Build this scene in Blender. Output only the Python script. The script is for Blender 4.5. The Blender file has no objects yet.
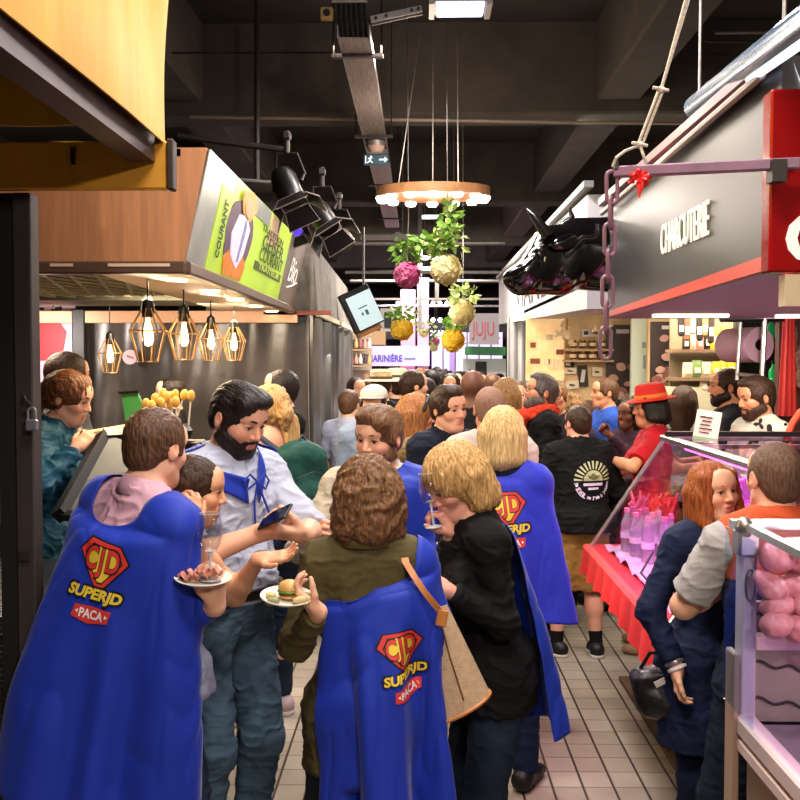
import bpy, math, random
import numpy as np
from mathutils import Vector, Matrix
random.seed(7)
RNG = np.random.default_rng(7)
SC = bpy.context.scene
COL = SC.collection
FPX = 1000.0
EYE = np.array([0.0, 0.0, 1.92])
PITCH = -math.atan(40 / FPX)
YAW = math.atan(19 / FPX)
PI = math.pi

# ---------------------------------------------------------------- camera
cam_data = bpy.data.cameras.new('camera')
cam_data.sensor_width = 36.0
cam_data.lens = FPX / 800.0 * 36.0
cam_data.clip_start = 0.05
cam = bpy.data.objects.new('camera', cam_data)
COL.objects.link(cam)
cam.location = EYE
cam.rotation_euler = (PI / 2 + PITCH, 0, YAW)
SC.camera = cam
CAMR = np.array(cam.rotation_euler.to_matrix())

def at(px, py, d):
    """point of the place seen at photograph position (px,py), d metres down the aisle"""
    v = CAMR @ np.array([(px - 400) / FPX, -(py - 400) / FPX, -1.0])
    return EYE + v * (d / v[1])

def V(*a): return np.array(a, float)
def nrm(v):
    v = np.asarray(v, float); n = np.linalg.norm(v)
    return v / n if n > 1e-9 else v
def rotz(deg):
    a = math.radians(deg); c, s = math.cos(a), math.sin(a)
    return np.array([[c, -s, 0], [s, c, 0], [0, 0, 1.0]])
def rotx(deg):
    a = math.radians(deg); c, s = math.cos(a), math.sin(a)
    return np.array([[1, 0, 0], [0, c, -s], [0, s, c]])
def roty(deg):
    a = math.radians(deg); c, s = math.cos(a), math.sin(a)
    return np.array([[c, 0, s], [0, 1, 0], [-s, 0, c]])
def frame_z(z, hint=(0, 1, 0)):
    z = nrm(z); x = np.cross(hint, z)
    if np.linalg.norm(x) < 1e-4: x = np.cross((1, 0, 0), z)
    x = nrm(x); y = np.cross(z, x)
    return np.stack([x, y, z], 1)

# ---------------------------------------------------------------- materials
MATS = {}
def lin(c):
    if isinstance(c, str):
        c = c.lstrip('#'); c = [int(c[i:i + 2], 16) / 255 for i in (0, 2, 4)]
    return [x / 12.92 if x <= 0.04045 else ((x + 0.055) / 1.055) ** 2.4 for x in c[:3]]
def mat(name, color, rough=0.6, metal=0.0, var=0.0, scale=20.0, stretch=(1, 1, 1), bump=0.0, bscale=None,
        emit=0.0, ecol=None, trans=0.0, alpha=1.0, sss=0.0, sheen=0.0, attr=None, color2=None, coat=0.0, spec=0.5, ior=1.45, detail=3.0):
    key = name
    if key in MATS: return MATS[key]
    m = bpy.data.materials.new(name); MATS[key] = m
    m.use_nodes = True
    nt = m.node_tree; b = nt.nodes['Principled BSDF']
    c = lin(color)
    b.inputs['Base Color'].default_value = (*c, 1)
    b.inputs['Roughness'].default_value = rough
    b.inputs['Metallic'].default_value = metal
    b.inputs['Specular IOR Level'].default_value = spec
    b.inputs['IOR'].default_value = ior
    b.inputs['Transmission Weight'].default_value = trans
    b.inputs['Alpha'].default_value = alpha
    if sss:
        b.inputs['Subsurface Weight'].default_value = sss
        b.inputs['Subsurface Radius'].default_value = (0.012, 0.005, 0.003)
        b.inputs['Subsurface Scale'].default_value = 1.0
    if sheen:
        b.inputs['Sheen Weight'].default_value = sheen
        b.inputs['Sheen Roughness'].default_value = 0.4
    if coat: b.inputs['Coat Weight'].default_value = coat
    if emit:
        b.inputs['Emission Color'].default_value = (*lin(ecol or color), 1)
        b.inputs['Emission Strength'].default_value = emit
    tc = None
    if var or bump or color2:
        tc = nt.nodes.new('ShaderNodeTexCoord'); mp = nt.nodes.new('ShaderNodeMapping')
        mp.inputs['Scale'].default_value = stretch
        nt.links.new(tc.outputs['Object'], mp.inputs['Vector'])
        nz = nt.nodes.new('ShaderNodeTexNoise'); nz.inputs['Scale'].default_value = scale
        nz.inputs['Detail'].default_value = detail; nz.inputs['Roughness'].default_value = 0.6
        nt.links.new(mp.outputs['Vector'], nz.inputs['Vector'])
        if var or color2:
            rp = nt.nodes.new('ShaderNodeValToRGB')
            rp.color_ramp.elements[0].position = 0.32; rp.color_ramp.elements[1].position = 0.68
            if color2:
                d = lin(color2); rp.color_ramp.elements[0].color = (*d, 1); rp.color_ramp.elements[1].color = (*c, 1)
            else:
                rp.color_ramp.elements[0].color = (*[x * (1 - var) for x in c], 1)
                rp.color_ramp.elements[1].color = (*[min(1, x * (1 + var)) for x in c], 1)
            nt.links.new(nz.outputs['Fac'], rp.inputs['Fac'])
            nt.links.new(rp.outputs['Color'], b.inputs['Base Color'])
        if bump:
            bn = nt.nodes.new('ShaderNodeBump'); bn.inputs['Strength'].default_value = bump
            bn.inputs['Distance'].default_value = 0.01
            src = nz
            if bscale:
                src = nt.nodes.new('ShaderNodeTexNoise'); src.inputs['Scale'].default_value = bscale
                src.inputs['Detail'].default_value = 3
                nt.links.new(mp.outputs['Vector'], src.inputs['Vector'])
            nt.links.new(src.outputs['Fac'], bn.inputs['Height'])
            nt.links.new(bn.outputs['Normal'], b.inputs['Normal'])
    if attr:
        an = nt.nodes.new('ShaderNodeAttribute'); an.attribute_name = attr
        nt.links.new(an.outputs['Color'], b.inputs['Base Color'])
    return m

def glass_mat(name, color='ffffff', rough=0.02, weight=0.22):
    """thin pane: mostly see-through with real reflections"""
    if name in MATS: return MATS[name]
    m = bpy.data.materials.new(name); MATS[name] = m; m.use_nodes = True
    nt = m.node_tree; nt.nodes.clear()
    o = nt.nodes.new('ShaderNodeOutputMaterial'); mx = nt.nodes.new('ShaderNodeMixShader')
    t = nt.nodes.new('ShaderNodeBsdfTransparent'); g = nt.nodes.new('ShaderNodeBsdfGlossy')
    fr = nt.nodes.new('ShaderNodeLayerWeight'); fr.inputs['Blend'].default_value = .5
    pw = nt.nodes.new('ShaderNodeMath'); pw.operation = 'POWER'; pw.inputs[1].default_value = 4.0
    ad = nt.nodes.new('ShaderNodeMath'); ad.operation = 'MULTIPLY_ADD'; ad.inputs[1].default_value = 0.35; ad.inputs[2].default_value = weight * 0.12
    nt.links.new(fr.outputs['Facing'], pw.inputs[0])
    t.inputs['Color'].default_value = (*lin(color), 1); g.inputs['Roughness'].default_value = rough
    nt.links.new(pw.outputs[0], ad.inputs[0]); nt.links.new(ad.outputs[0], mx.inputs['Fac'])
    nt.links.new(t.outputs[0], mx.inputs[1]); nt.links.new(g.outputs[0], mx.inputs[2])
    nt.links.new(mx.outputs[0], o.inputs['Surface'])
    return m

# ---------------------------------------------------------------- objects
def props(o, label=None, cat=None, group=None, kind=None):
    if label: o['label'] = label
    if cat: o['category'] = cat
    if group: o['group'] = group
    if kind: o['kind'] = kind
    return o

def thing(name, label, cat, loc=(0, 0, 0), rz=0.0, group=None):
    o = bpy.data.objects.new(name, None); COL.objects.link(o)
    o.empty_display_size = 0.1
    o.location = [float(x) for x in loc]; o.rotation_euler = (0, 0, rz)
    return props(o, label, cat, group)

def wloc(o):
    """world place of an unrotated object"""
    l = np.array(o.location)
    while o.parent is not None:
        o = o.parent; l = l + np.array(o.location)
    return l

def mkmesh(name, verts, faces, material, parent=None, smooth=True, local=False, attrs=None, mats=None, fmat=None, auto=None):
    """verts are world coordinates unless local; a parented mesh is stored relative to its parent"""
    verts = np.asarray(verts, float).reshape(-1, 3)
    if parent is not None and not local:
        verts = verts - wloc(parent)
        org = None
    me = bpy.data.meshes.new(name)
    if len(faces) and isinstance(faces, np.ndarray):
        n = len(faces); k = faces.shape[1]
        me.vertices.add(len(verts)); me.vertices.foreach_set('co', verts.astype(np.float32).ravel())
        me.loops.add(n * k); me.loops.foreach_set('vertex_index', faces.astype(np.int32).ravel())
        me.polygons.add(n); me.polygons.foreach_set('loop_start', np.arange(0, n * k, k, dtype=np.int32))
        me.polygons.foreach_set('loop_total', np.full(n, k, dtype=np.int32))
        me.update(calc_edges=True)
    else:
        me.from_pydata([tuple(v) for v in verts], [], [tuple(int(i) for i in f) for f in faces])
        me.update()
    for m in (mats if mats else [material]): me.materials.append(m)
    if fmat is not None:
        me.polygons.foreach_set('material_index', np.asarray(fmat, dtype=np.int32))
    if smooth:
        me.polygons.foreach_set('use_smooth', np.ones(len(me.polygons), dtype=bool))
        if auto is not None:
            me.set_sharp_from_angle(angle=math.radians(auto))
    if attrs:
        for k, a in attrs.items():
            at_ = me.color_attributes.new(k, 'FLOAT_COLOR', 'POINT')
            at_.data.foreach_set('color', np.concatenate([a, np.ones((len(a), 1))], 1).astype(np.float32).ravel())
    me.validate(clean_customdata=False)
    o = bpy.data.objects.new(name, me); COL.objects.link(o)
    if parent is not None: o.parent = parent
    return o

class MB:
    """collects simple solids into one mesh"""
    def __init__(s): s.v = []; s.f = []; s.n = 0; s.m = []; s.cur = 0
    def add(s, v, f):
        v = np.asarray(v, float).reshape(-1, 3)
        s.v.append(v); s.f += [tuple(int(i) + s.n for i in q) for q in f]; s.n += len(v)
        s.m += [s.cur] * len(f)
        return s
    def box(s, c, size, R=None, bev=0.0):
        c = np.asarray(c, float); h = np.asarray(size, float) / 2
        if bev <= 0:
            v = np.array([[x, y, z] for x in (-1, 1) for y in (-1, 1) for z in (-1, 1)]) * h
            f = [(0, 1, 3, 2), (4, 6, 7, 5), (0, 4, 5, 1), (2, 3, 7, 6), (0, 2, 6, 4), (1, 5, 7, 3)]
        else:
            b = min(bev, h.min() * 0.9)
            v = []; idx = {}
            for sx in (-1, 1):
                for sy in (-1, 1):
                    for sz in (-1, 1):
                        for ax in range(3):
                            p = np.array([sx, sy, sz]) * (h - b); p[ax] = (sx, sy, sz)[ax] * h[ax]
                            idx[(sx, sy, sz, ax)] = len(v); v.append(p)
            f = []
            for ax in range(3):
                o1, o2 = [a for a in range(3) if a != ax]
                for sg in (-1, 1):
                    q = []
                    for a, bb in ((-1, -1), (1, -1), (1, 1), (-1, 1)):
                        k = [0, 0, 0]; k[ax] = sg; k[o1] = a; k[o2] = bb; q.append(idx[(*k, ax)])
                    if (sg > 0) == (ax == 1): q.reverse()
                    f.append(q)
            for ax in range(3):
                o1, o2 = [a for a in range(3) if a != ax]
                for a in (-1, 1):
                    for bb in (-1, 1):
                        k0 = [0, 0, 0]; k1 = [0, 0, 0]
                        k0[o1] = k1[o1] = a; k0[o2] = k1[o2] = bb; k0[ax] = -1; k1[ax] = 1
                        q = [idx[(*k0, o1)], idx[(*k1, o1)], idx[(*k1, o2)], idx[(*k0, o2)]]
                        n = np.cross(v[q[1]] - v[q[0]], v[q[2]] - v[q[0]]); out = np.zeros(3); out[o1] = a; out[o2] = bb
                        if n @ out < 0: q.reverse()
                        f.append(q)
            for sx in (-1, 1):
                for sy in (-1, 1):
                    for sz in (-1, 1):
                        q = [idx[(sx, sy, sz, a)] for a in range(3)]
                        if sx * sy * sz < 0: q.reverse()
                        f.append(q)
            v = np.array(v)
        if R is not None: v = v @ np.asarray(R).T
        return s.add(v + c, f)
    def hexa(s, p):
        """8 corners: bottom ring of four, top ring of four"""
        return s.add(p, [(3, 2, 1, 0), (4, 5, 6, 7), (0, 1, 5, 4), (1, 2, 6, 5), (2, 3, 7, 6), (3, 0, 4, 7)])
    def tube(s, pts, r, n=10, closed=False, caps=True):
        pts = np.asarray(pts, float); m = len(pts)
        r = np.broadcast_to(np.asarray(r, float), (m,))
        T = np.zeros_like(pts)
        for i in range(m):
            a = pts[(i - 1) % m] if (i > 0 or closed) else pts[i]; b = pts[(i + 1) % m] if (i < m - 1 or closed) else pts[i]
            T[i] = nrm(b - a)
        u = nrm(np.cross(T[0], (0.123, 0.31, 0.94) if abs(T[0][2]) < 0.9 else (1, 0.1, 0)))
        v = []; 
        for i in range(m):
            u = nrm(u - T[i] * (u @ T[i])); w = np.cross(T[i], u)
            for k in range(n):
                a = 2 * PI * k / n; v.append(pts[i] + r[i] * (u * math.cos(a) + w * math.sin(a)))
        f = []
        for i in range(m if closed else m - 1):
            j = (i + 1) % m
            for k in range(n):
                l = (k + 1) % n; f.append((i * n + k, i * n + l, j * n + l, j * n + k))
        if caps and not closed:
            f.append(tuple(range(n))[::-1]); f.append(tuple((m - 1) * n + k for k in range(n)))
        return s.add(v, f)
    def cyl(s, a, b, r, n=16, r2=None):
        return s.tube([a, b], [r, r if r2 is None else r2], n)
    def lathe(s, prof, c=(0, 0, 0), n=24, R=None, sx=1.0, sy=1.0):
        """prof: list of (radius, z)"""
        v = []
        for r, z in prof:
            for k in range(n):
                a = 2 * PI * k / n; v.append((r * math.cos(a) * sx, r * math.sin(a) * sy, z))
        v = np.array(v); m = len(prof)
        if R is not None: v = v @ np.asarray(R).T
        f = []
        for i in range(m - 1):
            for k in range(n):
                l = (k + 1) % n; f.append((i * n + k, i * n + l, (i + 1) * n + l, (i + 1) * n + k))
        if prof[0][0] > 1e-5: f.append(tuple(range(n))[::-1])
        if prof[-1][0] > 1e-5: f.append(tuple((m - 1) * n + k for k in range(n)))
        return s.add(v + np.asarray(c, float), f)
    def sphere(s, c, r, n=16, m=10, R=None):
        r = np.broadcast_to(np.asarray(r, float), (3,))
        v = []
        for i in range(m + 1):
            t = PI * i / m
            for k in range(n):
                a = 2 * PI * k / n; v.append((r[0] * math.sin(t) * math.cos(a), r[1] * math.sin(t) * math.sin(a), -r[2] * math.cos(t)))
        v = np.array(v)
        if R is not None: v = v @ np.asarray(R).T
        f = [(i * n + k, i * n + (k + 1) % n, (i + 1) * n + (k + 1) % n, (i + 1) * n + k) for i in range(m) for k in range(n)]
        return s.add(v + np.asarray(c, float), f)
    def prism(s, poly, depth, M=None, o=(0, 0, 0)):
        """2D polygon (x,y) extruded along local z by depth, then rotated by M and moved to o"""
        poly = np.asarray(poly, float); n = len(poly)
        v = np.concatenate([np.c_[poly, np.zeros(n)], np.c_[poly, np.full(n, depth)]])
        if M is not None: v = v @ np.asarray(M).T
        f = [tuple(range(n))[::-1], tuple(range(n, 2 * n))] + [(i, (i + 1) % n, n + (i + 1) % n, n + i) for i in range(n)]
        return s.add(v + np.asarray(o, float), f)
    def grid(s, P, closed_u=False):
        """P: (nu,nv,3)"""
        nu, nv = P.shape[:2]
        f = [(i * nv + j, ((i + 1) % nu) * nv + j, ((i + 1) % nu) * nv + j + 1, i * nv + j + 1) for i in range(nu if closed_u else nu - 1) for j in range(nv - 1)]
        return s.add(P.reshape(-1, 3), f)
    def shell(s, P, t):
        """sheet P (nu,nv,3) given thickness t"""
        nu, nv = P.shape[:2]
        du = np.gradient(P, axis=0); dv = np.gradient(P, axis=1)
        N = np.cross(du, dv); N /= np.maximum(np.linalg.norm(N, axis=2, keepdims=True), 1e-9)
        A = (P + N * t / 2).reshape(-1, 3); B = (P - N * t / 2).reshape(-1, 3); m = nu * nv
        q = [(i * nv + j, (i + 1) * nv + j, (i + 1) * nv + j + 1, i * nv + j + 1) for i in range(nu - 1) for j in range(nv - 1)]
        f = q + [tuple(m + k for k in reversed(w)) for w in q]
        rim = [i * nv for i in range(nu)] + [(nu - 1) * nv + j for j in range(1, nv)] + [i * nv + nv - 1 for i in range(nu - 2, -1, -1)] + [j for j in range(nv - 2, 0, -1)]
        L = len(rim)
        for k in range(L):
            a, b = rim[k], rim[(k + 1) % L]; f.append((b, a, m + a, m + b))
        return s.add(np.concatenate([A, B]), f)
    def build(s, name, material, parent=None, smooth=False, auto=35, mats=None):
        return mkmesh(name, np.concatenate(s.v), s.f, material, parent, smooth=True if auto else smooth, auto=auto if not smooth else None,
                      mats=mats, fmat=s.m if mats else None)

def text_tris(body, size=1.0, bold=0.0, shear=0.0, space=1.0, align='CENTER'):
    """flat lettering as 2D verts and faces"""
    cu = bpy.data.curves.new('lettering', 'FONT'); cu.body = body; cu.size = size; cu.offset = bold; cu.shear = shear
    cu.space_character = space; cu.align_x = align; cu.align_y = 'CENTER'; cu.resolution_u = 3; cu.fill_mode = 'BOTH'
    o = bpy.data.objects.new('lettering', cu); COL.objects.link(o)
    dg = bpy.context.evaluated_depsgraph_get(); dg.update()
    me = bpy.data.meshes.new_from_object(o.evaluated_get(dg))
    v = np.array([x.co[:] for x in me.vertices]).reshape(-1, 3)[:, :2]; f = [tuple(p.vertices) for p in me.polygons]
    bpy.data.objects.remove(o); bpy.data.meshes.remove(me); bpy.data.curves.remove(cu)
    return v, f

def letters(name, body, material, o, ex, ey, width=None, height=None, bold=0.0, shear=0.0, parent=None, depth=0.002, space=1.0):
    """raised lettering on a plane: o centre, ex reading direction, ey up"""
    v, f = text_tris(body, 1.0, bold, shear, space)
    lo, hi = v.min(0), v.max(0); v = v - (lo + hi) / 2; w, h = hi - lo
    sx = width / w if width else height / h
    sy = height / h if height else sx
    ex = nrm(ex); ey = nrm(ey); n = np.cross(ex, ey)
    A = np.asarray(o) + np.outer(v[:, 0] * sx, ex) + np.outer(v[:, 1] * sy, ey)
    m = len(v); P = np.concatenate([A + n * depth, A])
    edges = {}
    for q in f:
        for i in range(len(q)):
            a, b = q[i], q[(i + 1) % len(q)]
            if (b, a) in edges: edges.pop((b, a))
            else: edges[(a, b)] = 1
    F = [tuple(q) for q in f] + [(b, a, a + m, b + m) for a, b in edges]
    return mkmesh(name, P, F, material, parent, smooth=False)

def copy_tree(o, loc=None, label=None, parent=None, rz=None):
    c = o.copy(); COL.objects.link(c)
    if parent is not None:
        c.parent = parent
    if loc is not None: c.location = [float(x) for x in loc]
    if rz is not None: c.rotation_euler = (0, 0, rz)
    if label: c['label'] = label
    for ch in list(o.children): copy_tree(ch, parent=c)
    return c

# ---------------------------------------------------------------- noise
_PERM = RNG.random((32, 32, 32)).astype(np.float32)
def vnoise(p):
    p = np.asarray(p, float); i = np.floor(p).astype(int); f = p - i; f = f * f * (3 - 2 * f); i &= 31; j = (i + 1) & 31
    r = 0
    for dx in (0, 1):
        for dy in (0, 1):
            for dz in (0, 1):
                w = (f[:, 0] if dx else 1 - f[:, 0]) * (f[:, 1] if dy else 1 - f[:, 1]) * (f[:, 2] if dz else 1 - f[:, 2])
                r = r + w * _PERM[(j if dx else i)[:, 0], (j if dy else i)[:, 1], (j if dz else i)[:, 2]]
    return r * 2 - 1
def fbm(p, o=3):
    a, s, r = 1.0, 0, 0
    for k in range(o):
        r = r + a * vnoise(p * 2 ** k + 11.3 * k); s += a; a *= 0.5
    return r / s

# ---------------------------------------------------------------- implicit shapes
# a shape is (kind, data, k, op): capsule a,b,ra,rb / ellipsoid c,r,R / box c,h,R,rad
def CAP(a, b, ra, rb=None, k=0.02, op='add'): return ('cap', (np.asarray(a, float), np.asarray(b, float), ra, ra if rb is None else rb), k, op)
def ELL(c, r, R=None, k=0.02, op='add'):
    r = np.broadcast_to(np.asarray(r, float), (3,)).copy()
    return ('ell', (np.asarray(c, float), r, np.eye(3) if R is None else np.asarray(R)), k, op)
def BOXS(c, h, R=None, rad=0.01, k=0.01, op='add'): return ('box', (np.asarray(c, float), np.asarray(h, float), np.eye(3) if R is None else np.asarray(R), rad), k, op)
def PLANE(p, n, k=0.0): return ('pln', (np.asarray(p, float), nrm(n)), k, 'cut')   # keeps the side the normal points away from

def inflate(s, t):
    kind, d, k, op = s
    if kind == 'cap': d = (d[0], d[1], d[2] + t, d[3] + t)
    elif kind == 'ell': d = (d[0], d[1] + t, d[2])
    elif kind == 'box': d = (d[0], d[1] + t, d[2], d[3])
    return (kind, d, k, op)

def sval(s, X, Y, Z):
    kind, d, k, op = s
    if kind == 'cap':
        a, b, ra, rb = d; ab = b - a; L = max(ab @ ab, 1e-12)
        x, y, z = X - a[0], Y - a[1], Z - a[2]
        t = np.clip((x * ab[0] + y * ab[1] + z * ab[2]) / L, 0, 1)
        return np.sqrt((x - t * ab[0]) ** 2 + (y - t * ab[1]) ** 2 + (z - t * ab[2]) ** 2) - (ra + (rb - ra) * t)
    if kind == 'ell':
        c, r, R = d
        x, y, z = X - c[0], Y - c[1], Z - c[2]
        l = [(x * R[0, i] + y * R[1, i] + z * R[2, i]) / r[i] for i in range(3)]
        k0 = np.sqrt(l[0] ** 2 + l[1] ** 2 + l[2] ** 2)
        k1 = np.sqrt((l[0] / r[0]) ** 2 + (l[1] / r[1]) ** 2 + (l[2] / r[2]) ** 2)
        return k0 * (k0 - 1) / np.maximum(k1, 1e-6)
    if kind == 'box':
        c, h, R, rad = d
        x, y, z = X - c[0], Y - c[1], Z - c[2]
        q = [np.abs(x * R[0, i] + y * R[1, i] + z * R[2, i]) - (h[i] - rad) for i in range(3)]
        o = np.sqrt(np.maximum(q[0], 0) ** 2 + np.maximum(q[1], 0) ** 2 + np.maximum(q[2], 0) ** 2)
        return o + np.minimum(np.maximum(np.maximum(q[0], q[1]), q[2]), 0) - rad
    p, n = d
    return (X - p[0]) * n[0] + (Y - p[1]) * n[1] + (Z - p[2]) * n[2]

def sbox(s):
    kind, d, k, op = s
    if kind == 'cap':
        a, b, ra, rb = d; r = max(ra, rb); return np.minimum(a, b) - r, np.maximum(a, b) + r
    if kind == 'ell':
        c, r, R = d; e = np.sqrt((R ** 2 @ (r ** 2))); return c - e, c + e
    if kind == 'box':
        c, h, R, rad = d; e = np.abs(R) @ h; return c - e, c + e
    return None

def combine(f, v, k, op):
    if op == 'add':
        if k <= 0: return np.minimum(f, v)
        h = np.maximum(k - np.abs(f - v), 0) / k
        return np.minimum(f, v) - h * h * k * 0.25
    if op in ('sub', 'cut'):
        g = -v if op == 'sub' else v
        if k <= 0: return np.maximum(f, g)
        h = np.maximum(k - np.abs(f - g), 0) / k
        return np.maximum(f, g) + h * h * k * 0.25

def sd_at(shapes, P):
    P = np.asarray(P, float); f = np.full(len(P), 9.0)
    for s in shapes: f = combine(f, sval(s, P[:, 0], P[:, 1], P[:, 2]), s[2], s[3])
    return f

def implicit(shapes, h):
    """mesh of a list of shapes at voxel h (surface nets)"""
    lo = np.full(3, 1e9); hi = -lo
    for s in shapes:
        if s[3] == 'add':
            a, b = sbox(s); lo = np.minimum(lo, a); hi = np.maximum(hi, b)
    lo = lo - 3 * h; hi = hi + 3 * h
    n = np.ceil((hi - lo) / h).astype(int) + 1
    ax = [lo[i] + h * np.arange(n[i]) for i in range(3)]
    F = np.full(tuple(n), 0.5, np.float32)
    for s in shapes:
        bb = sbox(s)
        if bb is None: sl = (slice(0, n[0]), slice(0, n[1]), slice(0, n[2]))
        else:
            mg = max(s[2], 0) + 2.5 * h
            i0 = np.maximum(np.floor((bb[0] - mg - lo) / h).astype(int), 0); i1 = np.minimum(np.ceil((bb[1] + mg - lo) / h).astype(int) + 1, n)
            if (i1 <= i0).any(): continue
            sl = tuple(slice(i0[i], i1[i]) for i in range(3))
        X, Y, Z = np.meshgrid(*[ax[i][sl[i]].astype(np.float32) for i in range(3)], indexing='ij', sparse=True)
        F[sl] = combine(F[sl], sval(s, X, Y, Z), s[2], s[3])
    I = F < 0
    C = np.zeros(tuple(n - 1), np.uint8)
    for dx in (0, 1):
        for dy in (0, 1):
            for dz in (0, 1):
                C += I[dx:n[0] - 1 + dx, dy:n[1] - 1 + dy, dz:n[2] - 1 + dz]
    A = np.argwhere((C > 0) & (C < 8))
    if not len(A): return np.zeros((0, 3)), np.zeros((0, 4), int)
    vals = np.stack([F[A[:, 0] + dx, A[:, 1] + dy, A[:, 2] + dz] for dx in (0, 1) for dy in (0, 1) for dz in (0, 1)], 1)
    cor = np.array([[dx, dy, dz] for dx in (0, 1) for dy in (0, 1) for dz in (0, 1)], float)
    acc = np.zeros((len(A), 3)); cnt = np.zeros(len(A))
    for a in range(8):
        for b in range(a + 1, 8):
            if np.abs(cor[a] - cor[b]).sum() != 1: continue
            m = (vals[:, a] < 0) != (vals[:, b] < 0)
            t = vals[m, a] / (vals[m, a] - vals[m, b])
            acc[m] += cor[a] + t[:, None] * (cor[b] - cor[a]); cnt[m] += 1
    Vt = lo + h * (A + acc / cnt[:, None])
    idx = np.full(tuple(n - 1), -1, np.int32); idx[A[:, 0], A[:, 1], A[:, 2]] = np.arange(len(A))
    faces = []
    for axis in range(3):
        o1, o2 = (axis + 1) % 3, (axis + 2) % 3
        s0 = [slice(0, n[i] - 1) for i in range(3)]; s1 = list(s0); s1[axis] = slice(1, n[axis])
        E = I[tuple(s0)] != I[tuple(s1)]
        e = np.argwhere(E); e = e[(e[:, o1] > 0) & (e[:, o2] > 0)]
        if not len(e): continue
        def at_(d1, d2):
            q = e.copy(); q[:, o1] += d1; q[:, o2] += d2; return idx[q[:, 0], q[:, 1], q[:, 2]]
        Q = np.stack([at_(-1, -1), at_(0, -1), at_(0, 0), at_(-1, 0)], 1)
        fl = ~I[e[:, 0], e[:, 1], e[:, 2]]
        Q[fl] = Q[fl][:, ::-1]
        faces.append(Q)
    Fc = np.concatenate(faces); Fc = Fc[(Fc >= 0).all(1)]
    return Vt, Fc

def vnormals(Vt, Fc):
    n = np.cross(Vt[Fc[:, 2]] - Vt[Fc[:, 0]], Vt[Fc[:, 3]] - Vt[Fc[:, 1]])
    N = np.zeros_like(Vt)
    for c in range(4): np.add.at(N, Fc[:, c], n)
    return N / np.maximum(np.linalg.norm(N, axis=1, keepdims=True), 1e-12)

def soften(Vt, Fc, it=1, w=0.5):
    for _ in range(it):
        S = np.zeros_like(Vt); c = np.zeros(len(Vt))
        for a in range(4):
            for b in ((a + 1) % 4, (a - 1) % 4):
                np.add.at(S, Fc[:, a], Vt[Fc[:, b]]); np.add.at(c, Fc[:, a], 1)
        Vt = Vt * (1 - w) + w * S / np.maximum(c, 1)[:, None]
    return Vt
# ---------------------------------------------------------------- people
from mathutils.bvhtree import BVHTree

def CON(a, b, ra, rb=None, k=0.02, rnd=0.004):
    return ('con', (np.asarray(a, float), np.asarray(b, float), ra, ra if rb is None else rb, rnd), k, 'add')
_sval0, _sbox0, _infl0 = sval, sbox, inflate
def sval(s, X, Y, Z):
    if s[0] != 'con': return _sval0(s, X, Y, Z)
    a, b, ra, rb, rn = s[1]; ab = b - a; L = max(np.linalg.norm(ab), 1e-9); u = ab / L
    x, y, z = X - a[0], Y - a[1], Z - a[2]
    t = x * u[0] + y * u[1] + z * u[2]
    rad = np.sqrt(np.maximum(x * x + y * y + z * z - t * t, 0))
    d1 = rad - (ra + (rb - ra) * np.clip(t / L, 0, 1)) + rn; d2 = np.abs(t - L / 2) - L / 2 + rn
    return np.minimum(np.maximum(d1, d2), 0) + np.sqrt(np.maximum(d1, 0) ** 2 + np.maximum(d2, 0) ** 2) - rn
def sbox(s):
    if s[0] != 'con': return _sbox0(s)
    a, b, ra, rb, rn = s[1]; r = max(ra, rb); return np.minimum(a, b) - r, np.maximum(a, b) + r
def inflate(s, t):
    if s[0] != 'con': return _infl0(s, t)
    a, b, ra, rb, rn = s[1]; return ('con', (a, b, ra + t, rb + t, rn), s[2], s[3])

def two_bone(S, W, a, b, pole):
    S, W = np.asarray(S, float), np.asarray(W, float)
    d = W - S; L = np.linalg.norm(d); L2 = min(max(L, abs(a - b) + 0.01), (a + b) * 0.998)
    u = d / max(L, 1e-9); W = S + u * L2
    x = (a * a - b * b + L2 * L2) / (2 * L2); hgt = math.sqrt(max(a * a - x * x, 0))
    p = np.asarray(pole, float); p = p - u * (p @ u)
    p = nrm(p)
    return S + u * x + p * hgt, W

SKIN = dict(fair='e2ab8c', pale='e8b79c', tan='d2946f', olive='c98d68', dark='6b4331', pinkish='e0a088')

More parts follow.
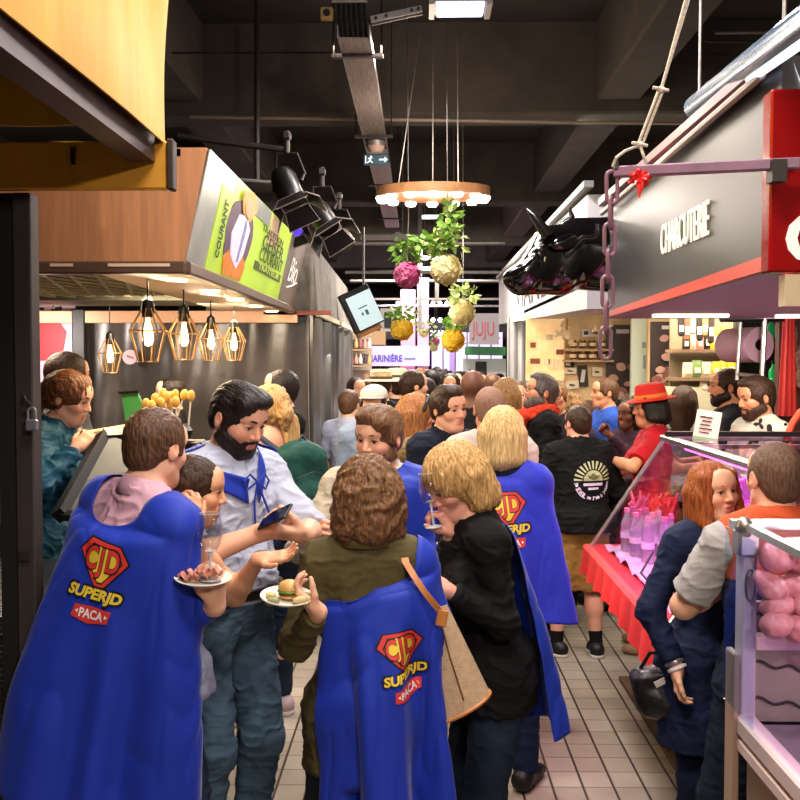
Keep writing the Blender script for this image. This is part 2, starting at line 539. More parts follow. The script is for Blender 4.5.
class Person:
    def __init__(s, label, pos, face=0, h=1.75, sex='m', bulk=1.0, belly=0.0, lean=0, roll=0, twist=0, head=(0, 0, 0),
                 R=None, L=None, feet=None, skin='fair', vox=0.006, group=None, stub=None, eye='3b2a1e', age=0, lips='b5645a',
                 detail=True, shrug=0.0, mouth=0.0, z0=0.0):
        s.base = V(pos[0], pos[1], z0); s.s = h / 1.75; s.face = face; s.sex = sex; s.vox = vox; s.det = detail
        s.RZ = rotz(face); s.UR = rotz(twist) @ rotx(-lean) @ roty(roll); s.bulk = bulk
        s.skin = lin(SKIN.get(skin, skin)); s.eye = eye; s.stub = stub; s.lips = lin(lips)
        s.root = thing('person', label, 'person', s.base, group=group)
        m = sex == 'm'; s.m = m
        sw = 0.170 if m else 0.150; s.sw = sw
        b = bulk
        # ---- torso
        w = 1.0 if m else 0.9
        s.torso = [
            ELL(s.lo(0, -0.005, .945), V(.165 if m else .172, .118, .125) * V(b, b, 1) * s.s, s.RZ, .06),
            ELL(s.up(0, 0.0, 1.10), V(.142 * w, .105 * w, .16) * V(b, b, 1) * s.s, s.RU(), .07),
            ELL(s.up(0, -0.005, 1.28), V(.162 * w, .118 * w, .18) * V(b, b, 1) * s.s, s.RU(), .06),
            CAP(s.up(-sw * .72, -.012, 1.40), s.up(sw * .72, -.012, 1.40), .066 * w * s.s, k=.06),
            CAP(s.up(-sw * .8, -.015, 1.425 + shrug), s.up(0, -.02, 1.475), .04 * s.s, .052 * s.s, k=.05),
            CAP(s.up(sw * .8, -.015, 1.425 + shrug), s.up(0, -.02, 1.475), .04 * s.s, .052 * s.s, k=.05),
        ]
        if belly: s.torso.append(ELL(s.up(0, .06 + belly * .3, 1.06), V(.14 * b, .09 + belly, .14) * s.s, s.RU(), .06))
        if not m:
            for x in (-1, 1): s.torso.append(ELL(s.up(x * .07, .085, 1.275), V(.062, .058, .06) * s.s, s.RU(), .05))
        # ---- neck and head frame
        hy, hp, hr = head
        s.RH = s.RZ @ rotz(twist) @ rotx(-lean * .6) @ rotz(hy) @ rotx(-hp) @ roty(hr)
        RN = s.RZ @ rotz(twist) @ rotx(-lean * .8) @ rotz(hy * .3) @ rotx(-hp * .45) @ roty(hr * .5)
        s.nb = s.up(0, -.018, 1.465)
        s.hc = s.nb + RN @ V(0, .026, .148) * s.s
        nr = .056 if m else .047
        s.neck = [CAP(s.nb - s.RU() @ V(0, 0, .03) * s.s, s.hp(0, -.02, -.05), (nr + .006) * s.s, nr * s.s, k=.03)]
        # ---- arms
        s.arms = {}
        for side, cfg in (('R', R), ('L', L)):
            sg = 1 if side == 'R' else -1
            cfg = dict(cfg or {})
            S = s.up(sg * sw, -.012, 1.405 + shrug)
            if 'world' in cfg: W = np.asarray(cfg['world'], float)
            else: W = s.pt(*cfg.get('w', (sg * .25, .05, .84)))
            pole = s.RZ @ np.asarray(cfg.get('pole', (sg * .5, -1.0, -.25)), float)
            ua, fa = .29 * s.s * (1 if m else .96), .255 * s.s * (1 if m else .95)
            E, W = two_bone(S, W, ua, fa, pole)
            t = 1.0 if m else .84
            fr = nrm(W - E)
            d = cfg.get('dw'); d = nrm(d) if d is not None else (s.RZ @ nrm(cfg['d']) if 'd' in cfg else nrm(fr + V(0, 0, -.25) * .3))
            n = cfg.get('nw'); n = nrm(n) if n is not None else (s.RZ @ nrm(cfg['n']) if 'n' in cfg else s.RZ @ V(-sg, 0.2, 0))
            n = nrm(n - d * (n @ d))
            s.arms[side] = dict(S=S, E=E, W=W, d=d, n=n, t=(np.cross(d, n) if side == 'R' else np.cross(n, d)), bend=cfg.get('bend', 22), style=cfg.get('hand', 'relax'), thin=t,
                                curl=cfg.get('curl'), thumb=cfg.get('thumb'), spread=cfg.get('spread', .05))
        # ---- legs
        s.legs = {}
        feet = feet or {}
        for side in 'RL':
            sg = 1 if side == 'R' else -1
            fx, fy, fyaw = feet.get(side, (sg * .11, -.01, -sg * 12))[:3]
            Hj = s.lo(sg * .09, -.005, .90); An = s.lo(fx, fy, .085)
            K, An = two_bone(Hj, An, .425 * s.s, .405 * s.s, s.RZ @ V(sg * .12, 1, 0))
            s.legs[side] = dict(H=Hj, K=K, A=An, yaw=fyaw)
        s.solid = []
        s.mask = None
        s.body()

    # coordinates: lo = below the waist, up = above it, hp = head, all in person metres at 1.75
    def lo(s, x, y, z): return s.base + s.RZ @ (V(x, y, z) * s.s)
    pt = lo
    def up(s, x, y, z):
        c = V(0, 0, .97); return s.base + s.RZ @ ((s.UR @ (V(x, y, z) - c) + c) * s.s)
    def RU(s): return s.RZ @ s.UR
    def hp(s, x, y, z): return s.hc + s.RH @ (V(x, y, z) * s.s)
    def hl(s, P): return (np.asarray(P) - s.hc) @ s.RH / s.s

    def arm_shapes(s, side, off=0.0, to=1.0):
        a = s.arms[side]; t = a['thin'] * s.s; q = []
        q.append(ELL(a['S'], V(.056, .056, .056) * t + off, k=.05))
        if to >= .5:
            q.append(CAP(a['S'], a['E'], .050 * t + off, .041 * t + off, k=.035))
        if to > .5:
            q.append(CAP(a['E'], a['E'] + (a['W'] - a['E']) * .35, .042 * t + off, .042 * t + off, k=.03))
            q.append(CAP(a['E'] + (a['W'] - a['E']) * .3, a['W'], .042 * t + off, .028 * t + off, k=.02))
        return q
    def hand_shapes(s, side):
        a = s.arms[side]; S = s.s * (1.0 if s.m else .9); W, d, n, t = a['W'], a['d'], a['n'], a['t']
        R = np.stack([t, d, n], 1)
        H = lambda x, y, z: W + R @ (V(x, y, z) * S)
        q = [BOXS(H(0, .052, 0), V(.039, .05, .0145) * S, R, .0135 * S, .012), CAP(W, H(0, .03, 0), .026 * S * a['thin'], .025 * S, k=.02)]
        st = a['style']
        curl = a['curl'] if a['curl'] is not None else {'relax': (22, 34, 26), 'open': (4, 8, 6), 'grip': (48, 62, 40), 'fist': (75, 90, 60), 'flat': (0, 4, 2), 'pinch': (35, 40, 25)}[st]
        for i, (x, ln) in enumerate(((.030, .070), (.0105, .079), (-.010, .074), (-.029, .059))):
            p = H(x, .096 - abs(x - .008) * .15, .001); ang = 0
            sp = a['spread'] * (1.5, .45, -.5, -1.6)[i] * 2.2
            cc = [c * (1 + .06 * i) for c in curl]
            rr = (.0092, .0095, .0090, .0080)[i]
            for j, f in enumerate((.45, .30, .25)):
                ang += cc[j]; r_ = math.radians(ang)
                dd = nrm(R @ V(math.sin(sp) * math.cos(r_), math.cos(sp) * math.cos(r_), math.sin(r_)))
                p2 = p + dd * ln * f * S
                q.append(CAP(p, p2, rr * S, rr * .93 * S, k=.005 if j else .009)); p = p2; rr *= .92
        th = a['thumb'] or {'relax': (.75, .72, .28), 'open': (1.0, .55, .1), 'grip': (.55, .75, .75), 'fist': (.3, .7, .8), 'flat': (.8, .7, .0), 'pinch': (.45, .85, .6)}[st]
        p = H(.024, .02, .004); p1 = p + R @ nrm(th) * .045 * S; q.append(CAP(p, p1, .0155 * S, .0125 * S, k=.012))
        v2 = nrm(nrm(th) + V(-.25, .45, .12)); p2 = p1 + R @ v2 * .033 * S; q.append(CAP(p1, p2, .0118 * S, .0105 * S, k=.004))
        v3 = nrm(v2 + V(-.15, .2, .12)); p3 = p2 + R @ v3 * .026 * S; q.append(CAP(p2, p3, .0104 * S, .0085 * S, k=.004))
        a['grip'] = H(0.0, .085, .04)
        return q
    def leg_shapes(s, off=0.0, sh=1.0):
        q = []; f = 1.0 if s.m else .97
        for L in s.legs.values():
            H_, K, A = L['H'], L['K'], L['A']; b = (s.bulk * .5 + .5) * s.s
            q.append(CAP(H_, K, .087 * b * f + off, .056 * b * f + off, k=.05))
            q.append(CAP(K, K + (A - K) * .4 + s.RZ @ V(0, -.012, 0), .054 * b * f + off, .054 * b * f + off, k=.03))
            q.append(CAP(K + (A - K) * .35 + s.RZ @ V(0, -.008, 0), A, .052 * b * f + off, .037 * s.s * f + off, k=.03))
        return q
    def foot_shapes(s):
        q = []
        for L in s.legs.values():
            A = L['A']; R = s.RZ @ rotz(L['yaw']); F = lambda x, y, z: V(A[0], A[1], s.base[2]) + R @ (V(x, y, z) * s.s)
            q += [CAP(F(0, -.03, .04), A, .036 * s.s, k=.02), CAP(F(0, -.03, .035), F(0, .12, .028), .034 * s.s, .03 * s.s, k=.02), CAP(F(-.01, .1, .025), F(.012, .155, .022), .03 * s.s, .022 * s.s, k=.02)]
        return q
    def head_shapes(s):
        e = s.hp; R = s.RH; S = s.s; m = s.m
        q = [ELL(e(0, -.012, .03), V(.0765, .096, .088) * S, R, .02),
             ELL(e(0, .028, -.03), V(.059 if m else .054, .066, .078) * S, R, .03),
             CAP(e(-.016 if m else -.007, .066, -.096), e(.016 if m else .007, .066, -.096), (.018 if m else .0145) * S, k=.03),
             ELL(e(0, .045, -.078), V(.043 if m else .034, .042, .032) * S, R, .03)]
        for x in (-1, 1):
            q.append(CAP(e(x * (.052 if m else .047), .0, -.058), e(x * (.022 if m else .014), .06, -.094), (.019 if m else .015) * S, .013 * S, k=.03))
            q.append(ELL(e(x * .041, .06, -.022), V(.024, .026, .024) * S, R, .022))
            q.append(CAP(e(x * .014, .084, .03), e(x * .046, .068, .032), (.0125 if m else .0095) * S, .010 * S, k=.016))
        q.append(ELL(e(0, .072, .055), V(.05, .022, .035) * S, R, .03))
        if s.det:
            for x in (-1, 1): q.append(ELL(e(x * .0305, .098, .008), V(.0165, .016, .011) * S, R, .012, 'sub'))
            for x in (-1, 1): q.append(ELL(e(x * .0305, .0765, .0075), V(.0155, .0145, .0145) * S, R, .006))
        q.append(CAP(e(0, .088, .02), e(0, .108, -.022), .008 * S, .0108 * S, k=.012))
        for x in (-1, 1): q.append(ELL(e(x * .0125, .097, -.027), V(.0072, .010, .007) * S, R, .006))
        if s.det:
            for x in (-1, 1): q.append(ELL(e(x * .0305, .0935, .0055), V(.0132, .009, .0058) * S, R, .003, 'sub'))
        q.append(ELL(e(0, .078, -.058), V(.026, .02, .018) * S, R, .014))
        q.append(CAP(e(-.016, .091, -.0525), e(.016, .091, -.0525), .0055 * S, k=.006))
        q.append(CAP(e(-.013, .0905, -.0655), e(.013, .0905, -.0655), .0065 * S, k=.006))
        if s.det: q.append(CAP(e(-.02, .0985, -.059), e(.02, .0985, -.059), .0028 * S, k=.003, op='sub'))
        for x in (-1, 1):
            Re = R @ rotz(-x * 18)
            q.append(ELL(e(x * .0795, -.012, -.004), V(.0085, .02, .031) * S, Re, .008))
            if s.det: q.append(ELL(e(x * .0885, -.006, .002), V(.006, .0095, .017) * S, Re, .004, 'sub'))
        return q
    def body(s):
        sh = s.torso + s.neck
        for a in 'RL': sh = sh + s.arm_shapes(a)
        sh = sh + s.leg_shapes() + s.foot_shapes()
        s.bare = list(sh)
        sh = sh + s.head_shapes()
        for a in 'RL': sh = sh + s.hand_shapes(a)
        Vt, Fc = implicit(sh, s.vox)
        Vt = soften(Vt, Fc, 1, .35)
        col = np.tile(np.array(s.skin), (len(Vt), 1))
        q = s.hl(Vt)
        n = fbm(Vt * 38, 2)[:, None] * .06
        col = col * (1 + n)
        near = np.abs(q).max(1) < .16
        def blush(c, r, tint, w):
            d = np.linalg.norm((q - V(*c)) / V(*r), axis=1); k = np.clip(1.4 - d, 0, 1)[:, None] * w
            return col * (1 - k) + np.array(tint) * k
        red = np.array(s.skin) * V(1.02, .78, .74)
        for x in (-1, 1): col = blush((x * .042, .07, -.025), (.028, .04, .024), red, .6)
        col = blush((0, .105, -.02), (.016, .03, .02), red, .55)
        for x in (-1, 1): col = blush((x * .08, -.01, -.005), (.02, .03, .035), red, .5)
        if s.stub:
            k = np.clip(1.3 - np.linalg.norm((q - V(0, .05, -.075)) / V(.068, .075, .05), axis=1), 0, 1)[:, None] * s.stub
            col = col * (1 - k) + np.array(lin('4a352b')) * k
        d = np.minimum(np.linalg.norm((q - V(0, .095, -.053)) / V(.024, .03, .0062), axis=1), np.linalg.norm((q - V(0, .095, -.0655)) / V(.021, .03, .0078), axis=1))
        k = (np.clip(1.25 - d, 0, .6) / .6 * near)[:, None] * .8
        col = col * (1 - k) + np.array(s.lips) * k
        sk = mat('skin', 'ffffff', .5, attr='skin_tone', sss=.12, spec=.4)
        s.body_ob = mkmesh('body', Vt, Fc, sk, s.root, attrs={'skin_tone': np.clip(col, 0, 1)})
        if s.det:
            em = [mat('eye_white', 'd9d4cc', .2), mat('iris_' + s.eye, s.eye, .15), mat('pupil_black', '060505', .1)]
            for x in (-1, 1):
                b = MB(); b.sphere((0, 0, 0), .0128 * s.s, 14, 14, R=rotx(-90))
                v = np.concatenate(b.v); c = s.hp(x * .0305, .0772, .0072)
                fm = [2 if np.mean([v[i][1] for i in f]) > .0122 * s.s else 1 if np.mean([v[i][1] for i in f]) > .0103 * s.s else 0 for f in b.f]
                o = mkmesh('eye', c + v @ s.RH.T, b.f, None, s.root, mats=em, fmat=fm)
                o.parent = s.body_ob; o.location = (0, 0, 0)

    # ---- clothing
    def garment(s, name, shapes, material, vox=None, wr=.004, wf=9.0, parent=None, sharp=None, off_solid=True, stretch=(1, 1, .45), soft=1, seed=0.0, label=None):
        vox = vox or max(s.vox * 1.25, .006)
        Vt, Fc = implicit(shapes, vox)
        if not len(Vt): return None
        Vt = soften(Vt, Fc, soft, .4)
        if wr:
            N = vnormals(Vt, Fc)
            L = (Vt - s.base) @ s.RZ + seed
            w1 = fbm(L * np.array(stretch) * wf, 3); w2 = vnoise(L * V(1, 1, 1.7) * wf * 1.6 + 5 + w1[:, None] * 1.2)
            rid = (1 - np.abs(w2)) ** 3 - .35
            w3 = vnoise(L * V(.8, .8, 2.0) * wf * 3.1 + 9 + w1[:, None] * 2); rid2 = (1 - np.abs(w3)) ** 3 - .35
            Vt = Vt + N * ((w1 * 1.0 + rid * 1.25 + rid2 * .5) * wr)[:, None]
        o = mkmesh(name, Vt, Fc, material, s.root if parent is None else parent)
        if parent is not None: pass
        if label: o['label'] = label
        if off_solid: s.solid += [q for q in shapes if q[3] == 'add']
        return o
    def neck_cut(s, r=.066, front=.0, drop=.0):
        u = s.RU()
        q = [('cap', (s.nb + u @ V(0, .006, .012 - drop) * s.s, s.nb + u @ V(0, .03, .25) * s.s, r * s.s, (r + .03) * s.s), .012, 'sub')]
        if front: q.append(('cap', (s.up(0, .16, 1.44 - front), s.up(0, .10, 1.60), .012 * s.s, .075 * s.s), .012, 'sub'))
        return q
    def top(s, material, name='shirt', sleeve='long', hem=.86, off=.012, neck=.066, front=0.0, wr=.004, flare=0.0, drop=0.0, arms='RL', sleeve_mat=None, sleeve_to=.9, wf=9.0, loose=0.0, vox=None, label=None, sleeve_name='sleeve'):
        off = off * .72
        q = [inflate(x, off + (loose if i in (1,) else 0)) for i, x in enumerate(s.torso)]
        if hem < .93:
            q.append(CON(s.lo(0, -.0, 1.0), s.lo(0, -.0, hem), (.135 * s.bulk + off + loose) * s.s, (.16 * s.bulk + off + flare) * s.s, k=.08))
            for L in s.legs.values():
                q.append(CAP(L['H'], L['H'] + (L['K'] - L['H']) * min(1, max(.1, (.93 - hem) / .42)), .093 * s.s + off + flare, .085 * s.s + off + flare, k=.06))
        aq = []
        for a in arms:
            A = s.arms[a]; t = A['thin'] * s.s
            aq.append(ELL(A['S'], V(.058, .058, .058) * t + off, k=.05))
            if sleeve == 'short':
                e = A['S'] + (A['E'] - A['S']) * .78
                aq.append(CON(A['S'], e, .058 * t + off, .06 * t + off, k=.03))
            elif sleeve in ('long', 'roll'):
                aq.append(CAP(A['S'], A['E'], .053 * t + off, .046 * t + off * .9, k=.035))
                if sleeve == 'long':
                    aq.append(CON(A['E'], A['E'] + (A['W'] - A['E']) * sleeve_to, .047 * t + off * .9, .034 * t + off * .8, k=.03))
                else:
                    aq.append(CON(A['E'], A['E'] + (A['W'] - A['E']) * .22, .049 * t + off, .05 * t + off, k=.03))
        cuts = [PLANE(s.lo(0, 0, hem), s.RZ @ V(0, 0, -1))] + s.neck_cut(neck, front, drop)
        if sleeve == 'none': aq = []
        if sleeve_mat is not None:
            sol = []
            for A, side in ((s.arms[a], a) for a in arms):
                pass
            n = len(aq) // max(1, len(arms))
            o = s.garment(name, q + cuts, material, vox, wr, wf, label=label)
            for i in range(len(arms)): s.garment(sleeve_name, aq[i * n:(i + 1) * n], sleeve_mat, vox, wr, wf)
            return o
        return s.garment(name, q + aq + cuts, material, vox, wr, wf, label=label)
    def pants(s, material, name='trousers', off=.010, waist=1.03, to=1.0, wide=0.0, wr=.004, shorts=False, vox=None, label=None):
        q = [inflate(s.torso[0], off), inflate(s.torso[1], off * .8)] + [inflate(x, off) for x in s.torso[6:7] if s.m]
        for L in s.legs.values():
            b = (s.bulk * .5 + .5) * s.s
            q.append(CAP(L['H'], L['K'], .09 * b + off, .06 * b + off + wide, k=.05) if not shorts else CON(L['H'], L['K'] + (L['K'] - L['H']) * .02, .095 * b + off, .085 * b + off + wide, k=.06))
            if not shorts:
                q.append(CON(L['K'] + (L['H'] - L['K']) * .05, L['K'] + (L['A'] - L['K']) * to * 1.02, .058 * b + off + wide, .046 * s.s + off + wide, k=.04))
        q.append(PLANE(s.lo(0, 0, waist), s.RZ @ V(0, 0, 1)))
        return s.garment(name, q, material, vox, wr, 8.0, label=label)
    def band(s, name, material, z0, z1, off, parent=None, vox=None):
        q = [inflate(x, off) for x in s.torso[:3] + (s.torso[6:7] if s.m else [])] + [PLANE(s.lo(0, 0, z0), V(0, 0, -1)), PLANE(s.lo(0, 0, z1), V(0, 0, 1))]
        return s.garment(name, q, material, vox or .005, 0, off_solid=False, soft=0)
    def collar(s, material, r=.068, h=.042, flare=.012, gap=35, parent=None, name='collar', t=.004):
        n = 40; P = np.zeros((n, 6, 3)); u = s.RU()
        for i in range(n):
            a = math.radians(gap + (360 - 2 * gap) * i / (n - 1)) ; dx, dy = math.sin(a), math.cos(a)
            fr = max(0, math.cos(a))
            for j, (rr, zz) in enumerate(((r - .003, .0), (r - .006, h * .5), (r - .004, h), (r + .004, h * .98), (r + flare, h * .45), (r + flare * 1.5, -.006))):
                P[i, j] = s.nb + u @ (V(dx * rr, dy * rr * 1.03 + .008, zz + .008 - fr * .05 + (0 if fr < .2 else -fr * .012 * j)) * s.s)
        b = MB(); b.shell(P, t)
        return mkmesh(name, np.concatenate(b.v), b.f, material, s.root if parent is None else parent)
    def shoes(s, material, sole=None, name='shoe', boot=0.0):
        for L in s.legs.values():
            A = L['A']; R = s.RZ @ rotz(L['yaw']); F = lambda x, y, z: V(A[0], A[1], s.base[2]) + R @ (V(x, y, z) * s.s)
            q = [CAP(F(0, -.035, .058), F(0, .0, .085 + boot), .044 * s.s, k=.03), CAP(F(0, -.035, .042), F(0, .11, .036), .045 * s.s, .043 * s.s, k=.03),
                 CAP(F(-.012, .10, .034), F(.012, .165, .03), .04 * s.s, .03 * s.s, k=.03), PLANE(F(0, 0, .014), V(0, 0, -1)), PLANE(F(0, 0, .105 + boot), V(0, 0, 1))]
            o = s.garment(name, q, material, .006, 0, off_solid=False)
            if sole is not None:
                q = [CAP(F(0, -.035, .012), F(0, .11, .012), .05 * s.s, .048 * s.s, k=.02), CAP(F(-.01, .1, .012), F(.012, .165, .012), .045 * s.s, .035 * s.s, k=.02),
                     PLANE(F(0, 0, .026), V(0, 0, 1)), PLANE(F(0, 0, 0), V(0, 0, -1))]
                Vt, Fc = implicit(q, .006); m_ = mkmesh('sole', Vt, Fc, sole, s.root); m_.parent = o; m_.location = (0, 0, 0)
    def socks(s, material, top_=.17):
        for L in s.legs.values():
            d = nrm(L['K'] - L['A'])
            b = MB(); b.lathe([(.044 * s.s, -.02), (.045 * s.s, .03), (.05 * s.s, top_ - .09), (.044 * s.s, top_ - .085)], L['A'], 20, frame_z(d)); b.build('sock', material, s.root)

    # ---- hair
    def hair(s, style, material, vol=0.0, length=.12, amp=.004, freq=13., name='hair', part=1, front=True, wave=0.0, hairline=0.0):
        e = s.hp; R = s.RH; S = s.s; v = vol
        q = []
        E = lambda c, r, k=.02, op='add', RR=R: q.append(ELL(e(*c), np.array(r) * S, RR, k, op))
        C = lambda a, b, ra, rb, k=.03: q.append(CAP(e(*a), e(*b), ra * S, rb * S, k))
        if style in ('short', 'crop', 'swept', 'messy'):
            t = {'short': .007, 'crop': .003, 'swept': .008, 'messy': .009}[style] + v
            E((0, -.014, .03), (.0785 + t, .0985 + t, .09 + t))
            E((0, -.062, -.032), (.055 + t * .5, .034 + t, .050), .03)
            for x in (-1, 1): E((x * .0735, .022, .005), (.007 + t * .5, .016, .034), .012)
            if style == 'swept':
                E((part * .012, .04, .098 + v), (.058, .062, .032 + v), .03); E((-part * .05, .055, .075), (.03, .035, .032), .03)
            if style == 'messy':
                E((0, .03, .1 + v), (.06, .06, .03 + v), .03)
            E((0, .118, -.022 + hairline * .5), (.0665, .07, .083 + hairline), .006, 'sub')
            for x in (-1, 1): E((x * .093, -.008, -.022), (.024, .022, .036), .006, 'sub'); E((x * .08, .05, -.06), (.04, .06, .048), .006, 'sub')
            q.append(CAP(s.nb, e(0, 0.02, -.09), .055 * S, .05 * S, 0.004, 'sub'))
        elif style in ('bob', 'long', 'wavy'):
            t = .012 + v; l = length
            E((0, -.016, .03), (.079 + t, .099 + t, .092 + t))
            C((.0, -.07, -.02), (0, -.082, -l), .07 + v, .062 + v * .6)
            for x in (-1, 1):
                C((x * .066, -.02, .0), (x * .078, -.012, -l), .036 + v * .5, .034 + v * .5)
                C((x * .058, -.055, .0), (x * .068, -.06, -l), .045 + v, .042 + v * .6)
                if style == 'long': C((x * .068, .03, -.02), (x * .086, .075, -l * .7), .030, .026); C((x * .086, .075, -l * .7), (x * .09, .10, -l), .026, .014)
                if front: C((x * .06, .045, .065), (x * .08, .03, -min(l, .10)), .024, .022, .025)
            E((0, .122, -.042), (.052, .075, .105), .012, 'sub')
            q.append(CAP(s.nb + R @ V(0, .02, 0) * S, e(0, .04, -.06), .05 * S, .045 * S, .006, 'sub'))
        elif style == 'tied':
            t = .007 + v
            E((0, -.014, .03), (.0785 + t, .0985 + t, .09 + t)); E((0, -.07, -.02), (.05, .04, .05), .03)
            C((0, -.105, .05), (.005, -.135, -.02), .028, .034); C((.005, -.135, -.02), (.01, -.12, -length), .034, .016)
            E((0, .118, -.022), (.066, .07, .088), .008, 'sub')
            for x in (-1, 1): E((x * .093, -.008, -.022), (.024, .022, .036), .006, 'sub'); E((x * .08, .05, -.06), (.04, .06, .05), .006, 'sub')
        elif style == 'curly':
            E((0, -.02, .03), (.095 + v, .112 + v, .10 + v)); E((0, -.07, -.05), (.085 + v, .06, .09 + length), .03)
            for x in (-1, 1): E((x * .075, -.02, -.05), (.032, .05, .07 + length), .02)
            E((0, .125, -.03), (.06, .075, .09), .01, 'sub')
        vox = max(s.vox, .0035)
        Vt, Fc = implicit(q, vox)
        Vt = soften(Vt, Fc, 1, .4)
        N = vnormals(Vt, Fc); p = s.hl(Vt)
        ang = np.arctan2(p[:, 0], p[:, 1] + .03); rad = np.hypot(p[:, 0], p[:, 1] + .02)
        if style in ('short', 'crop', 'swept', 'messy', 'tied'):
            u = np.stack([p[:, 0] * 120 + part * p[:, 2] * 30, p[:, 1] * 22, p[:, 2] * 40], 1); amp = amp * .62
        else:
            zz = p[:, 2]; wv = wave * np.sin(zz * 55 + fbm(np.stack([ang * 3, zz * 8, rad * 0], 1), 2) * 4)
            u = np.stack([ang * freq * np.clip(rad / .06, .25, 1) + wv * 6, zz * 7 + wv, rad * 20], 1)
        dsp = fbm(u, 3) * amp * 1.3 + vnoise(u * V(2.7, 1.3, 1.3) + 3) * amp * .7
        if style == 'curly': dsp = fbm(p * 70, 2) * .011
        if wave: dsp = dsp + wave * .016 * np.sin(p[:, 2] * 60 + ang * 5 + fbm(p * 18, 2) * 5)
        Vt = Vt + N * dsp[:, None] * S
        s.hair_ob = mkmesh(name, Vt, Fc, material, s.root)
        s.hair_q = [x for x in q if x[3] == 'add']
        return s.hair_ob
    def beard(s, material, full=1.0, vox=None, mous=True):
        e = s.hp; R = s.RH; S = s.s; q = []
        t = .005 * full
        E = lambda c, r, k=.02, op='add': q.append(ELL(e(*c), np.array(r) * S, R, k, op))
        C = lambda a, b, ra, rb, k=.015: q.append(CAP(e(*a), e(*b), ra * S, rb * S, k))
        E((0, .05, -.082), (.046 + t, .043 + t, .034 + t))
        C((-.02, .067, -.1), (.02, .067, -.1), .019 + t, .019 + t)
        for x in (-1, 1):
            C((x * .056, .004, -.06), (x * .026, .06, -.094), .021 + t, .018 + t); C((x * .068, .012, -.012), (x * .059, .014, -.06), .0105, .019); E((x * .048, .044, -.06), (.017 + t, .026 + t, .024 + t))
            if mous: C((0, .094, -.044), (x * .024, .086, -.052), .006, .0055); C((x * .024, .086, -.05), (x * .03, .076, -.075), .007, .01)
        E((0, .11, -.06), (.018, .03, .0085), .004, 'sub'); E((0, .10, -.02), (.045, .045, .022), .006, 'sub')
        Vt, Fc = implicit(q, vox or max(s.vox * .9, .0032))
        N = vnormals(Vt, Fc); Vt = Vt + N * (vnoise(Vt * 260) * .0013)[:, None]
        return mkmesh('beard', Vt, Fc, material, s.root)
    def brows(s, material, th=.0042, z=.0):
        for x in (-1, 1):
            pts = [s.hp(x * .014, .0975, .0315 + z), s.hp(x * .028, .094, .0345 + z), s.hp(x * .043, .083, .0325 + z), s.hp(x * .05, .075, .0275 + z)]
            b = MB(); b.tube(pts, [th * s.s, th * s.s * 1.05, th * s.s * .8, th * .3 * s.s], 8); b.build('eyebrow', material, s.root)
            if s.det:
                b = MB(); b.tube([s.hp(x * .0165, .0905, .0078), s.hp(x * .023, .0945, .0122), s.hp(x * .0315, .0945, .0138), s.hp(x * .039, .0895, .0118), s.hp(x * .046, .082, .0078)], [.0008, .0017, .002, .0018, .001], 6); b.build('upper_lash', mat('lash', '1a100c', .5), s.root)
    def glasses(s, material, rimless=False):
        t = MB()
        for x in (-1, 1):
            t.tube([s.hp(x * .034 + .024 * math.cos(a), .108 - abs(.024 * math.cos(a) + 0) * .12, .004 + .017 * math.sin(a)) for a in np.linspace(0, 2 * PI, 18, endpoint=False)], .0018 * s.s, 6, closed=True)
            t.tube([s.hp(x * .058, .104, .01), s.hp(x * .076, .07, .01), s.hp(x * .084, -.005, .008), s.hp(x * .084, -.02, -.01)], .0018 * s.s, 6)
        t.tube([s.hp(-.011, .109, .008), s.hp(0, .112, .011), s.hp(.011, .109, .008)], .0018 * s.s, 6)
        o = t.build('glasses', material, s.root); return o

    # ---- hanging cloth
    def sheet(s, name, material, P, parent=None, margin=.006, it=6, thick=.003, keep=None, soft=.25, fixed_rows=0):
        """settles a sheet of points (nu,nv,3) outside the clothed figure, then gives it thickness"""
        P = P.copy(); nu, nv = P.shape[:2]; sol = s.solid + s.bare
        lo = P.reshape(-1, 3).min(0) - .1; hi = P.reshape(-1, 3).max(0) + .1
        sol = [q for q in sol if (sbox(q)[0] < hi).all() and (sbox(q)[1] > lo).all()]
        for k in range(it):
            Q = P.reshape(-1, 3); d = sd_at(sol, Q); m = d < margin
            if m.any():
                e = .004; g = np.stack([sd_at(sol, Q[m] + V(*(e if i == j else 0 for j in range(3)))) - d[m] for i in range(3)], 1)
                g /= np.maximum(np.linalg.norm(g, axis=1, keepdims=True), 1e-6)
                Q[m] += g * (margin - d[m])[:, None]
            P = Q.reshape(nu, nv, 3)
            if k < it - 2 and soft:
                A = P.copy()
                A[1:-1] = P[1:-1] * (1 - soft) + soft * .5 * (P[:-2] + P[2:])
                B = A.copy(); B[:, 1:-1] = A[:, 1:-1] * (1 - soft) + soft * .5 * (A[:, :-2] + A[:, 2:]); P = B
        if nu > 40:
            du = np.gradient(P, axis=0); dv = np.gradient(P, axis=1); Nn = np.cross(du, dv); Nn /= np.maximum(np.linalg.norm(Nn, axis=2, keepdims=True), 1e-9)
            Lq = ((P - s.base) @ s.RZ).reshape(-1, 3); w1 = fbm(Lq * V(7, 7, 2.2) + 3.3, 2); w2 = vnoise(Lq * V(10, 10, 5) + w1[:, None] * 1.5 + 8.8)
            P = P + Nn * (w1 * .010 + ((1 - np.abs(w2)) ** 3 - .3) * .007).reshape(nu, nv, 1)
        b = MB(); b.shell(P, thick)
        o = mkmesh(name, np.concatenate(b.v), b.f, material, s.root if parent is None else parent)
        Q = P.reshape(-1, 3); s.sheet_bvh = BVHTree.FromPolygons([tuple(x) for x in np.concatenate(b.v)], b.f)
        s.sheet_P = P
        return o
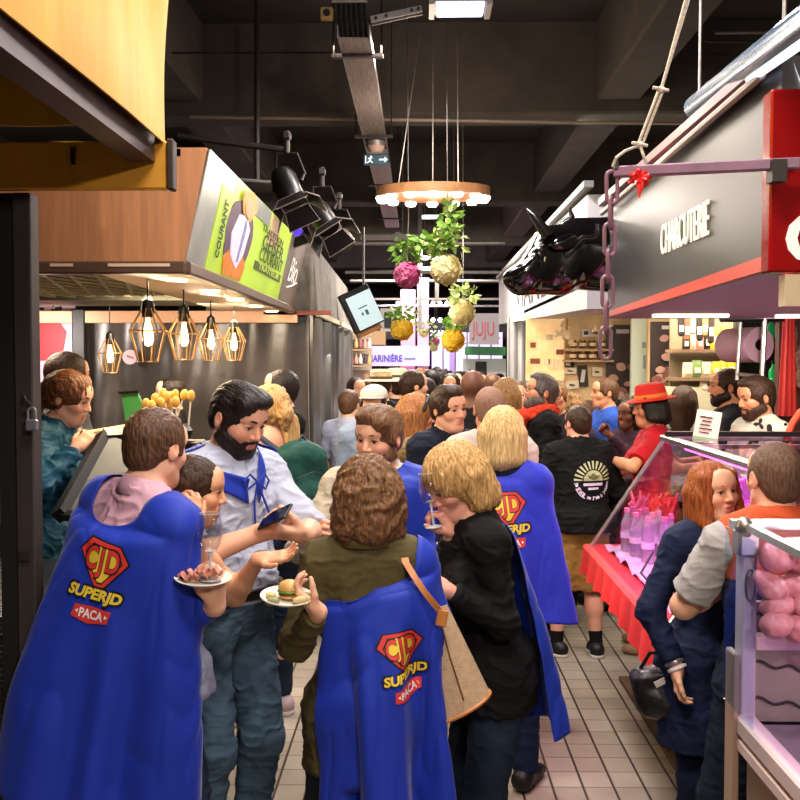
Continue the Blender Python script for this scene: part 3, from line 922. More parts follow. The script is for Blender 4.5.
    def cape(s, material, th0=-105, th1=105, hem=.45, ax=.225, ay=.15, fx=.12, fy=.12, folds=7, fa=.03, ph=0.0, nr=.078, zs=1.432, nu=120, nv=80,
             warp=None, shift=(0, 0), hemvar=0.0, drop=0.0, margin=.008, it=12, dip=.0, cy=-.01):
        th = np.radians(np.linspace(th0, th1, nu)); vv = np.linspace(0, 1, nv)
        T, Vv = np.meshgrid(th, vv, indexing='ij')
        sx, sy = np.sin(T), -np.cos(T)              # 0 = back, + = the wearer's right
        a = np.clip(Vv / .22, 0, 1); t = np.clip((Vv - .22) / .78, 0, 1)
        ea = np.sin(a * PI / 2) ** .9
        back = np.cos(T).clip(0, 1)
        z0 = 1.485 - drop - dip * back; zs_ = zs - .035 * (1 - np.abs(sx)) - drop * .5 - dip * back
        hemz = hem + hemvar * np.sin(T * 2 + ph) + shift[1] * np.sin(T)
        rx = nr + (ax - nr) * ea + fx * t ** .8; ry = nr + (ay - nr) * ea + fy * t ** .8
        fold = (np.cos(folds * T + ph) + .45 * np.cos(folds * 1.73 * T + ph * 2 + 1.3) + .25 * np.sin(folds * 2.9 * T + t * 1.5)) * fa * np.clip(t * 1.5 + .0, 0, 1) ** .9
        fold = fold * (1 + .4 * np.sin(T * 1.3 + 2))
        X = sx * (rx + fold); Y = sy * (ry + fold) + cy
        Z = np.where(Vv < .22, z0 + (zs_ - z0) * a ** 1.7, zs_ + (hemz - zs_) * t)
        L = np.stack([X, Y, Z], 2)
        if warp is not None: L = warp(L, T, t, a)
        c = V(0, 0, .97); k = np.clip((L[..., 2:] - .97) / .4, 0, 1)
        U = (L - c) @ s.UR.T + c
        Um = U[:, int(.22 * nv), :]
        tilt = (U - L)
        anchor = (Um - L[:, int(.22 * nv), :])[:, None, :]
        W = np.where((Vv < .22)[..., None], U, L + anchor * (.45 + .55 * (1 - t[..., None])))
        P = s.base + (W * s.s) @ s.RZ.T
        return s.sheet('cape', material, P, margin=margin, it=it, soft=.42)

def subdivide2(v, f, lmax):
    import bmesh
    bm = bmesh.new(); vs = [bm.verts.new((float(a[0]), float(a[1]), 0)) for a in v]
    for q in f:
        try: bm.faces.new([vs[i] for i in q])
        except ValueError: pass
    bmesh.ops.triangulate(bm, faces=bm.faces[:])
    for _ in range(7):
        e = [x for x in bm.edges if x.calc_length() > lmax]
        if not e: break
        bmesh.ops.subdivide_edges(bm, edges=e, cuts=1, use_grid_fill=False); bmesh.ops.triangulate(bm, faces=bm.faces[:])
    bm.verts.index_update()
    V2 = np.array([x.co[:] for x in bm.verts])[:, :2]; F2 = [tuple(y.index for y in x.verts) for x in bm.faces]
    bm.free(); return V2, F2
def ob_bvh(o):
    off = wloc(o)
    return BVHTree.FromPolygons([tuple(np.array(x.co) + off) for x in o.data.vertices], [tuple(p.vertices) for p in o.data.polygons])
def decal(name, v, f, material, bvh, o, ex, ey, off, parent, lmax=.015, label=None):
    """a printed mark laid on a curved surface: o centre, ex right, ey up, printed from outside"""
    v, f = subdivide2(v, f, lmax); ex = nrm(ex); ey = np.asarray(ey, float); ey = nrm(ey - ex * (ex @ ey)); n = np.cross(ex, ey)
    P = []; ok = []
    for a in v:
        p = np.asarray(o) + ex * a[0] + ey * a[1]
        h, hn, _, dist = bvh.ray_cast(Vector(p + n * .25), Vector(-n), .6)
        if h is None: P.append(p); ok.append(False)
        else:
            hn = np.array(hn); 
            if hn @ n < 0: hn = -hn
            P.append(np.array(h) + n * off); ok.append(True)
    F = [q for q in f if all(ok[i] for i in q) and max(np.linalg.norm(P[q[i]] - P[q[i - 1]]) for i in range(3)) < lmax * 5]
    if not F: return None
    used = sorted({i for q in F for i in q}); mp = {u: i for i, u in enumerate(used)}
    ob = mkmesh(name, [P[i] for i in used], [tuple(mp[i] for i in q) for q in F], material, None)
    me = ob.data; off_ = wloc(parent)
    me.transform(Matrix.Translation(Vector(-off_))); ob.parent = parent
    if label: ob['label'] = label
    return ob
# ---------------------------------------------------------------- the hall
CONC = mat('dark_concrete', '2b2622', .9, var=.25, scale=2.5, bump=.15, bscale=30)
BLACKP = mat('black_painted', '16120f', .75, var=.3, scale=4)
BEIGE = mat('beige_timber', 'b08c6c', .55, var=.12, scale=6, stretch=(6, 6, .6))
STEEL = mat('brushed_steel', 'b9b4b2', .32, metal=.9, var=.08, scale=60, stretch=(1, 1, .1))
DSTEEL = mat('dark_steel', '3a3330', .5, metal=.6)
GALV = mat('galvanised', '8f8a86', .5, metal=.7, var=.15, scale=15)
WHITE = mat('white_paint', 'd8d4ce', .5)
BLACK = mat('black_plastic', '0d0c0c', .45)
CABLE = mat('cable_black', '0a0908', .6)
def glow(name, col, e): return mat(name, col, .5, emit=e)

def tile_floor():
    m = bpy.data.materials.new('floor_tiles'); m.use_nodes = True; nt = m.node_tree; b = nt.nodes['Principled BSDF']
    tc = nt.nodes.new('ShaderNodeTexCoord'); sp = nt.nodes.new('ShaderNodeSeparateXYZ'); nt.links.new(tc.outputs['Object'], sp.inputs[0])
    def mt(op, a, bb=None, c=None):
        n = nt.nodes.new('ShaderNodeMath'); n.operation = op
        for i, x in enumerate((a, bb, c)):
            if x is None: continue
            if isinstance(x, (int, float)): n.inputs[i].default_value = x
            else: nt.links.new(x, n.inputs[i])
        return n.outputs[0]
    TW, TL = .138, .169
    gx = mt('DIVIDE', mt('SUBTRACT', sp.outputs[0], .878 % TW), TW); gy = mt('DIVIDE', mt('SUBTRACT', sp.outputs[1], 5.115 % TL), TL)
    fx = mt('ABSOLUTE', mt('SUBTRACT', mt('FRACT', mt('ADD', gx, .5)), .5)); fy = mt('ABSOLUTE', mt('SUBTRACT', mt('FRACT', mt('ADD', gy, .5)), .5))
    def soft(f, w0, w1):
        mr = nt.nodes.new('ShaderNodeMapRange'); nt.links.new(f, mr.inputs[0]); mr.inputs[1].default_value = w0; mr.inputs[2].default_value = w1; return mr.outputs[0]
    k = mt('MINIMUM', soft(fx, .030, .05), mt('ADD', mt('MULTIPLY', soft(fy, .012, .03), .8), .2))
    cb = nt.nodes.new('ShaderNodeCombineXYZ'); nt.links.new(mt('FLOOR', gx), cb.inputs[0]); nt.links.new(mt('FLOOR', gy), cb.inputs[1])
    wn = nt.nodes.new('ShaderNodeTexWhiteNoise'); nt.links.new(cb.outputs[0], wn.inputs[0])
    nz = nt.nodes.new('ShaderNodeTexNoise'); nz.inputs['Scale'].default_value = 3.0; nz.inputs['Detail'].default_value = 5; nt.links.new(tc.outputs['Object'], nz.inputs[0])
    r = nt.nodes.new('ShaderNodeValToRGB'); r.color_ramp.elements[0].color = (*lin('83786a'), 1); r.color_ramp.elements[1].color = (*lin('a89d8c'), 1)
    nt.links.new(mt('ADD', mt('MULTIPLY', wn.outputs[0], .5), mt('SUBTRACT', mt('MULTIPLY', nz.outputs[0], 1.2), .3)), r.inputs[0])
    mx = nt.nodes.new('ShaderNodeMix'); mx.data_type = 'RGBA'; nt.links.new(k, mx.inputs[0]); mx.inputs[6].default_value = (*lin('2a1c14'), 1); nt.links.new(r.outputs[0], mx.inputs[7])
    nt.links.new(mx.outputs[2], b.inputs['Base Color'])
    nt.links.new(mt('SUBTRACT', .75, mt('MULTIPLY', nz.outputs[0], .45)), b.inputs['Roughness'])
    bp = nt.nodes.new('ShaderNodeBump'); bp.inputs['Strength'].default_value = .4; bp.inputs['Distance'].default_value = .003; nt.links.new(k, bp.inputs['Height']); nt.links.new(bp.outputs[0], b.inputs['Normal'])
    return m

def struct(name, b, m, **k):
    o = b.build(name, m, **k); props(o, kind='structure'); return o
b = MB(); b.box((0, 13, -.05), (14, 40, .1)); struct('floor', b, tile_floor())
b = MB(); b.box((0, 13, 4.72), (14, 40, .12)); struct('ceiling', b, CONC)
b = MB(); b.box((-6.9, 13, 2.3), (.15, 40, 4.8)); struct('wall_left', b, BLACKP)
b = MB(); b.box((6.9, 13, 2.3), (.15, 40, 4.8)); struct('wall_right', b, BLACKP)
b = MB(); b.box((0, 33, 2.3), (14, .15, 4.8)); struct('wall_back', b, mat('back_wall', '3a3236', .9))
n = 0
BEAMC = mat('beam_concrete', '433b34', .9, var=.2, scale=3, bump=.15, bscale=25)
for y in (3.75, 8.25, 12.75, 17.25, 21.75, 26.25):
    n += 1; b = MB(); b.box((0, y + .2, 4.3), (13.9, .42, .76), bev=.02); struct('trim_%d' % n, b, BEAMC)
for x in (-5.3, -1.95, 1.62, 4.9):
    n += 1; b = MB(); b.box((x, 13, 4.36), (.36, 39, .66), bev=.02); struct('trim_%d' % n, b, BEAMC)
# plinth strip beside the counters
b = MB(); b.box((2.06, 4.3, .012), (1.72, 3.3, .03)); struct('trim_%d' % (n + 1), b, mat('gutter_stone', '5a4431', .8, var=.25, scale=12)); n += 1

# ---- ceiling services
t = thing('cable_tray', 'long perforated metal cable tray running under the dark ceiling above the aisle', 'cable tray', (-.36, 6, 3.7))
b = MB(); b.box((-.36, 6.85, 3.70), (.17, 2.5, .008)); b.box((-.36, 11.0, 3.70), (.17, 5.0, .008)); b.build('tray_bed', mat('tray_metal', '7d726b', .55, metal=.4, var=.5, scale=30, stretch=(6, 0.2, 1)), t)
for x in (-.448, -.272):
    b = MB(); b.box((x, 9.5, 3.725), (.006, 7.9, .06)); b.build('side_rail', GALV, t)
for y in (5.9, 8.0, 10.2, 12.6):
    b = MB(); b.box((-.36, y, 3.69), (.3, .04, .02)); b.tube([(-.5, y, 3.69), (-.5, y, 4.66)], .006, 6); b.tube([(-.22, y, 3.69), (-.22, y, 4.66)], .006, 6); b.build('hanger', DSTEEL, t)
t = thing('cable_bundle', 'bundle of dark cables dropping from the ceiling to the cable tray', 'cable', (-.4, 5.6, 3.7))
for k in range(6):
    x = -.44 + .028 * k
    b = MB(); b.tube([(x, 5.45, 4.66), (x + .01 * math.sin(k), 5.5, 4.3), (x - .01, 5.55, 4.0), (x, 5.7, 3.74), (x, 6.6, 3.72)], .011, 8); b.build('cable', CABLE, t)
for k in range(3):
    b = MB(); b.tube([(-.47, 5.46, 3.85 + .2 * k), (-.28, 5.46, 3.85 + .2 * k)], .008, 6); b.build('cable_tie', GALV, t)
t = thing('junction_box', 'small yellowish square junction box beside the hanging cable bundle', 'junction box', at(327, 14, 5.6))
b = MB(); b.box(at(327, 14, 5.6), (.07, .04, .07), bev=.006); b.build('housing', mat('box_cream', 'b89a5c', .6), t)
b = MB(); b.cyl(at(327, 14, 5.6) + V(0, -.02, 0), at(327, 14, 5.6) + V(0, -.03, 0), .02, 12); b.build('knob', BLACK, t)
t = thing('mounting_channel', 'pale perforated steel channel angled between the cable tray and the ceiling lamp', 'channel', at(372, 22, 5.5))
A, B_ = at(371, 21, 5.5), at(422, 10, 5.5)
R = frame_z(B_ - A, (0, 1, 0)); L_ = np.linalg.norm(B_ - A)
b = MB(); b.box((A + B_) / 2, (.012, .05, L_), R); b.build('web', GALV, t)
for s_ in (-1, 1): b = MB(); b.box((A + B_) / 2 + R @ V(.0, s_ * .025, 0), (.035, .005, L_), R); b.build('flange', GALV, t)
for f in (.1, .3, .8, .93): b = MB(); c = A + (B_ - A) * f - V(0, .02, 0); b.cyl(c, c - V(0, .02, 0), .009, 8); b.build('bolt', BLACK, t)
def lamp_batten(name, label, c, size, m, group=None, R=None):
    t = thing(name, label, 'ceiling light', c, group=group); R = np.eye(3) if R is None else R
    b = MB(); b.box(c + V(0, 0, .03), (size[0] * 1.25, size[1] * 1.2, .06), R, bev=.01); b.build('housing', GALV, t)
    b = MB(); b.box(c - V(0, 0, .006), (size[0], size[1], .02), R, bev=.006); b.build('diffuser', m, t)
    for s_ in (-1, 1): b = MB(); b.box(c + R @ V(s_ * size[0] * .6, 0, -.005), (.03, size[1] * 1.2, .03), R); b.build('end_cap', GALV, t)
    return t
lamp_batten('ceiling_light', 'lit rectangular lamp at the top of the picture beside a steel channel', at(460, 8, 5.4), (.25, .20, .05), glow('lamp_cool', 'dfe2ff', 3.0))
# thin conduits and rods crossing the ceiling
def conduit(label, pts, r=.012, m=None, group=None):
    o = MB().tube(pts, r, 8).build('conduit', m or GALV); return props(o, label, 'conduit', group)
conduit('thin horizontal conduit across the upper left ceiling beside the cable bundle', [at(172, 53, 7.0), at(335, 53, 7.0)], .008, DSTEEL)
conduit('vertical dark drop rod hanging above the wooden stall panel', [at(257, 0, 7.0), at(257, 180, 7.0)], .02, DSTEEL)
conduit('pale rod standing in for the lit lower edge of the nearest ceiling beam', [at(190, 117, 8.05), at(705, 124, 8.05)], .013, mat('lit_edge_pale', '8a7a6c', .5, metal=.4))  # painted highlight: a pale rod plays the lit edge of the beam
conduit('thin pipes high above the right sign panel near the tube lamp', [at(715, 33, 7.2), at(800, 32, 7.2)], .010, GALV)
conduit('second thin pipe just below another above the right sign panel', [at(705, 41, 7.2), at(800, 43, 7.2)], .010, DSTEEL)
for k, (y, z, x0, x1) in enumerate(((243, 13.2, 345, 505), (272, 14.5, 345, 500), (281, 15.2, 350, 505), (299, 17.0, 350, 505), (306, 18.0, 360, 505))):
    conduit(['topmost of the far grey ceiling pipes behind the flower balls', 'far ceiling pipe level with the pink flower ball', 'far ceiling pipe just under the pink flower ball', 'far ceiling pipe above the tilted screen', 'lowest far ceiling pipe above the yellow flower balls'][k], [at(x0, y, z), at(x1, y, z)], .03 if k < 2 else .022, GALV)
b = MB(); b.box(at(398, 237, 13.0), (1.0, .12, .07), bev=.02); b.cyl(at(398, 237, 13.0) - V(0, .07, 0), at(398, 237, 13.0) + V(0, .07, 0), .06, 12)
props(b.build('linear_air_diffuser', mat('diffuser_grey', '9a9692', .5)), 'grey linear air diffuser on the far ceiling behind the flower balls', 'air diffuser')
t = thing('ventilation_duct', 'grey vertical service post with light strips behind the hanging flowers', 'duct', at(428, 250, 15))
b = MB(); b.box((at(420, 205, 15) + at(420, 330, 15)) / 2, (.06, .06, 1.9)); b.box((at(437, 265, 15) + at(437, 300, 15)) / 2, (.05, .05, .6)); b.build('post', GALV, t)
for y in (217, 247, 258, 269): b = MB(); b.box(at(430, y, 15), (.26, .05, .05)); b.build('light_strip', glow('strip_white', 'ffffff', 3.5), t)

# ---- ring chandelier
rc = at(433, 193, 7.0); rt = thing('ring_chandelier', 'round wooden ring chandelier studded with glowing white bulbs above the aisle', 'chandelier', rc)
RT = rotx(3.4)
b = MB(); b.lathe([(.33, -.03), (.395, -.03), (.395, .035), (.33, .035), (.33, -.03)], rc, 56, RT); b.build('ring', mat('ring_wood', '9a6a42', .5, var=.2, scale=14), rt)
BULB = glow('bulb_white', 'fff1dc', 9.0)
for k in range(14):
    a = 2 * PI * (k + .5) / 14; c = rc + RT @ V(.362 * math.cos(a), .362 * math.sin(a), -.035)
    b = MB(); b.lathe([(.0, -.03), (.03, -.026), (.042, -.008), (.036, .004)], c, 14); b.build('bulb', BULB, rt)
for dx, x2, y2 in ((-.25, 421, 115), (.18, 457, 115), (.0, 433, 110)):
    b = MB(); b.tube([rc + V(dx, .1, .03), V(at(x2, y2, 7.6)[0], 7.6, 4.4)], .004, 6); b.build('suspension_cable', GALV, rt)

# ---- hanging flower balls
LEAF = mat('leaf_green', '6f9a34', .55, var=.45, scale=30); LEAF2 = mat('leaf_pale', 'a8b86a', .55, var=.3, scale=30)
def leaf_mb(b, c, d, n, L, w):
    d = nrm(d); n = nrm(n - d * (n @ d)); t = np.cross(d, n); P = []
    for i, f in enumerate((0, .3, .65, 1.0)):
        ww = (.12, .9, .8, .05)[i] * w; z = -(f ** 2) * L * .3
        for s_ in (-1, 0, 1): P.append(c + d * L * f + t * s_ * ww + n * (z + (0 if s_ else -.12 * w)))
    b.add(P, [(i * 3 + j, i * 3 + j + 1, i * 3 + j + 4, i * 3 + j + 3) for i in range(3) for j in range(2)])
def petal_ball(c, r, m, parent, name='flower_head', N=150, petal=.42):
    b = MB(); b.sphere(c, r * .86, 14, 10); ga = PI * (3 - 5 ** .5)
    for k in range(N):
        z = 1 - 2 * (k + .5) / N; q = math.sqrt(1 - z * z); nn = V(q * math.cos(ga * k), q * math.sin(ga * k), z)
        t = nrm(np.cross(nn, (0.2, .1, 1)) + RNG.normal(0, .5, 3)); p = c + nn * r * (.86 + .08 * RNG.random())
        u = nrm(t - nn * (t @ nn)); w = np.cross(nn, u); s_ = r * petal * (.7 + .5 * RNG.random())
        P = [p - u * s_ * .5, p + w * s_ * .5 - u * s_ * .1 + nn * s_ * .25, p + u * s_ * .55 + nn * s_ * .55, p - w * s_ * .5 - u * s_ * .1 + nn * s_ * .25, p + nn * s_ * .1]
        b.add(P, [(0, 1, 4), (1, 2, 4), (2, 3, 4), (3, 0, 4)])
    return b.build(name, m, parent, auto=50)
def foliage(c, R, N, m, parent, sz=.05, name='foliage', down=.3):
    b = MB()
    for k in range(N):
        v = RNG.normal(0, 1, 3); v /= np.linalg.norm(v); p = c + v * np.asarray(R) * RNG.random() ** .4
        leaf_mb(b, p, v + V(0, 0, -down) + RNG.normal(0, .4, 3), RNG.normal(0, 1, 3), sz * (.7 + .6 * RNG.random()), sz * .38)
    return b.build(name, m, parent, auto=60)
PET = dict(pink=mat('petal_pink', 'd06a92', .6, color2='a83a66', var=.2, scale=40), cream=mat('petal_cream', 'e6d9a0', .6, color2='cdb976', var=.2, scale=40), yel=mat('petal_yellow', 'efc93a', .6, color2='d9a51e', var=.2, scale=40))
for lab, px, py, r, d, pm, fol, dy in (
    ('pink hanging flower ball, left one under the ring chandelier', 407, 275, 12.5, 6.8, 'pink', (.12, .08, .10), 26),
    ('large cream hanging flower ball under the ring chandelier', 446, 270, 14.5, 6.8, 'cream', (.13, .08, .11), 27),
    ('pale cream flower ball right of centre near the white sign', 462, 313, 12, 8.6, 'cream', (.13, .1, .08), 12),
    ('yellow flower ball on the left, beside the tilted screen', 402, 329, 10.5, 9.6, 'yel', (.13, .1, .07), 12),
    ('bright yellow flower ball, the lower one over the crowd', 453, 340, 11, 9.2, 'yel', (.1, .08, .06), 12),
    ('tiny pink flower ball far down the aisle', 436, 341, 4, 14.5, 'pink', (.04, .04, .03), 4),
    ('tiny cream flower ball below a tiny pink one far away', 434, 348, 4, 14.5, 'cream', (.04, .04, .03), 4),
    ('small greenish flower ball between the two yellow ones', 424, 333, 4.5, 13.0, 'cream', (.2, .1, .08), 5)):
    c = at(px, py, d); rr = r * d / FPX; t = thing('flower_ball', lab, 'hanging flower', c, group='flower balls hanging over the aisle')
    petal_ball(c, rr, PET[pm], t, N=170 if r > 8 else 60)
    foliage(c + V(0, 0, rr + dy * .45 * d / FPX), fol, 60 if r > 8 else 25, LEAF if pm != 'cream' else LEAF2, t, .055)
    b = MB(); b.tube([c + V(0, 0, rr), c + V(.01, 0, rr + .3), V(c[0], c[1] + .02, 4.6)], .003, 6); b.build('cord', GALV, t)
t = thing('trailing_ivy', 'green leafy ivy spray climbing the cords over the flower balls', 'plant', at(446, 240, 6.8))
foliage(at(449, 222, 6.8), (.05, .05, .13), 70, LEAF, t, .06, 'foliage'); foliage(at(428, 243, 6.8), (.20, .06, .045), 90, LEAF, t, .06, 'foliage')
b = MB(); b.tube([at(412, 246, 6.8), at(430, 240, 6.8), at(447, 243, 6.8), at(455, 228, 6.8), at(449, 212, 6.8), at(452, 205, 6.8)], .004, 6); b.build('stem', mat('stem_brown', '5a5028', .7), t)

# ---- exit sign and dome lamp
c = at(376, 160, 8.0); t = thing('exit_sign', 'small dark teal exit sign with white running man and arrow under the cable tray', 'exit sign', c)
b = MB(); b.box(c, (.20, .03, .085), bev=.006); b.build('panel', mat('exit_teal', '12404e', .4, emit=.15), t)
W_ = mat('sign_white', 'dfe9ee', .5, emit=.6)
b = MB(); b.box(c + V(.05, -.017, 0), (.05, .004, .012)); b.prism([(.0, -.022), (.026, 0), (.0, .022)], .004, np.array([[1, 0, 0], [0, 0, -1], [0, 1, 0.]]), c + V(.068, -.016, 0)); b.build('arrow', W_, t)
b = MB(); f = c + V(-.045, -.017, 0)
b.sphere(f + V(.006, 0, .026), .007, 8, 6); b.box(f + V(0, 0, .006), (.014, .004, .028), roty(15)); b.box(f + V(-.012, 0, -.016), (.03, .004, .008), roty(-35)); b.box(f + V(.01, 0, -.016), (.026, .004, .008), roty(50)); b.box(f + V(.0, 0, .012), (.038, .004, .007), roty(-12)); b.box(f + V(-.036, 0, 0), (.008, .004, .06)); b.build('running_figure', W_, t)
c = at(376, 148, 8.0); t = thing('dome_lamp', 'small frosted dome lamp directly above the exit sign', 'lamp', c)
b = MB(); b.lathe([(.0, -.045), (.045, -.035), (.065, -.005), (.07, .01)], c, 20); b.build('dome', mat('dome_frost', 'b89a8c', .4), t); b = MB(); b.cyl(c + V(0, 0, .01), c + V(0, 0, .05), .075, 20); b.build('base', GALV, t)

# ---- stage lights over the left stall
def stage_light(label, c, aim, s=1.0, barn=True, m=None, lit=None, group='stage lights over the left stall'):
    t = thing('stage_light', label, 'spotlight', c, group=group); R = frame_z(-nrm(aim)); m = m or mat('spot_black', '1d1a19', .35, metal=.4)
    b = MB(); b.lathe([(.075 * s, -.11 * s), (.08 * s, -.10 * s), (.08 * s, .06 * s), (.06 * s, .11 * s), (.0, .13 * s)], c, 20, R); b.build('can', m, t)
    b = MB(); b.lathe([(.0, -.10 * s), (.07 * s, -.102 * s), (.072 * s, -.11 * s)], c, 20, R); b.build('lens', lit or mat('spot_lens', '50463c', .1), t)
    b = MB(); b.tube([c + R @ V(.095 * s, 0, 0), c + R @ V(.1 * s, .06 * s, 0) + V(0, 0, .07 * s), c + V(.06 * s, 0, .2 * s), c + V(-.06 * s, 0, .2 * s), c + R @ V(-.1 * s, .06 * s, 0) + V(0, 0, .07 * s), c + R @ V(-.095 * s, 0, 0)], .009 * s, 6); b.build('yoke', DSTEEL, t)
    b = MB(); b.tube([c + V(0, 0, .2 * s), c + V(0, 0, .33 * s)], .018 * s, 8); b.box(c + V(0, 0, .3 * s), (.05 * s, .06 * s, .05 * s), bev=.01); b.build('clamp', DSTEEL, t)
    if barn:
        for k in range(4):
            a = PI / 2 * k; d = V(math.cos(a), math.sin(a), 0); w = V(-math.sin(a), math.cos(a), 0)
            P = [d * .08 - w * .075 + V(0, 0, -.11), d * .08 + w * .075 + V(0, 0, -.11), d * .16 + w * .1 + V(0, 0, -.2), d * .16 - w * .1 + V(0, 0, -.2)]
            P = np.array(P) * s; q = np.concatenate([P, P + d * .004]) @ R.T + c; ed = P @ R.T + c
            b = MB(); b.hexa(q); b.build('barn_door', mat('barn_edge', '2a2523', .3, metal=.6), t); b = MB(); b.tube(list(ed), .004 * s, 5, closed=True); b.build('door_rim', mat('barn_rim', 'a89c92', .35, metal=.5), t)
    return t
stage_light('black stage light with open flaps, nearest above the green stall sign', at(287, 187, 6.0), (.35, -.3, -.8), 1.0)
stage_light('middle black stage light with a pale wire frame, tilted down to the right', at(322, 217, 6.4), (.5, -.4, -.8), .95)
stage_light('grey stage light farthest right of the row, aimed down at the aisle', at(339, 236, 6.9), (.55, -.5, -.7), .9, False, mat('spot_grey', '6a625e', .35, metal=.6))
stage_light('small violet glowing lamp tucked behind the green stall sign', at(295, 226, 6.8), (.2, -.6, -.6), .55, True, mat('violet_can', '3a3aa0', .4), glow('violet_glow', '7a4cff', 3))
conduit('dark pipe rail that carries the stage lights over the left stall', [at(178, 136, 6.1), at(230, 143, 6.1), at(286, 150, 6.1)], .02, DSTEEL)
conduit('short pale bracket rod below the stage light rail', [at(232, 179, 6.2), at(275, 183, 6.2)], .012, GALV)

# ---- tube lamp and hall edge on the right
A, B_ = at(694, 108, 4.1), at(800, 28, 2.6)
t = thing('tube_lamp', 'long bluish tube lamp in a clear housing at the upper right above the sign', 'tube lamp', (A + B_) / 2)
R = frame_z(B_ - A, (0, 0, 1)); L_ = np.linalg.norm(B_ - A)
d_ = nrm(B_ - A); B2 = A + d_ * L_ * 1.35
b = MB(); b.tube([A, A + d_ * .03, B2], [.03, .045, .045], 16); b.build('housing', mat('tube_housing', '5d6f80', .25, metal=.5), t)
b = MB(); b.tube([A + V(.0, 0, -.035) + d_ * .06, B2 + V(.0, 0, -.035)], .019, 12); b.build('tube', glow('tube_cool', 'c9dcff', 2.6), t)
for s_ in (.08, .9): b = MB(); p = A + d_ * L_ * s_; b.tube([p, V(p[0], p[1], 4.6)], .006, 6); b.build('suspension_rod', GALV, t)
# ---------------------------------------------------------------- nearest stall on the left: yellow awning and post
YEL = mat('yellow_tarp', 'bd8718', .6, var=.16, scale=3.5, stretch=(1, 1, .35), bump=.5, bscale=7)
YELP = mat('yellow_panel', 'c88a24', .5, var=.1, scale=6)
t = thing('stall_awning', 'yellow awning with dark steel edge beam in the upper left corner', 'awning', (-.76, 3.0, 2.43))
# tarp fascia along the aisle, leaning a little outwards at the top
nu, nv = 60, 24; P = np.zeros((nu, nv, 3))
for i in range(nu):
    y = .15 + (3.0 - .15) * i / (nu - 1)
    for j in range(nv):
        f = j / (nv - 1); z = 2.565 + f * 1.1
        w = .012 * math.sin(y * 11 + f * 2) * f + .01 * math.sin(y * 23 + 1.3 + f * 4) * f + .008 * math.sin(f * 9 + y * 3)
        P[i, j] = (-.765 + .03 * f + w, y + .02 * f, z)
b = MB(); b.shell(P, .006); b.build('tarp_fascia', YEL, t, auto=60)
nu, nv = 20, 20; P = np.zeros((nu, nv, 3))
for i in range(nu):
    for j in range(nv): P[i, j] = (-.765 - 1.6 * i / (nu - 1), 3.0 + .01 * math.sin(i * 1.7), 2.62 + 1.05 * j / (nv - 1))
b = MB(); b.shell(P, .006); b.build('tarp_end', YEL, t)
b = MB(); b.box((-1.58, 3.0, 2.50), (1.66, .03, .145), bev=.006); b.build('front_board', YELP, t)
b = MB(); b.box((-.738, 2.995, 2.50), (.02, .05, .15), bev=.004); b.build('end_strip', mat('dark_brown', '2b1c12', .6), t)
BEAMM = mat('beam_brown', '4a3730', .5, metal=.35, var=.2, scale=12)
b = MB(); b.box((-.79, 1.55, 2.545), (.012, 2.85, .075)); b.box((-.82, 1.55, 2.51), (.075, 2.85, .008)); b.box((-.82, 1.55, 2.582), (.075, 2.85, .008)); b.build('edge_beam', BEAMM, t)
b = MB(); b.box((-.825, 2.2, 2.546), (.06, .012, .065)); b.box((-.825, 2.93, 2.546), (.06, .012, .065)); b.build('beam_stiffener', BEAMM, t)
b = MB(); b.box((-1.6, 1.5, 2.80), (1.6, 3.0, .02)); b.build('soffit', mat('soffit_dark', '1c100a', .8), t)
for x, z in ((95, 60), (95, 75)): b = MB(); p = V((x - 419) / FPX * 2.1 + .05, 2.1, 1.92 + (360 - z) * .0024); b.sphere((-.757, 2.33, 2.72 if z == 60 else 2.66), (.004, .006, .006), 8, 6); b.build('eyelet', BLACK, t)
b = MB(); b.box(at(73, 156, 2.975), (.012, .012, .05)); b.build('latch', DSTEEL, t)

PX, PY = -1.185, 3.0
t = thing('stall_post', 'dark brown steel post with a padlock at the left edge of the picture', 'post', (PX, PY, 0))
b = MB(); b.box((-1.19, 3.02, 1.21), (.055, .07, 2.42), bev=.004); b.build('post', mat('post_brown', '3c332e', .55, metal=.3, var=.2, scale=8, stretch=(1, 1, .1)), t)
b = MB(); b.box((-1.245, 3.02, 1.21), (.05, .05, 2.42)); b.build('side_post', mat('post_black', '0f0b09', .6), t)
b = MB(); b.box((-1.19, 2.975, 1.33), (.03, .006, .03)); b.tube([(-1.185, 2.97, 1.815), (-1.17, 2.95, 1.80), (-1.16, 2.965, 1.785)], .005, 6); b.build('hasp', DSTEEL, t)
pl = at(32, 425, 2.95); t = thing('padlock', 'grey square padlock hanging from the hasp of the dark left post', 'padlock', pl)
b = MB(); b.box(pl, (.036, .018, .034), bev=.004); b.build('lock_body', mat('lock_grey', '8d8692', .35, metal=.6), t)
b = MB(); b.tube([pl + V(-.012, 0, .015)] + [pl + V(.012 * math.cos(a), 0, .04 + .012 * math.sin(a)) for a in np.linspace(PI, 0, 9)] + [pl + V(.012, 0, .015)], .0035, 8); b.build('shackle', STEEL, t)
t = thing('mesh_fence', 'fine wire mesh panel at the extreme left edge beside the dark post', 'fence', (-1.5, 3.0, 0))
b = MB()
for k in range(14): b.box((-1.5 + .016 * k, 3.03, 1.6), (.002, .002, 1.6))
for k in range(90): b.box((-1.40, 3.034, .82 + .018 * k), (.24, .002, .002))
b.build('mesh', mat('mesh_wire', '55504a', .5, metal=.6), t)
b = MB(); b.box((-1.40, 3.03, .80), (.26, .02, .03)); b.box((-1.40, 3.03, 2.41), (.26, .02, .03)); b.build('rail', DSTEEL, t)
t = thing('wooden_ledge', 'dark wooden lower board behind the caped man at the left edge', 'board', (-1.40, 3.06, .0))
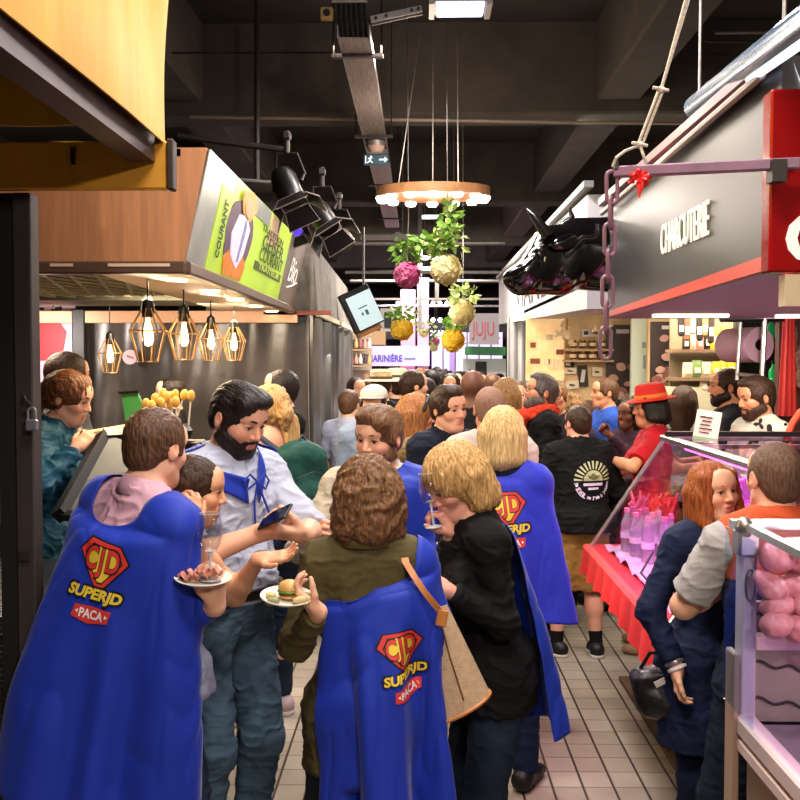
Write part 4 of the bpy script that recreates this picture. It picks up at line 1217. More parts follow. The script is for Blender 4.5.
b = MB(); b.box((-1.40, 3.09, .34), (.30, .05, .68), bev=.008); b.build('board', mat('board_dark', '2c2018', .7, var=.2, scale=5), t)
b = MB(); b.box((-1.40, 3.08, .70), (.30, .10, .035), bev=.008); b.build('ledge', mat('ledge_beige', 'a89472', .6), t)
b = MB(); p = at(15, 762, 2.9); b.tube([p + V(0, 0, .05), p + V(.004, -.01, 0), p + V(0, -.005, -.03)], .003, 6); b.box(p + V(.0, -.008, -.06), (.018, .006, .07), bev=.003)
t = thing('key_tag', 'small keys and pale tag hanging low beside the left post', 'keys', p); b.build('tag', mat('tag_grey', '8a8a92', .5), t)
b = MB(); b.lathe([(.012, -.002), (.016, -.002), (.016, .002), (.012, .002), (.012, -.002)], p + V(0, -.01, .0), 14, rotx(90)); b.tube([p + V(-.04, .0, .02), p + V(.03, -.01, .02)], .006, 8); b.build('key_ring', STEEL, t)

# ---------------------------------------------------------------- second stall on the left: wooden canopy with green sign
WOOD = mat('canopy_wood', 'b07850', .5, var=.16, scale=5, stretch=(7, 7, .5))
D0, D1 = 4.0, 7.42
XB, XT, ZB, ZT = -.944, -.846, 2.30, 2.765
t = thing('stall_canopy', 'wooden stall canopy with a lit green sign board above the cage lamps', 'canopy', (-1.5, D0, ZB))
b = MB(); b.hexa([(-2.9, D0, ZB), (XB, D0, ZB), (XB, D0 + .03, ZB), (-2.9, D0 + .03, ZB), (-2.9, D0, ZT), (XT, D0, ZT), (XT, D0 + .03, ZT), (-2.9, D0 + .03, ZT)]); b.build('end_panel', WOOD, t)
b = MB(); b.box((-2.3, (D0 + D1) / 2, ZT - .02), (2.7, D1 - D0, .03)); b.build('roof_panel', BLACKP, t)
b = MB(); b.box((-1.8, D0 - .005, ZB - .012), (1.74, .05, .05), bev=.006); b.box((XB + .006, (D0 + D1) / 2, ZB - .012), (.05, D1 - D0, .05), bev=.006); b.build('edge_trim', mat('trim_bronze', '6e5647', .35, metal=.5), t)
for x0, x1 in ((50, 73), (108, 170)):
    b = MB(); p, q = at(x0, 265, D0 - .03), at(x1, 265, D0 - .03); b.box((p + q) / 2, (q[0] - p[0], .006, .012)); b.build('trim_inlay', mat('inlay_pale', 'd8b898', .4), t)
CREAM = mat('soffit_cream', 'e2cdb0', .5)
b = MB(); b.hexa([(-1.34, D0 + .02, ZB - .02), (XB, D0 + .02, ZB - .02), (XB, D1, ZB - .02), (-1.46, D1, ZB - .02), (-1.34, D0 + .02, ZB + .01), (XB, D0 + .02, ZB + .01), (XB, D1, ZB + .01), (-1.46, D1, ZB + .01)]); b.build('soffit', CREAM, t)
b = MB(); b.box((-1.95, D1 + .0, ZB - .06), (2.1, .04, .09), bev=.005); b.build('rear_rail', mat('rail_wood', 'c79a78', .5, var=.1, scale=6), t)
# the sign board: leaning face, its zones as panels
def face(y, f): return V(XB + (XT - XB) * f + .004, y, ZB + .02 + (ZT - ZB - .02) * f)
def zone(name, y0, y1, f0, f1, m, off=.0, par=None):
    q = [face(y0, f0), face(y1, f0), face(y1, f1), face(y0, f1)]; n = nrm(np.cross(q[1] - q[0], q[3] - q[0])); n = n if n[0] > 0 else -n
    b = MB(); b.hexa([x + n * off for x in q] + [x + n * (off + .006) for x in q]); return b.build(name, m, par or t)
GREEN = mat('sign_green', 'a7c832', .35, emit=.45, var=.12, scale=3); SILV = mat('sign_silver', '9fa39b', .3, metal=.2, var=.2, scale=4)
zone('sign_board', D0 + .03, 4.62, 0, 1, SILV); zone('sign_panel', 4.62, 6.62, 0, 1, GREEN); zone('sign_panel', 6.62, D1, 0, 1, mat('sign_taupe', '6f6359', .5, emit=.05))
zone('sign_stripe', 4.36, 4.62, .0, .82, GREEN, .004)
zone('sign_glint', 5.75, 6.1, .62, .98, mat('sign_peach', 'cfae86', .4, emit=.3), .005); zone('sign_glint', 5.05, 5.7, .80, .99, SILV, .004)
# painted figure of a cook with a basket
def blob(name, pts, m, off):
    pts = np.array(pts); q = [face(y, f) for y, f in pts]; nn = nrm(np.cross(V(0, 1, 0), V(XT - XB, 0, ZT - ZB))); nn = nn if nn[0] > 0 else -nn
    k = len(q); A = [x + nn * off for x in q] + [x + nn * (off + .004) for x in q]
    b = MB(); b.add(A, [tuple(range(k))[::-1], tuple(range(k, 2 * k))] + [(i, (i + 1) % k, k + (i + 1) % k, k + i) for i in range(k)]); return b.build(name, m, t)
def oval(cy, cf, ry, rf, n=20, w=.0): return [(cy + ry * math.cos(a) * (1 + w * math.sin(3 * a)), cf + rf * math.sin(a) * (1 + w * math.cos(5 * a))) for a in np.linspace(0, 2 * PI, n, endpoint=False)]
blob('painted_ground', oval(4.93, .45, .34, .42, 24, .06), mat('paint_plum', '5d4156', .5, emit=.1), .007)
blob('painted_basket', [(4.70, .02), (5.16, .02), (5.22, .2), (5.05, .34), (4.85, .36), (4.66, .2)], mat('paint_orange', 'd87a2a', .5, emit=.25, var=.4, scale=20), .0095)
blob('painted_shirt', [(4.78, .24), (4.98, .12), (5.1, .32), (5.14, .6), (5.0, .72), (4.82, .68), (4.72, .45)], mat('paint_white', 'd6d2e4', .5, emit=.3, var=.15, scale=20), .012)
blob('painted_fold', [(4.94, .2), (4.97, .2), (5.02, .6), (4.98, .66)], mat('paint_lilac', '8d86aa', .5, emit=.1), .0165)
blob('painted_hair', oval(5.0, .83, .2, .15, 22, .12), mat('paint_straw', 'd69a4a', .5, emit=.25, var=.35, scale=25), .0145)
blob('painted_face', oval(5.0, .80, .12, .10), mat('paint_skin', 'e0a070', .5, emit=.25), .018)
INK = mat('sign_ink', '2e3a14', .5)
eyv = nrm(V(XT - XB, 0, ZT - ZB)); exv = V(0, 1, 0)
# reading direction on this face runs away from the viewer
letters('sign_lettering', 'GEISER', INK, face(6.0, .60) + V(.012, 0, 0), exv, eyv, width=.80, height=.085, bold=.0, parent=t)
letters('sign_lettering', 'COURANT', INK, face(6.02, .44) + V(.012, 0, 0), exv, eyv, width=.88, height=.075, bold=.0, parent=t)
letters('sign_lettering', 'TRADITION', INK, face(5.9, .74) + V(.012, 0, 0), exv, eyv, width=.8, height=.035, bold=.0, parent=t)
zone('sign_bar', 5.5, 6.5, .235, .335, mat('bar_olive', '4c5426', .5), .005)
letters('sign_lettering', 'TRAITEUR', mat('letter_lime', 'b7cf5a', .5, emit=.2), face(6.0, .285) + V(.014, 0, 0), exv, eyv, width=.8, height=.035, bold=.01, parent=t)
letters('sign_lettering', 'COURANT', INK, face(4.50, .42) + V(.014, 0, 0), eyv, -exv, width=.26, height=.08, bold=.02, parent=t)
letters('sign_lettering', 'Bio', mat('script_white', 'e8e4e0', .5, emit=.2), face(7.02, .5) + V(.012, 0, 0), exv, eyv, width=.42, height=.17, bold=.0, shear=.3, parent=t)
b = MB(); b.tube([face(6.85, .22) + V(.012, 0, 0), face(7.05, .27) + V(.012, 0, 0), face(7.3, .36) + V(.012, 0, 0)], .006, 6); b.build('underline', MATS['script_white'], t)
b = MB()
for k in range(5): c = V(-1.05, 4.35 + .75 * k, ZB - .024); b.lathe([(.0, -.004), (.035, -.003), (.045, .0)], c, 16)
for k in range(5):
    b = MB(); c = V(-1.08, 4.45 + .72 * k, ZB - .024); b.lathe([(.0, -.006), (.04, -.005), (.05, .0)], c, 16); b.build('downlight', glow('downlight_warm', 'fff0d0', 7), t)

# lattice ceiling panel at the left of the soffit
t = thing('lattice_panel', 'olive expanded metal lattice panel in the ceiling of the left stall', 'lattice', (-2.0, 5, ZB))
b = MB(); w = .13; rows = 9
for m_ in range(rows):
    y0, y1 = 4.25 + 2.3 * m_ / rows, 4.25 + 2.3 * (m_ + 1) / rows
    for k in range(15):
        x = -1.42 - w * k - (m_ % 2) * w / 2
        b.tube([(x, y0, 2.34), (x - w * .5, y1, 2.34)], .011, 5); b.tube([(x, y0, 2.34), (x + w * .5, y1, 2.34)], .011, 5)
b.build('lattice', mat('lattice_olive', '8d886c', .5, var=.2, scale=10), t)
b = MB(); b.box((-2.45, 6.95, 2.33), (2.0, .7, .03)); b.build('solid_strip', mat('lattice_strip', '55523c', .6), t)
b = MB(); b.box((-2.45, 5.6, 2.46), (2.0, 3.0, .02)); b.build('backing', BLACKP, t)

# cage pendants
CAGE = mat('cage_wire', 'b08a58', .35, metal=.5)
FIL = glow('bulb_warm', 'ffd492', 7.0); FILG = mat('bulb_neck', 'c7a568', .3, metal=.6)
def cage_lamp(px, py, d, label, sc=1.0):
    c = at(px, py, d); t = thing('cage_pendant', label, 'pendant lamp', c, group='cage pendant lamps of the left stall')
    R_ = .085 * sc; H_ = .13 * sc
    b = MB()
    n = 8
    for k in range(n):
        a = 2 * PI * k / n; u = V(math.cos(a), math.sin(a), 0)
        b.tube([c + u * .022 * sc + V(0, 0, H_ * .95), c + u * R_ * .98 + V(0, 0, H_ * .10), c + u * R_ * .55 - V(0, 0, H_ * .95)], .0034 * sc, 5)
    for r, z in ((R_ * .98, H_ * .10), (R_ * .55, -H_ * .95)):
        b.tube([c + V(r * math.cos(2 * PI * k / 16), r * math.sin(2 * PI * k / 16), z) for k in range(16)], .003 * sc, 5, closed=True)
    b.build('cage', CAGE, t)
    b = MB(); b.lathe([(.006, .165 * sc), (.024 * sc, .15 * sc), (.03 * sc, .115 * sc), (.026 * sc, .075 * sc), (.0, .07 * sc)], c, 16); b.build('socket', mat('socket_black', '15110e', .4), t)
    b = MB(); b.lathe([(.0, -.055 * sc), (.016 * sc, -.05 * sc), (.025 * sc, -.028 * sc), (.022 * sc, .008 * sc), (.012 * sc, .05 * sc), (.011 * sc, .07 * sc)], c, 16); b.build('bulb', FIL, t)
    b = MB(); b.tube([c + V(0, 0, .16 * sc), V(c[0], c[1], ZB - .02)], .004, 6); b.build('cord', CABLE, t)
    return c
LAMPS = [cage_lamp(148, 334, 4.45, 'nearest and largest glowing cage lamp of the row under the wooden canopy'),
         cage_lamp(184, 336, 5.1, 'second cage lamp of the row, right of the largest one', .98), cage_lamp(211, 341, 6.05, 'third cage lamp of the row, second from its right end', .95),
         cage_lamp(234, 343, 6.75, 'farthest right of the glowing cage lamps, over the bearded man', .95), cage_lamp(110, 355, 6.6, 'single cage lamp apart on the left above the dark tarp', .95)]

# dark tarp walls of the second stall
TARP = mat('black_tarp', '3b3633', .30, var=.25, scale=3, bump=.5, bscale=5, spec=.6)
nu, nv = 70, 30; P = np.zeros((nu, nv, 3)); T0, T1 = (75 - 419) * .0075, (313 - 419) * .0075
for i in range(nu):
    for j in range(nv):
        x = T0 + (T1 - T0) * i / (nu - 1); z = 2.26 * j / (nv - 1)
        P[i, j] = (x, 7.5 + .02 * math.sin(x * 9 + z * 1.5) + .012 * math.sin(x * 23 - z * 2) + .015 * math.sin(z * 4 + x * 5), z)
o = MB().shell(P, .006).build('stall_tarp', TARP, auto=70); props(o, 'black tarpaulin wall hung behind the cage lamps of the left stall', 'tarpaulin')
nu = 60; P = np.zeros((nu, nv, 3))
TARPG = mat('grey_tarp', '5a5856', .32, var=.35, scale=5, stretch=(1, 1.5, .25), bump=.6, bscale=6, spec=.7)
for i in range(nu):
    for j in range(nv):
        y = 7.5 + 4.2 * i / (nu - 1); z = 2.24 * j / (nv - 1); P[i, j] = (T1 + .03 * math.sin(y * 8 + z) + .015 * math.sin(y * 21 + z * 2), y, z)
o = MB().shell(P, .006).build('stall_tarp', TARPG, auto=70); props(o, 'shiny grey tarpaulin side wall running down the aisle beside the left stall', 'tarpaulin')
t = thing('round_sticker', 'small pale round sticker on the black tarp between two cage lamps', 'sticker', at(130, 357, 7.42))
b = MB(); b.lathe([(.0, 0), (.055, 0), (.055, .006), (0, .006)], at(130, 357, 7.42), 24, rotx(90)); b.build('disc', mat('sticker_lilac', 'b9a6ae', .5), t)
b = MB(); b.box(at(130, 357, 7.405), (.05, .004, .01), roty(20)); b.build('print', mat('sticker_ink', '6a4a5a', .5), t)
b = MB(); b.box((-2.53, 7.42, 1.15), (.10, .06, 2.3), bev=.01); o = b.build('tarp_pole', mat('pole_black', '14110f', .5)); props(o, 'black upright at the left end of the black tarp', 'pole')
# open back of the stall at far left: pale poster wall
t = thing('poster_board', 'pinkish poster board with dark scribbles and a red patch behind the left stall people', 'poster', at(52, 350, 7.6))
c = at(52, 350, 7.6); b = MB(); b.box(c, (.36, .03, 1.0)); b.build('board', mat('poster_pink', 'd9b4c8', .5), t)
b = MB(); b.prism([(-.12, -.2), (.08, -.2), (.12, .02), (.02, .16), (-.1, .08)], .006, np.array([[1, 0, 0], [0, 0, -1], [0, 1, 0.]]), c + V(0, -.016, .12)); b.build('red_patch', mat('poster_red', 'c8323c', .5), t)
for k in range(9): b = MB(); x = -.14 + .28 * RNG.random(); z = .27 + .16 * RNG.random(); b.box(c + V(x, -.018, z), (.03 + .07 * RNG.random(), .004, .014 + .02 * RNG.random()), roty(RNG.uniform(-30, 30))); b.build('scribble', mat('poster_ink', '35254f', .5), t)
b = MB(); b.box((-3.2, 7.72, 1.15), (1.4, .08, 2.3)); props(b.build('stall_partition', mat('partition_grey', '5a4f50', .7)), 'dull partition behind the pinkish poster board on the left', 'partition')
# grey fabric box over the third stall
t = thing('fabric_canopy', 'grey fabric covered canopy box beyond the green sign on the left', 'canopy', (-.86, 7.5, 2.24))
b = MB(); b.hexa([(-1.6, 7.5, 2.27), (-.76, 7.5, 2.27), (-.76, 11.2, 2.30), (-1.6, 11.2, 2.30), (-1.6, 7.6, 2.80), (-.80, 7.6, 2.80), (-.80, 11.2, 2.72), (-1.6, 11.2, 2.72)]); b.build('cover', mat('fabric_grey', '6d6760', .85, var=.35, scale=6, bump=.4, bscale=14), t)
b = MB(); b.box((-.90, 7.44, 2.27), (.5, .08, .03)); b.build('edge_board', mat('edge_red', '8a4a38', .6), t)
b = MB(); b.box((-.755, 9.3, 2.265), (.03, 3.7, .04)); b.build('edge_rail', mat('rail_cream', 'cfc4a8', .5), t)
b = MB(); b.box((-.80, 7.47, 2.5), (.02, .02, .42)); b.build('corner_post', GALV, t)
# screen
c = at(361, 309, 9.6); t = thing('display_screen', 'tilted flat screen with a pale page, hung beyond the grey canopy on the left', 'screen', c)
RS = rotz(28) @ roty(-24) @ rotx(-8)
b = MB(); b.box(c, (.33, .05, .40), RS, bev=.008); b.build('bezel', mat('bezel_dark', '1a1a1c', .4), t)
b = MB(); b.box(c + RS @ V(.02, -.028, -.02), (.27, .006, .33), RS); b.build('screen', glow('screen_pale', 'b9cfd6', .8), t)
b = MB(); b.box(c + RS @ V(.012, -.033, .01), (.10, .003, .012), RS); b.box(c + RS @ V(.03, -.033, -.05), (.03, .003, .05), RS); b.box(c + RS @ V(-.02, -.033, -.05), (.02, .003, .03), RS); b.build('page_print', mat('screen_ink', '4f6a74', .5), t)
b = MB(); b.box(c + RS @ V(0, .05, -.1), (.26, .06, .3), RS); b.build('mount', mat('mount_tan', 'b07a4a', .6), t)
b = MB(); b.tube([c + V(.02, .08, .1), V(c[0] + .02, c[1] + .08, 3.2)], .012, 8); b.build('hanger', GALV, t)

# counter of the left stall: sloped glass case
t = thing('glass_counter', 'black framed slanted glass display case on the left stall counter', 'display case', (-1.3, 3.9, 0))
FR = mat('case_black', '0e0c0b', .35)
b = MB(); b.box((-1.62, 3.95, .50), (1.1, .9, 1.0)); b.build('base', mat('base_dark', '191512', .6), t)
b = MB(); b.box((-1.55, 3.8, 1.03), (1.0, 1.0, .05)); b.build('worktop', mat('worktop_grey', '2c3236', .3), t)
q0, q1 = at(60, 516, 3.75), at(104, 436, 4.3); q2, q3 = at(80, 516, 3.75), at(118, 452, 4.3)
b = MB(); b.tube([q0, q1], .035, 4); b.build('frame_rail', FR, t)
b = MB(); b.tube([q1, q1 + V(.30, .3, .0)], .035, 4); b.build('frame_rail', FR, t); b = MB(); b.tube([q0, q0 + V(.32, .1, -.0)], .02, 4); b.build('frame_rail', FR, t)
b = MB(); b.hexa([q0, q0 + V(.35, 0, -.12), q1 + V(.33, 0, -.12), q1, q0 + V(0, 0, .012), q0 + V(.35, 0, -.108), q1 + V(.33, 0, -.108), q1 + V(0, 0, .012)]); b.build('pane', mat('pane_teal', '1c282c', .5), t)
c = at(117, 430, 4.7); b = MB(); b.box(c, (.28, .16, .03), rotz(20) @ roty(-8)); o = b.build('wooden_board', mat('board_cream', 'c9b48c', .6)); props(o, 'pale wooden board lying on the top edge of the slanted glass case', 'board')
c = at(133, 403, 5.0); t = thing('green_flap', 'green leaning board standing behind the pale wooden skewers', 'board', c)
b = MB(); b.hexa([c + V(-.03, 0, -.16), c + V(.11, 0, -.16), c + V(.11, .03, -.16), c + V(-.03, .03, -.16), c + V(-.06, 0, .05), c + V(.02, 0, .055), c + V(.02, .03, .055), c + V(-.06, .03, .05)]); b.build('panel', mat('flap_green', '3f8a44', .5), t)
b = MB(); b.box(c + V(-.02, .01, .055), (.10, .05, .012), roty(-3)); b.build('top_edge', FR, t)
SKW = mat('snack_gold', 'dca64a', .6, var=.3, scale=60)
k = 0
for px, py in ((146, 404), (155, 399), (161, 403), (167, 397), (170, 404), (176, 402), (175, 395), (184, 395), (191, 396), (152, 406), (163, 394)):
    k += 1; c = at(px, py, 4.6 + .02 * (k % 3)); t = thing('spoon_skewer', 'golden snack skewer in the cluster above the pink collared man', 'skewer', c - V(0, 0, .14), group='golden snack skewers')
    R = roty(RNG.uniform(-14, 14) + (px - 165) * .35)
    b = MB(); b.sphere(c, (.019, .010, .028), 12, 8, R); b.build('snack', SKW, t)
    b = MB(); b.tube([c + R @ V(0, 0, -.02), c + R @ V(0, 0, -.15)], .0045, 6); b.build('stick', mat('stick_pale', 'd9c9a4', .6), t)
c = at(168, 440, 4.62); t = thing('skewer_stand', 'dark stand holding the golden snack skewers', 'stand', c)
b = MB(); b.box(c - V(0, 0, .06), (.34, .12, .12), bev=.01); b.build('block', BLACK, t); b = MB(); b.box((c[0], c[1], .66), (.4, .3, 1.12), bev=.01); b.build('pedestal', FR, t)
# ---------------------------------------------------------------- right: charcuterie sign box
SX = 1.05
SGREY = mat('sign_charcoal', '3b3835', .42, var=.12, scale=2)
RED = mat('sign_red', 'c4402e', .4); REDG = mat('sign_red_gloss', '8e0f10', .15, coat=.5)
t = thing('sign_box', 'long charcoal sign box with a red lower edge on the right', 'sign', (1.9, 4.3, 2.16))
b = MB(); b.hexa([(SX, 2.95, 2.195), (3.6, 2.95, 2.195), (3.6, 5.6, 2.165), (SX, 5.6, 2.165), (SX, 2.95, 2.80), (3.6, 2.95, 2.80), (3.6, 5.6, 2.76), (SX, 5.6, 2.76)]); b.build('body', SGREY, t)
b = MB(); b.hexa([(SX - .012, 2.99, 2.19), (SX + .02, 2.99, 2.19), (SX + .02, 5.62, 2.155), (SX - .012, 5.62, 2.155), (SX - .012, 2.99, 2.235), (SX + .02, 2.99, 2.235), (SX + .02, 5.62, 2.185), (SX - .012, 5.62, 2.185)]); b.build('red_edge', RED, t)
b = MB(); b.box((SX - .004, 2.955, 2.21), (.03, .07, .05)); b.build('end_block', mat('end_navy', '202636', .5), t)
RAILR = mat('rail_maroon', '6b2f2f', .4)
b = MB(); b.box((SX - .02, 4.3, 2.80), (.06, 2.7, .05), bev=.008); b.build('top_rail', RAILR, t)
b = MB(); b.tube([(SX - .035, 3.02, 2.765), (SX - .035, 5.62, 2.735)], .014, 8); b.build('light_rail', mat('rail_pale', 'b0a498', .5), t)
LW = mat('letter_ivory', 'e6dfcb', .5, emit=.25)
yL, yR = SX / .241, SX / .288
zc = lambda px, py: 1.92 + (360 - py) * SX / (px - 419)
cz = (zc(660, 241) + zc(707, 220)) / 2
letters('lettering', 'CHARCUTERIE', LW, V(SX - .004, (yL + yR) / 2, cz), (0, -1, 0), (0, 0, 1), width=yL - yR, height=.128, bold=-.004, parent=t, depth=.006)
b = MB(); b.hexa([(SX + .0, 2.96, 2.18), (3.6, 2.96, 2.18), (3.6, 5.6, 2.15), (SX, 5.6, 2.15), (SX, 2.96, 2.196), (3.6, 2.96, 2.196), (3.6, 5.6, 2.166), (SX, 5.6, 2.166)]); b.build('soffit', mat('soffit_mauve', '6a5560', .5), t)
for y, x in ((4.6, 1.95), (5.2, 1.4), (5.25, 2.05)): b = MB(); b.box((x, y, 2.15), (.38, .05, .02)); b.build('strip_light', glow('strip_warm', 'fff2d8', 7), t)
t = thing('red_sign', 'glossy red hanging sign at the right edge with part of a white letter', 'sign', (1.25, 2.86, 2.1))
c0, c1 = at(772, 88, 2.86), at(772, 272, 2.86)
b = MB(); b.box((c0[0] + .27, 2.9, (c0[2] + c1[2]) / 2), (.54, .07, c0[2] - c1[2]), bev=.006); b.build('panel', REDG, t)
letters('lettering', 'C', mat('letter_white', 'f0e8dc', .5, emit=.3), (at(800 + 8, 238, 2.86)[0], 2.862, at(800, 238, 2.86)[2]), (1, 0, 0), (0, 0, 1), height=.14, bold=.04, parent=t)
b = MB(); b.sphere(at(790, 165, 2.85), (.008, .006, .008), 10, 8); b.build('bolt', mat('bolt_pink', 'c99aa0', .3), t)
b = MB(); b.box((c0[0] + .3, 2.9, c1[2] - .05), (.5, .05, .09)); b.build('lower_board', mat('board_ivory', 'c8b48e', .6), t)
# bracket pole, rope, bow and chain
A, B_ = at(614, 165, 2.9), at(800, 171, 2.78)
t = thing('bracket_pole', 'purplish painted steel pole reaching across the charcuterie sign', 'pole', A)
d_ = nrm(B_ - A); b = MB(); b.box((A + B_) / 2, (np.linalg.norm(B_ - A), .03, .031), frame_z(V(0, 0, 1), (0, 1, 0)) @ rotz(math.degrees(math.atan2(d_[1], d_[0]))), bev=.004); b.build('bar', mat('pole_purple', '7a5568', .45, var=.2, scale=8), t)
b = MB(); b.box(A + d_ * .005, (.012, .036, .036), bev=.003); b.build('end_cap', DSTEEL, t)
b = MB(); b.box(B_ - V(.06, -.01, 0), (.04, .05, .06)); b.build('bracket', DSTEEL, t)
ROPE = mat('rope_beige', 'b3a694', .8, var=.3, scale=120)
t = thing('rope', 'pale knotted rope rising from the purple pole to the ceiling', 'rope', at(640, 140, 2.9))
K1, K2 = at(640, 145, 2.9), at(661, 90, 2.9)
b = MB(); b.tube([at(690, -5, 2.9), K2], .0045, 8); b.tube([K2, at(702, -60, 2.9)], .0045, 8); b.build('strand', ROPE, t)
for dx in (-.006, .006): b = MB(); b.tube([K1 + V(dx, 0, 0), K2 + V(dx, 0, 0)], .0045, 8); b.build('strand', ROPE, t)
for Kp in (K1, K2): b = MB(); b.sphere(Kp, (.013, .012, .011), 10, 8); b.tube([Kp + V(-.025, -.008, .005), Kp + V(.02, -.008, -.004)], .005, 6); b.build('knot', ROPE, t)
b = MB(); b.tube([K1, at(625, 151, 2.88), at(616, 158, 2.87), at(613, 166, 2.88), at(617, 172, 2.9), at(640, 174, 2.92)], .0045, 8); b.tube([K1, at(643, 154, 2.88), at(646, 163, 2.88), at(644, 173, 2.9)], .0045, 8); b.build('loop', ROPE, t)
c = at(640, 178, 2.87); t = thing('ribbon_bow', 'bright red ribbon bow tied below the purple pole', 'ribbon', c); REDR = mat('ribbon_red', 'e0261f', .5)
for k in range(7):
    a = 2 * PI * k / 7; u = V(math.cos(a), .3 * math.sin(2 * a), math.sin(a) * .75); b = MB(); b.tube([c, c + u * .022 + V(0, -.012, .004), c + u * .03, c + u * .015 + V(0, .008, -.005)], [.003, .007, .006, .003], 6); b.build('loop', REDR, t)
for dx, l in ((-.004, .055), (.006, .04)): b = MB(); b.tube([c, c + V(dx, -.006, -l * .5), c + V(dx * .3, -.004, -l)], [.004, .007, .003], 6); b.build('tail', REDR, t)
t = thing('chain', 'heavy mauve painted chain hanging from the end of the purple pole', 'chain', at(609, 250, 2.9)); CHM = mat('chain_mauve', '7c5864', .4, var=.15, scale=20)
y = 170; k = 0; top_ = at(612, 172, 2.9); x0 = top_[0]
z = top_[2]
while z > at(608, 342, 2.9)[2]:
    c = V(x0 - .0025 * k, 2.9, z - .043); pts = []
    for a in np.linspace(0, 2 * PI, 20, endpoint=False):
        ex = math.cos(a) * .0155; ez = math.sin(a) * .0155 + (.030 if math.sin(a) > 0 else -.030); pts.append(c + (V(ex, 0, ez) if k % 2 == 0 else V(ex * .35, ex, ez)))
    b = MB(); b.tube(pts, .0058, 8, closed=True); b.build('link', CHM, t); z -= .0745; k += 1

# bull head
t = thing('bull_head', 'glossy black bull head sculpture mounted beside the charcuterie sign', 'sculpture', at(570, 255, 5.75))
def bp(px, py, dy=0.0): return at(px, py, 5.75 + dy)
u_ = 5.75 / FPX
q = [CAP(bp(625, 255), bp(578, 254), .23, .19, .1), CAP(bp(578, 254), bp(560, 259, -.1), .18, .145, .08), CAP(bp(560, 259, -.1), bp(523, 278, -.28), .135, .075, .08), ELL(bp(517, 279, -.31), V(.08, .075, .058), None, .05),
     CAP(bp(520, 286, -.3), bp(560, 281, -.12), .04, .08, .06), CAP(bp(528, 274, -.33), bp(546, 247, -.2), .06, .085, .05), ELL(bp(552, 240, -.1), V(.10, .13, .08), None, .06),
     ELL(bp(541, 252, -.31), V(.03, .03, .026), None, .02), CAP(bp(536, 252, -.29), bp(546, 247, -.30), .022, .022, .02), CAP(bp(526, 271, -.38), bp(534, 261, -.37), .028, .028, .03), ELL(bp(509, 282, -.36), V(.02, .016, .012), None, .01, 'sub'), CAP(bp(507, 291, -.38), bp(528, 293, -.38), .006, .006, .01, 'sub'),
     CAP(bp(572, 255, -.18), bp(566, 275, -.22), .07, .05, .05)]
Vt, Fc = implicit(q, .012); Vt = soften(Vt, Fc, 2)
BULL = mat('bull_gloss', '0a0809', .12, coat=.6, spec=.6); BULL_O = mkmesh('head', Vt, Fc, BULL, t)
for dy, pts in ((-.30, ((549, 238), (541, 226), (534, 216), (527, 209))), (.12, ((560, 232), (566, 222), (572, 216), (570, 208)))):
    b = MB(); b.tube([bp(*p, dy * (1 - .1 * i)) for i, p in enumerate(pts)], [.035, .03, .02, .006], 12); b.build('horn', mat('horn_dark', '17120f', .2), t)
for dy in (-.30, .16):
    b = MB(); c = bp(565, 242, dy); b.sphere(c, (.085, .03, .04), 14, 10, roty(-20) @ rotz(20)); b.build('ear', BULL, t)
b = MB(); b.sphere(bp(541, 250, -.335), .017, 12, 10); b.build('eye', mat('bull_eye', '2a1a10', .05), t)
b = MB(); b.tube([bp(548, 236, -.2), bp(545, 258, -.33), bp(541, 272, -.33), bp(532, 280, -.36)], .006, 6); b.build('halter', mat('halter_gold', '8f8a6a', .3, metal=.6), t)
b = MB(); b.box((bp(628, 262)[0] + .02, 5.72, bp(628, 262)[2]), (.10, .5, .55), bev=.02); b.build('mount', mat('mount_dark', '1a1716', .5), t)

# white fascia sign of the next stall
t = thing('white_fascia', 'white stall fascia with dark letters behind the bull head', 'sign', (1.1, 9, 2.35))
WF = mat('fascia_white', 'd5d2cf', .5)
b = MB(); b.hexa([(1.05, 6.3, 2.24), (1.35, 6.3, 2.24), (1.35, 13.2, 2.39), (1.05, 13.2, 2.39), (1.05, 6.3, 2.95), (1.35, 6.3, 2.95), (1.35, 13.2, 3.02), (1.05, 13.2, 3.02)]); b.build('board', WF, t)
b = MB(); b.box((1.04, 9.7, 3.0), (.06, 7.0, .04)); b.build('top_trim', mat('trim_grey', '8a8784', .5), t)
letters('lettering', 'VIANDES', mat('letter_dark', '4a4644', .5), V(1.046, 9.0, 2.60), (0, -1, 0), (0, 0, 1), width=3.8, height=.30, bold=.0, parent=t)
b = MB(); b.box((2.7, 6.4, 2.32), (2.7, .1, .14)); b.build('soffit_rail', mat('rail_grey', '9a938c', .5), t)
b = MB(); b.box((2.6, 8.2, 2.40), (3.1, 3.8, .03)); b.build('stall_ceiling', mat('stall_ceiling', 'e6dcc8', .5), t)
for x, y in ((1.5, 7.4), (2.3, 7.4), (1.5, 8.8), (2.3, 8.8), (3.1, 7.4), (3.1, 8.8)): b = MB(); b.box((x, y, 2.375), (.5, .07, .02)); b.build('strip_light', glow('strip_stall', 'fff0d6', 4), t)
b = MB(); nu = 24; P = np.zeros((nu, 12, 3))
for i in range(nu):
    for j in range(12): P[i, j] = (1.0 + .30 * i / (nu - 1), 11.3 + .02 * math.sin(i * .9) , 2.40 * j / 11)
o = MB().shell(P, .02).build('column_cover', mat('column_plastic', '8d8a86', .35, var=.3, scale=5, stretch=(1, 1, .3), bump=.5, bscale=6)); props(o, 'grey plastic wrapped column to the left of the jar shelves', 'column')

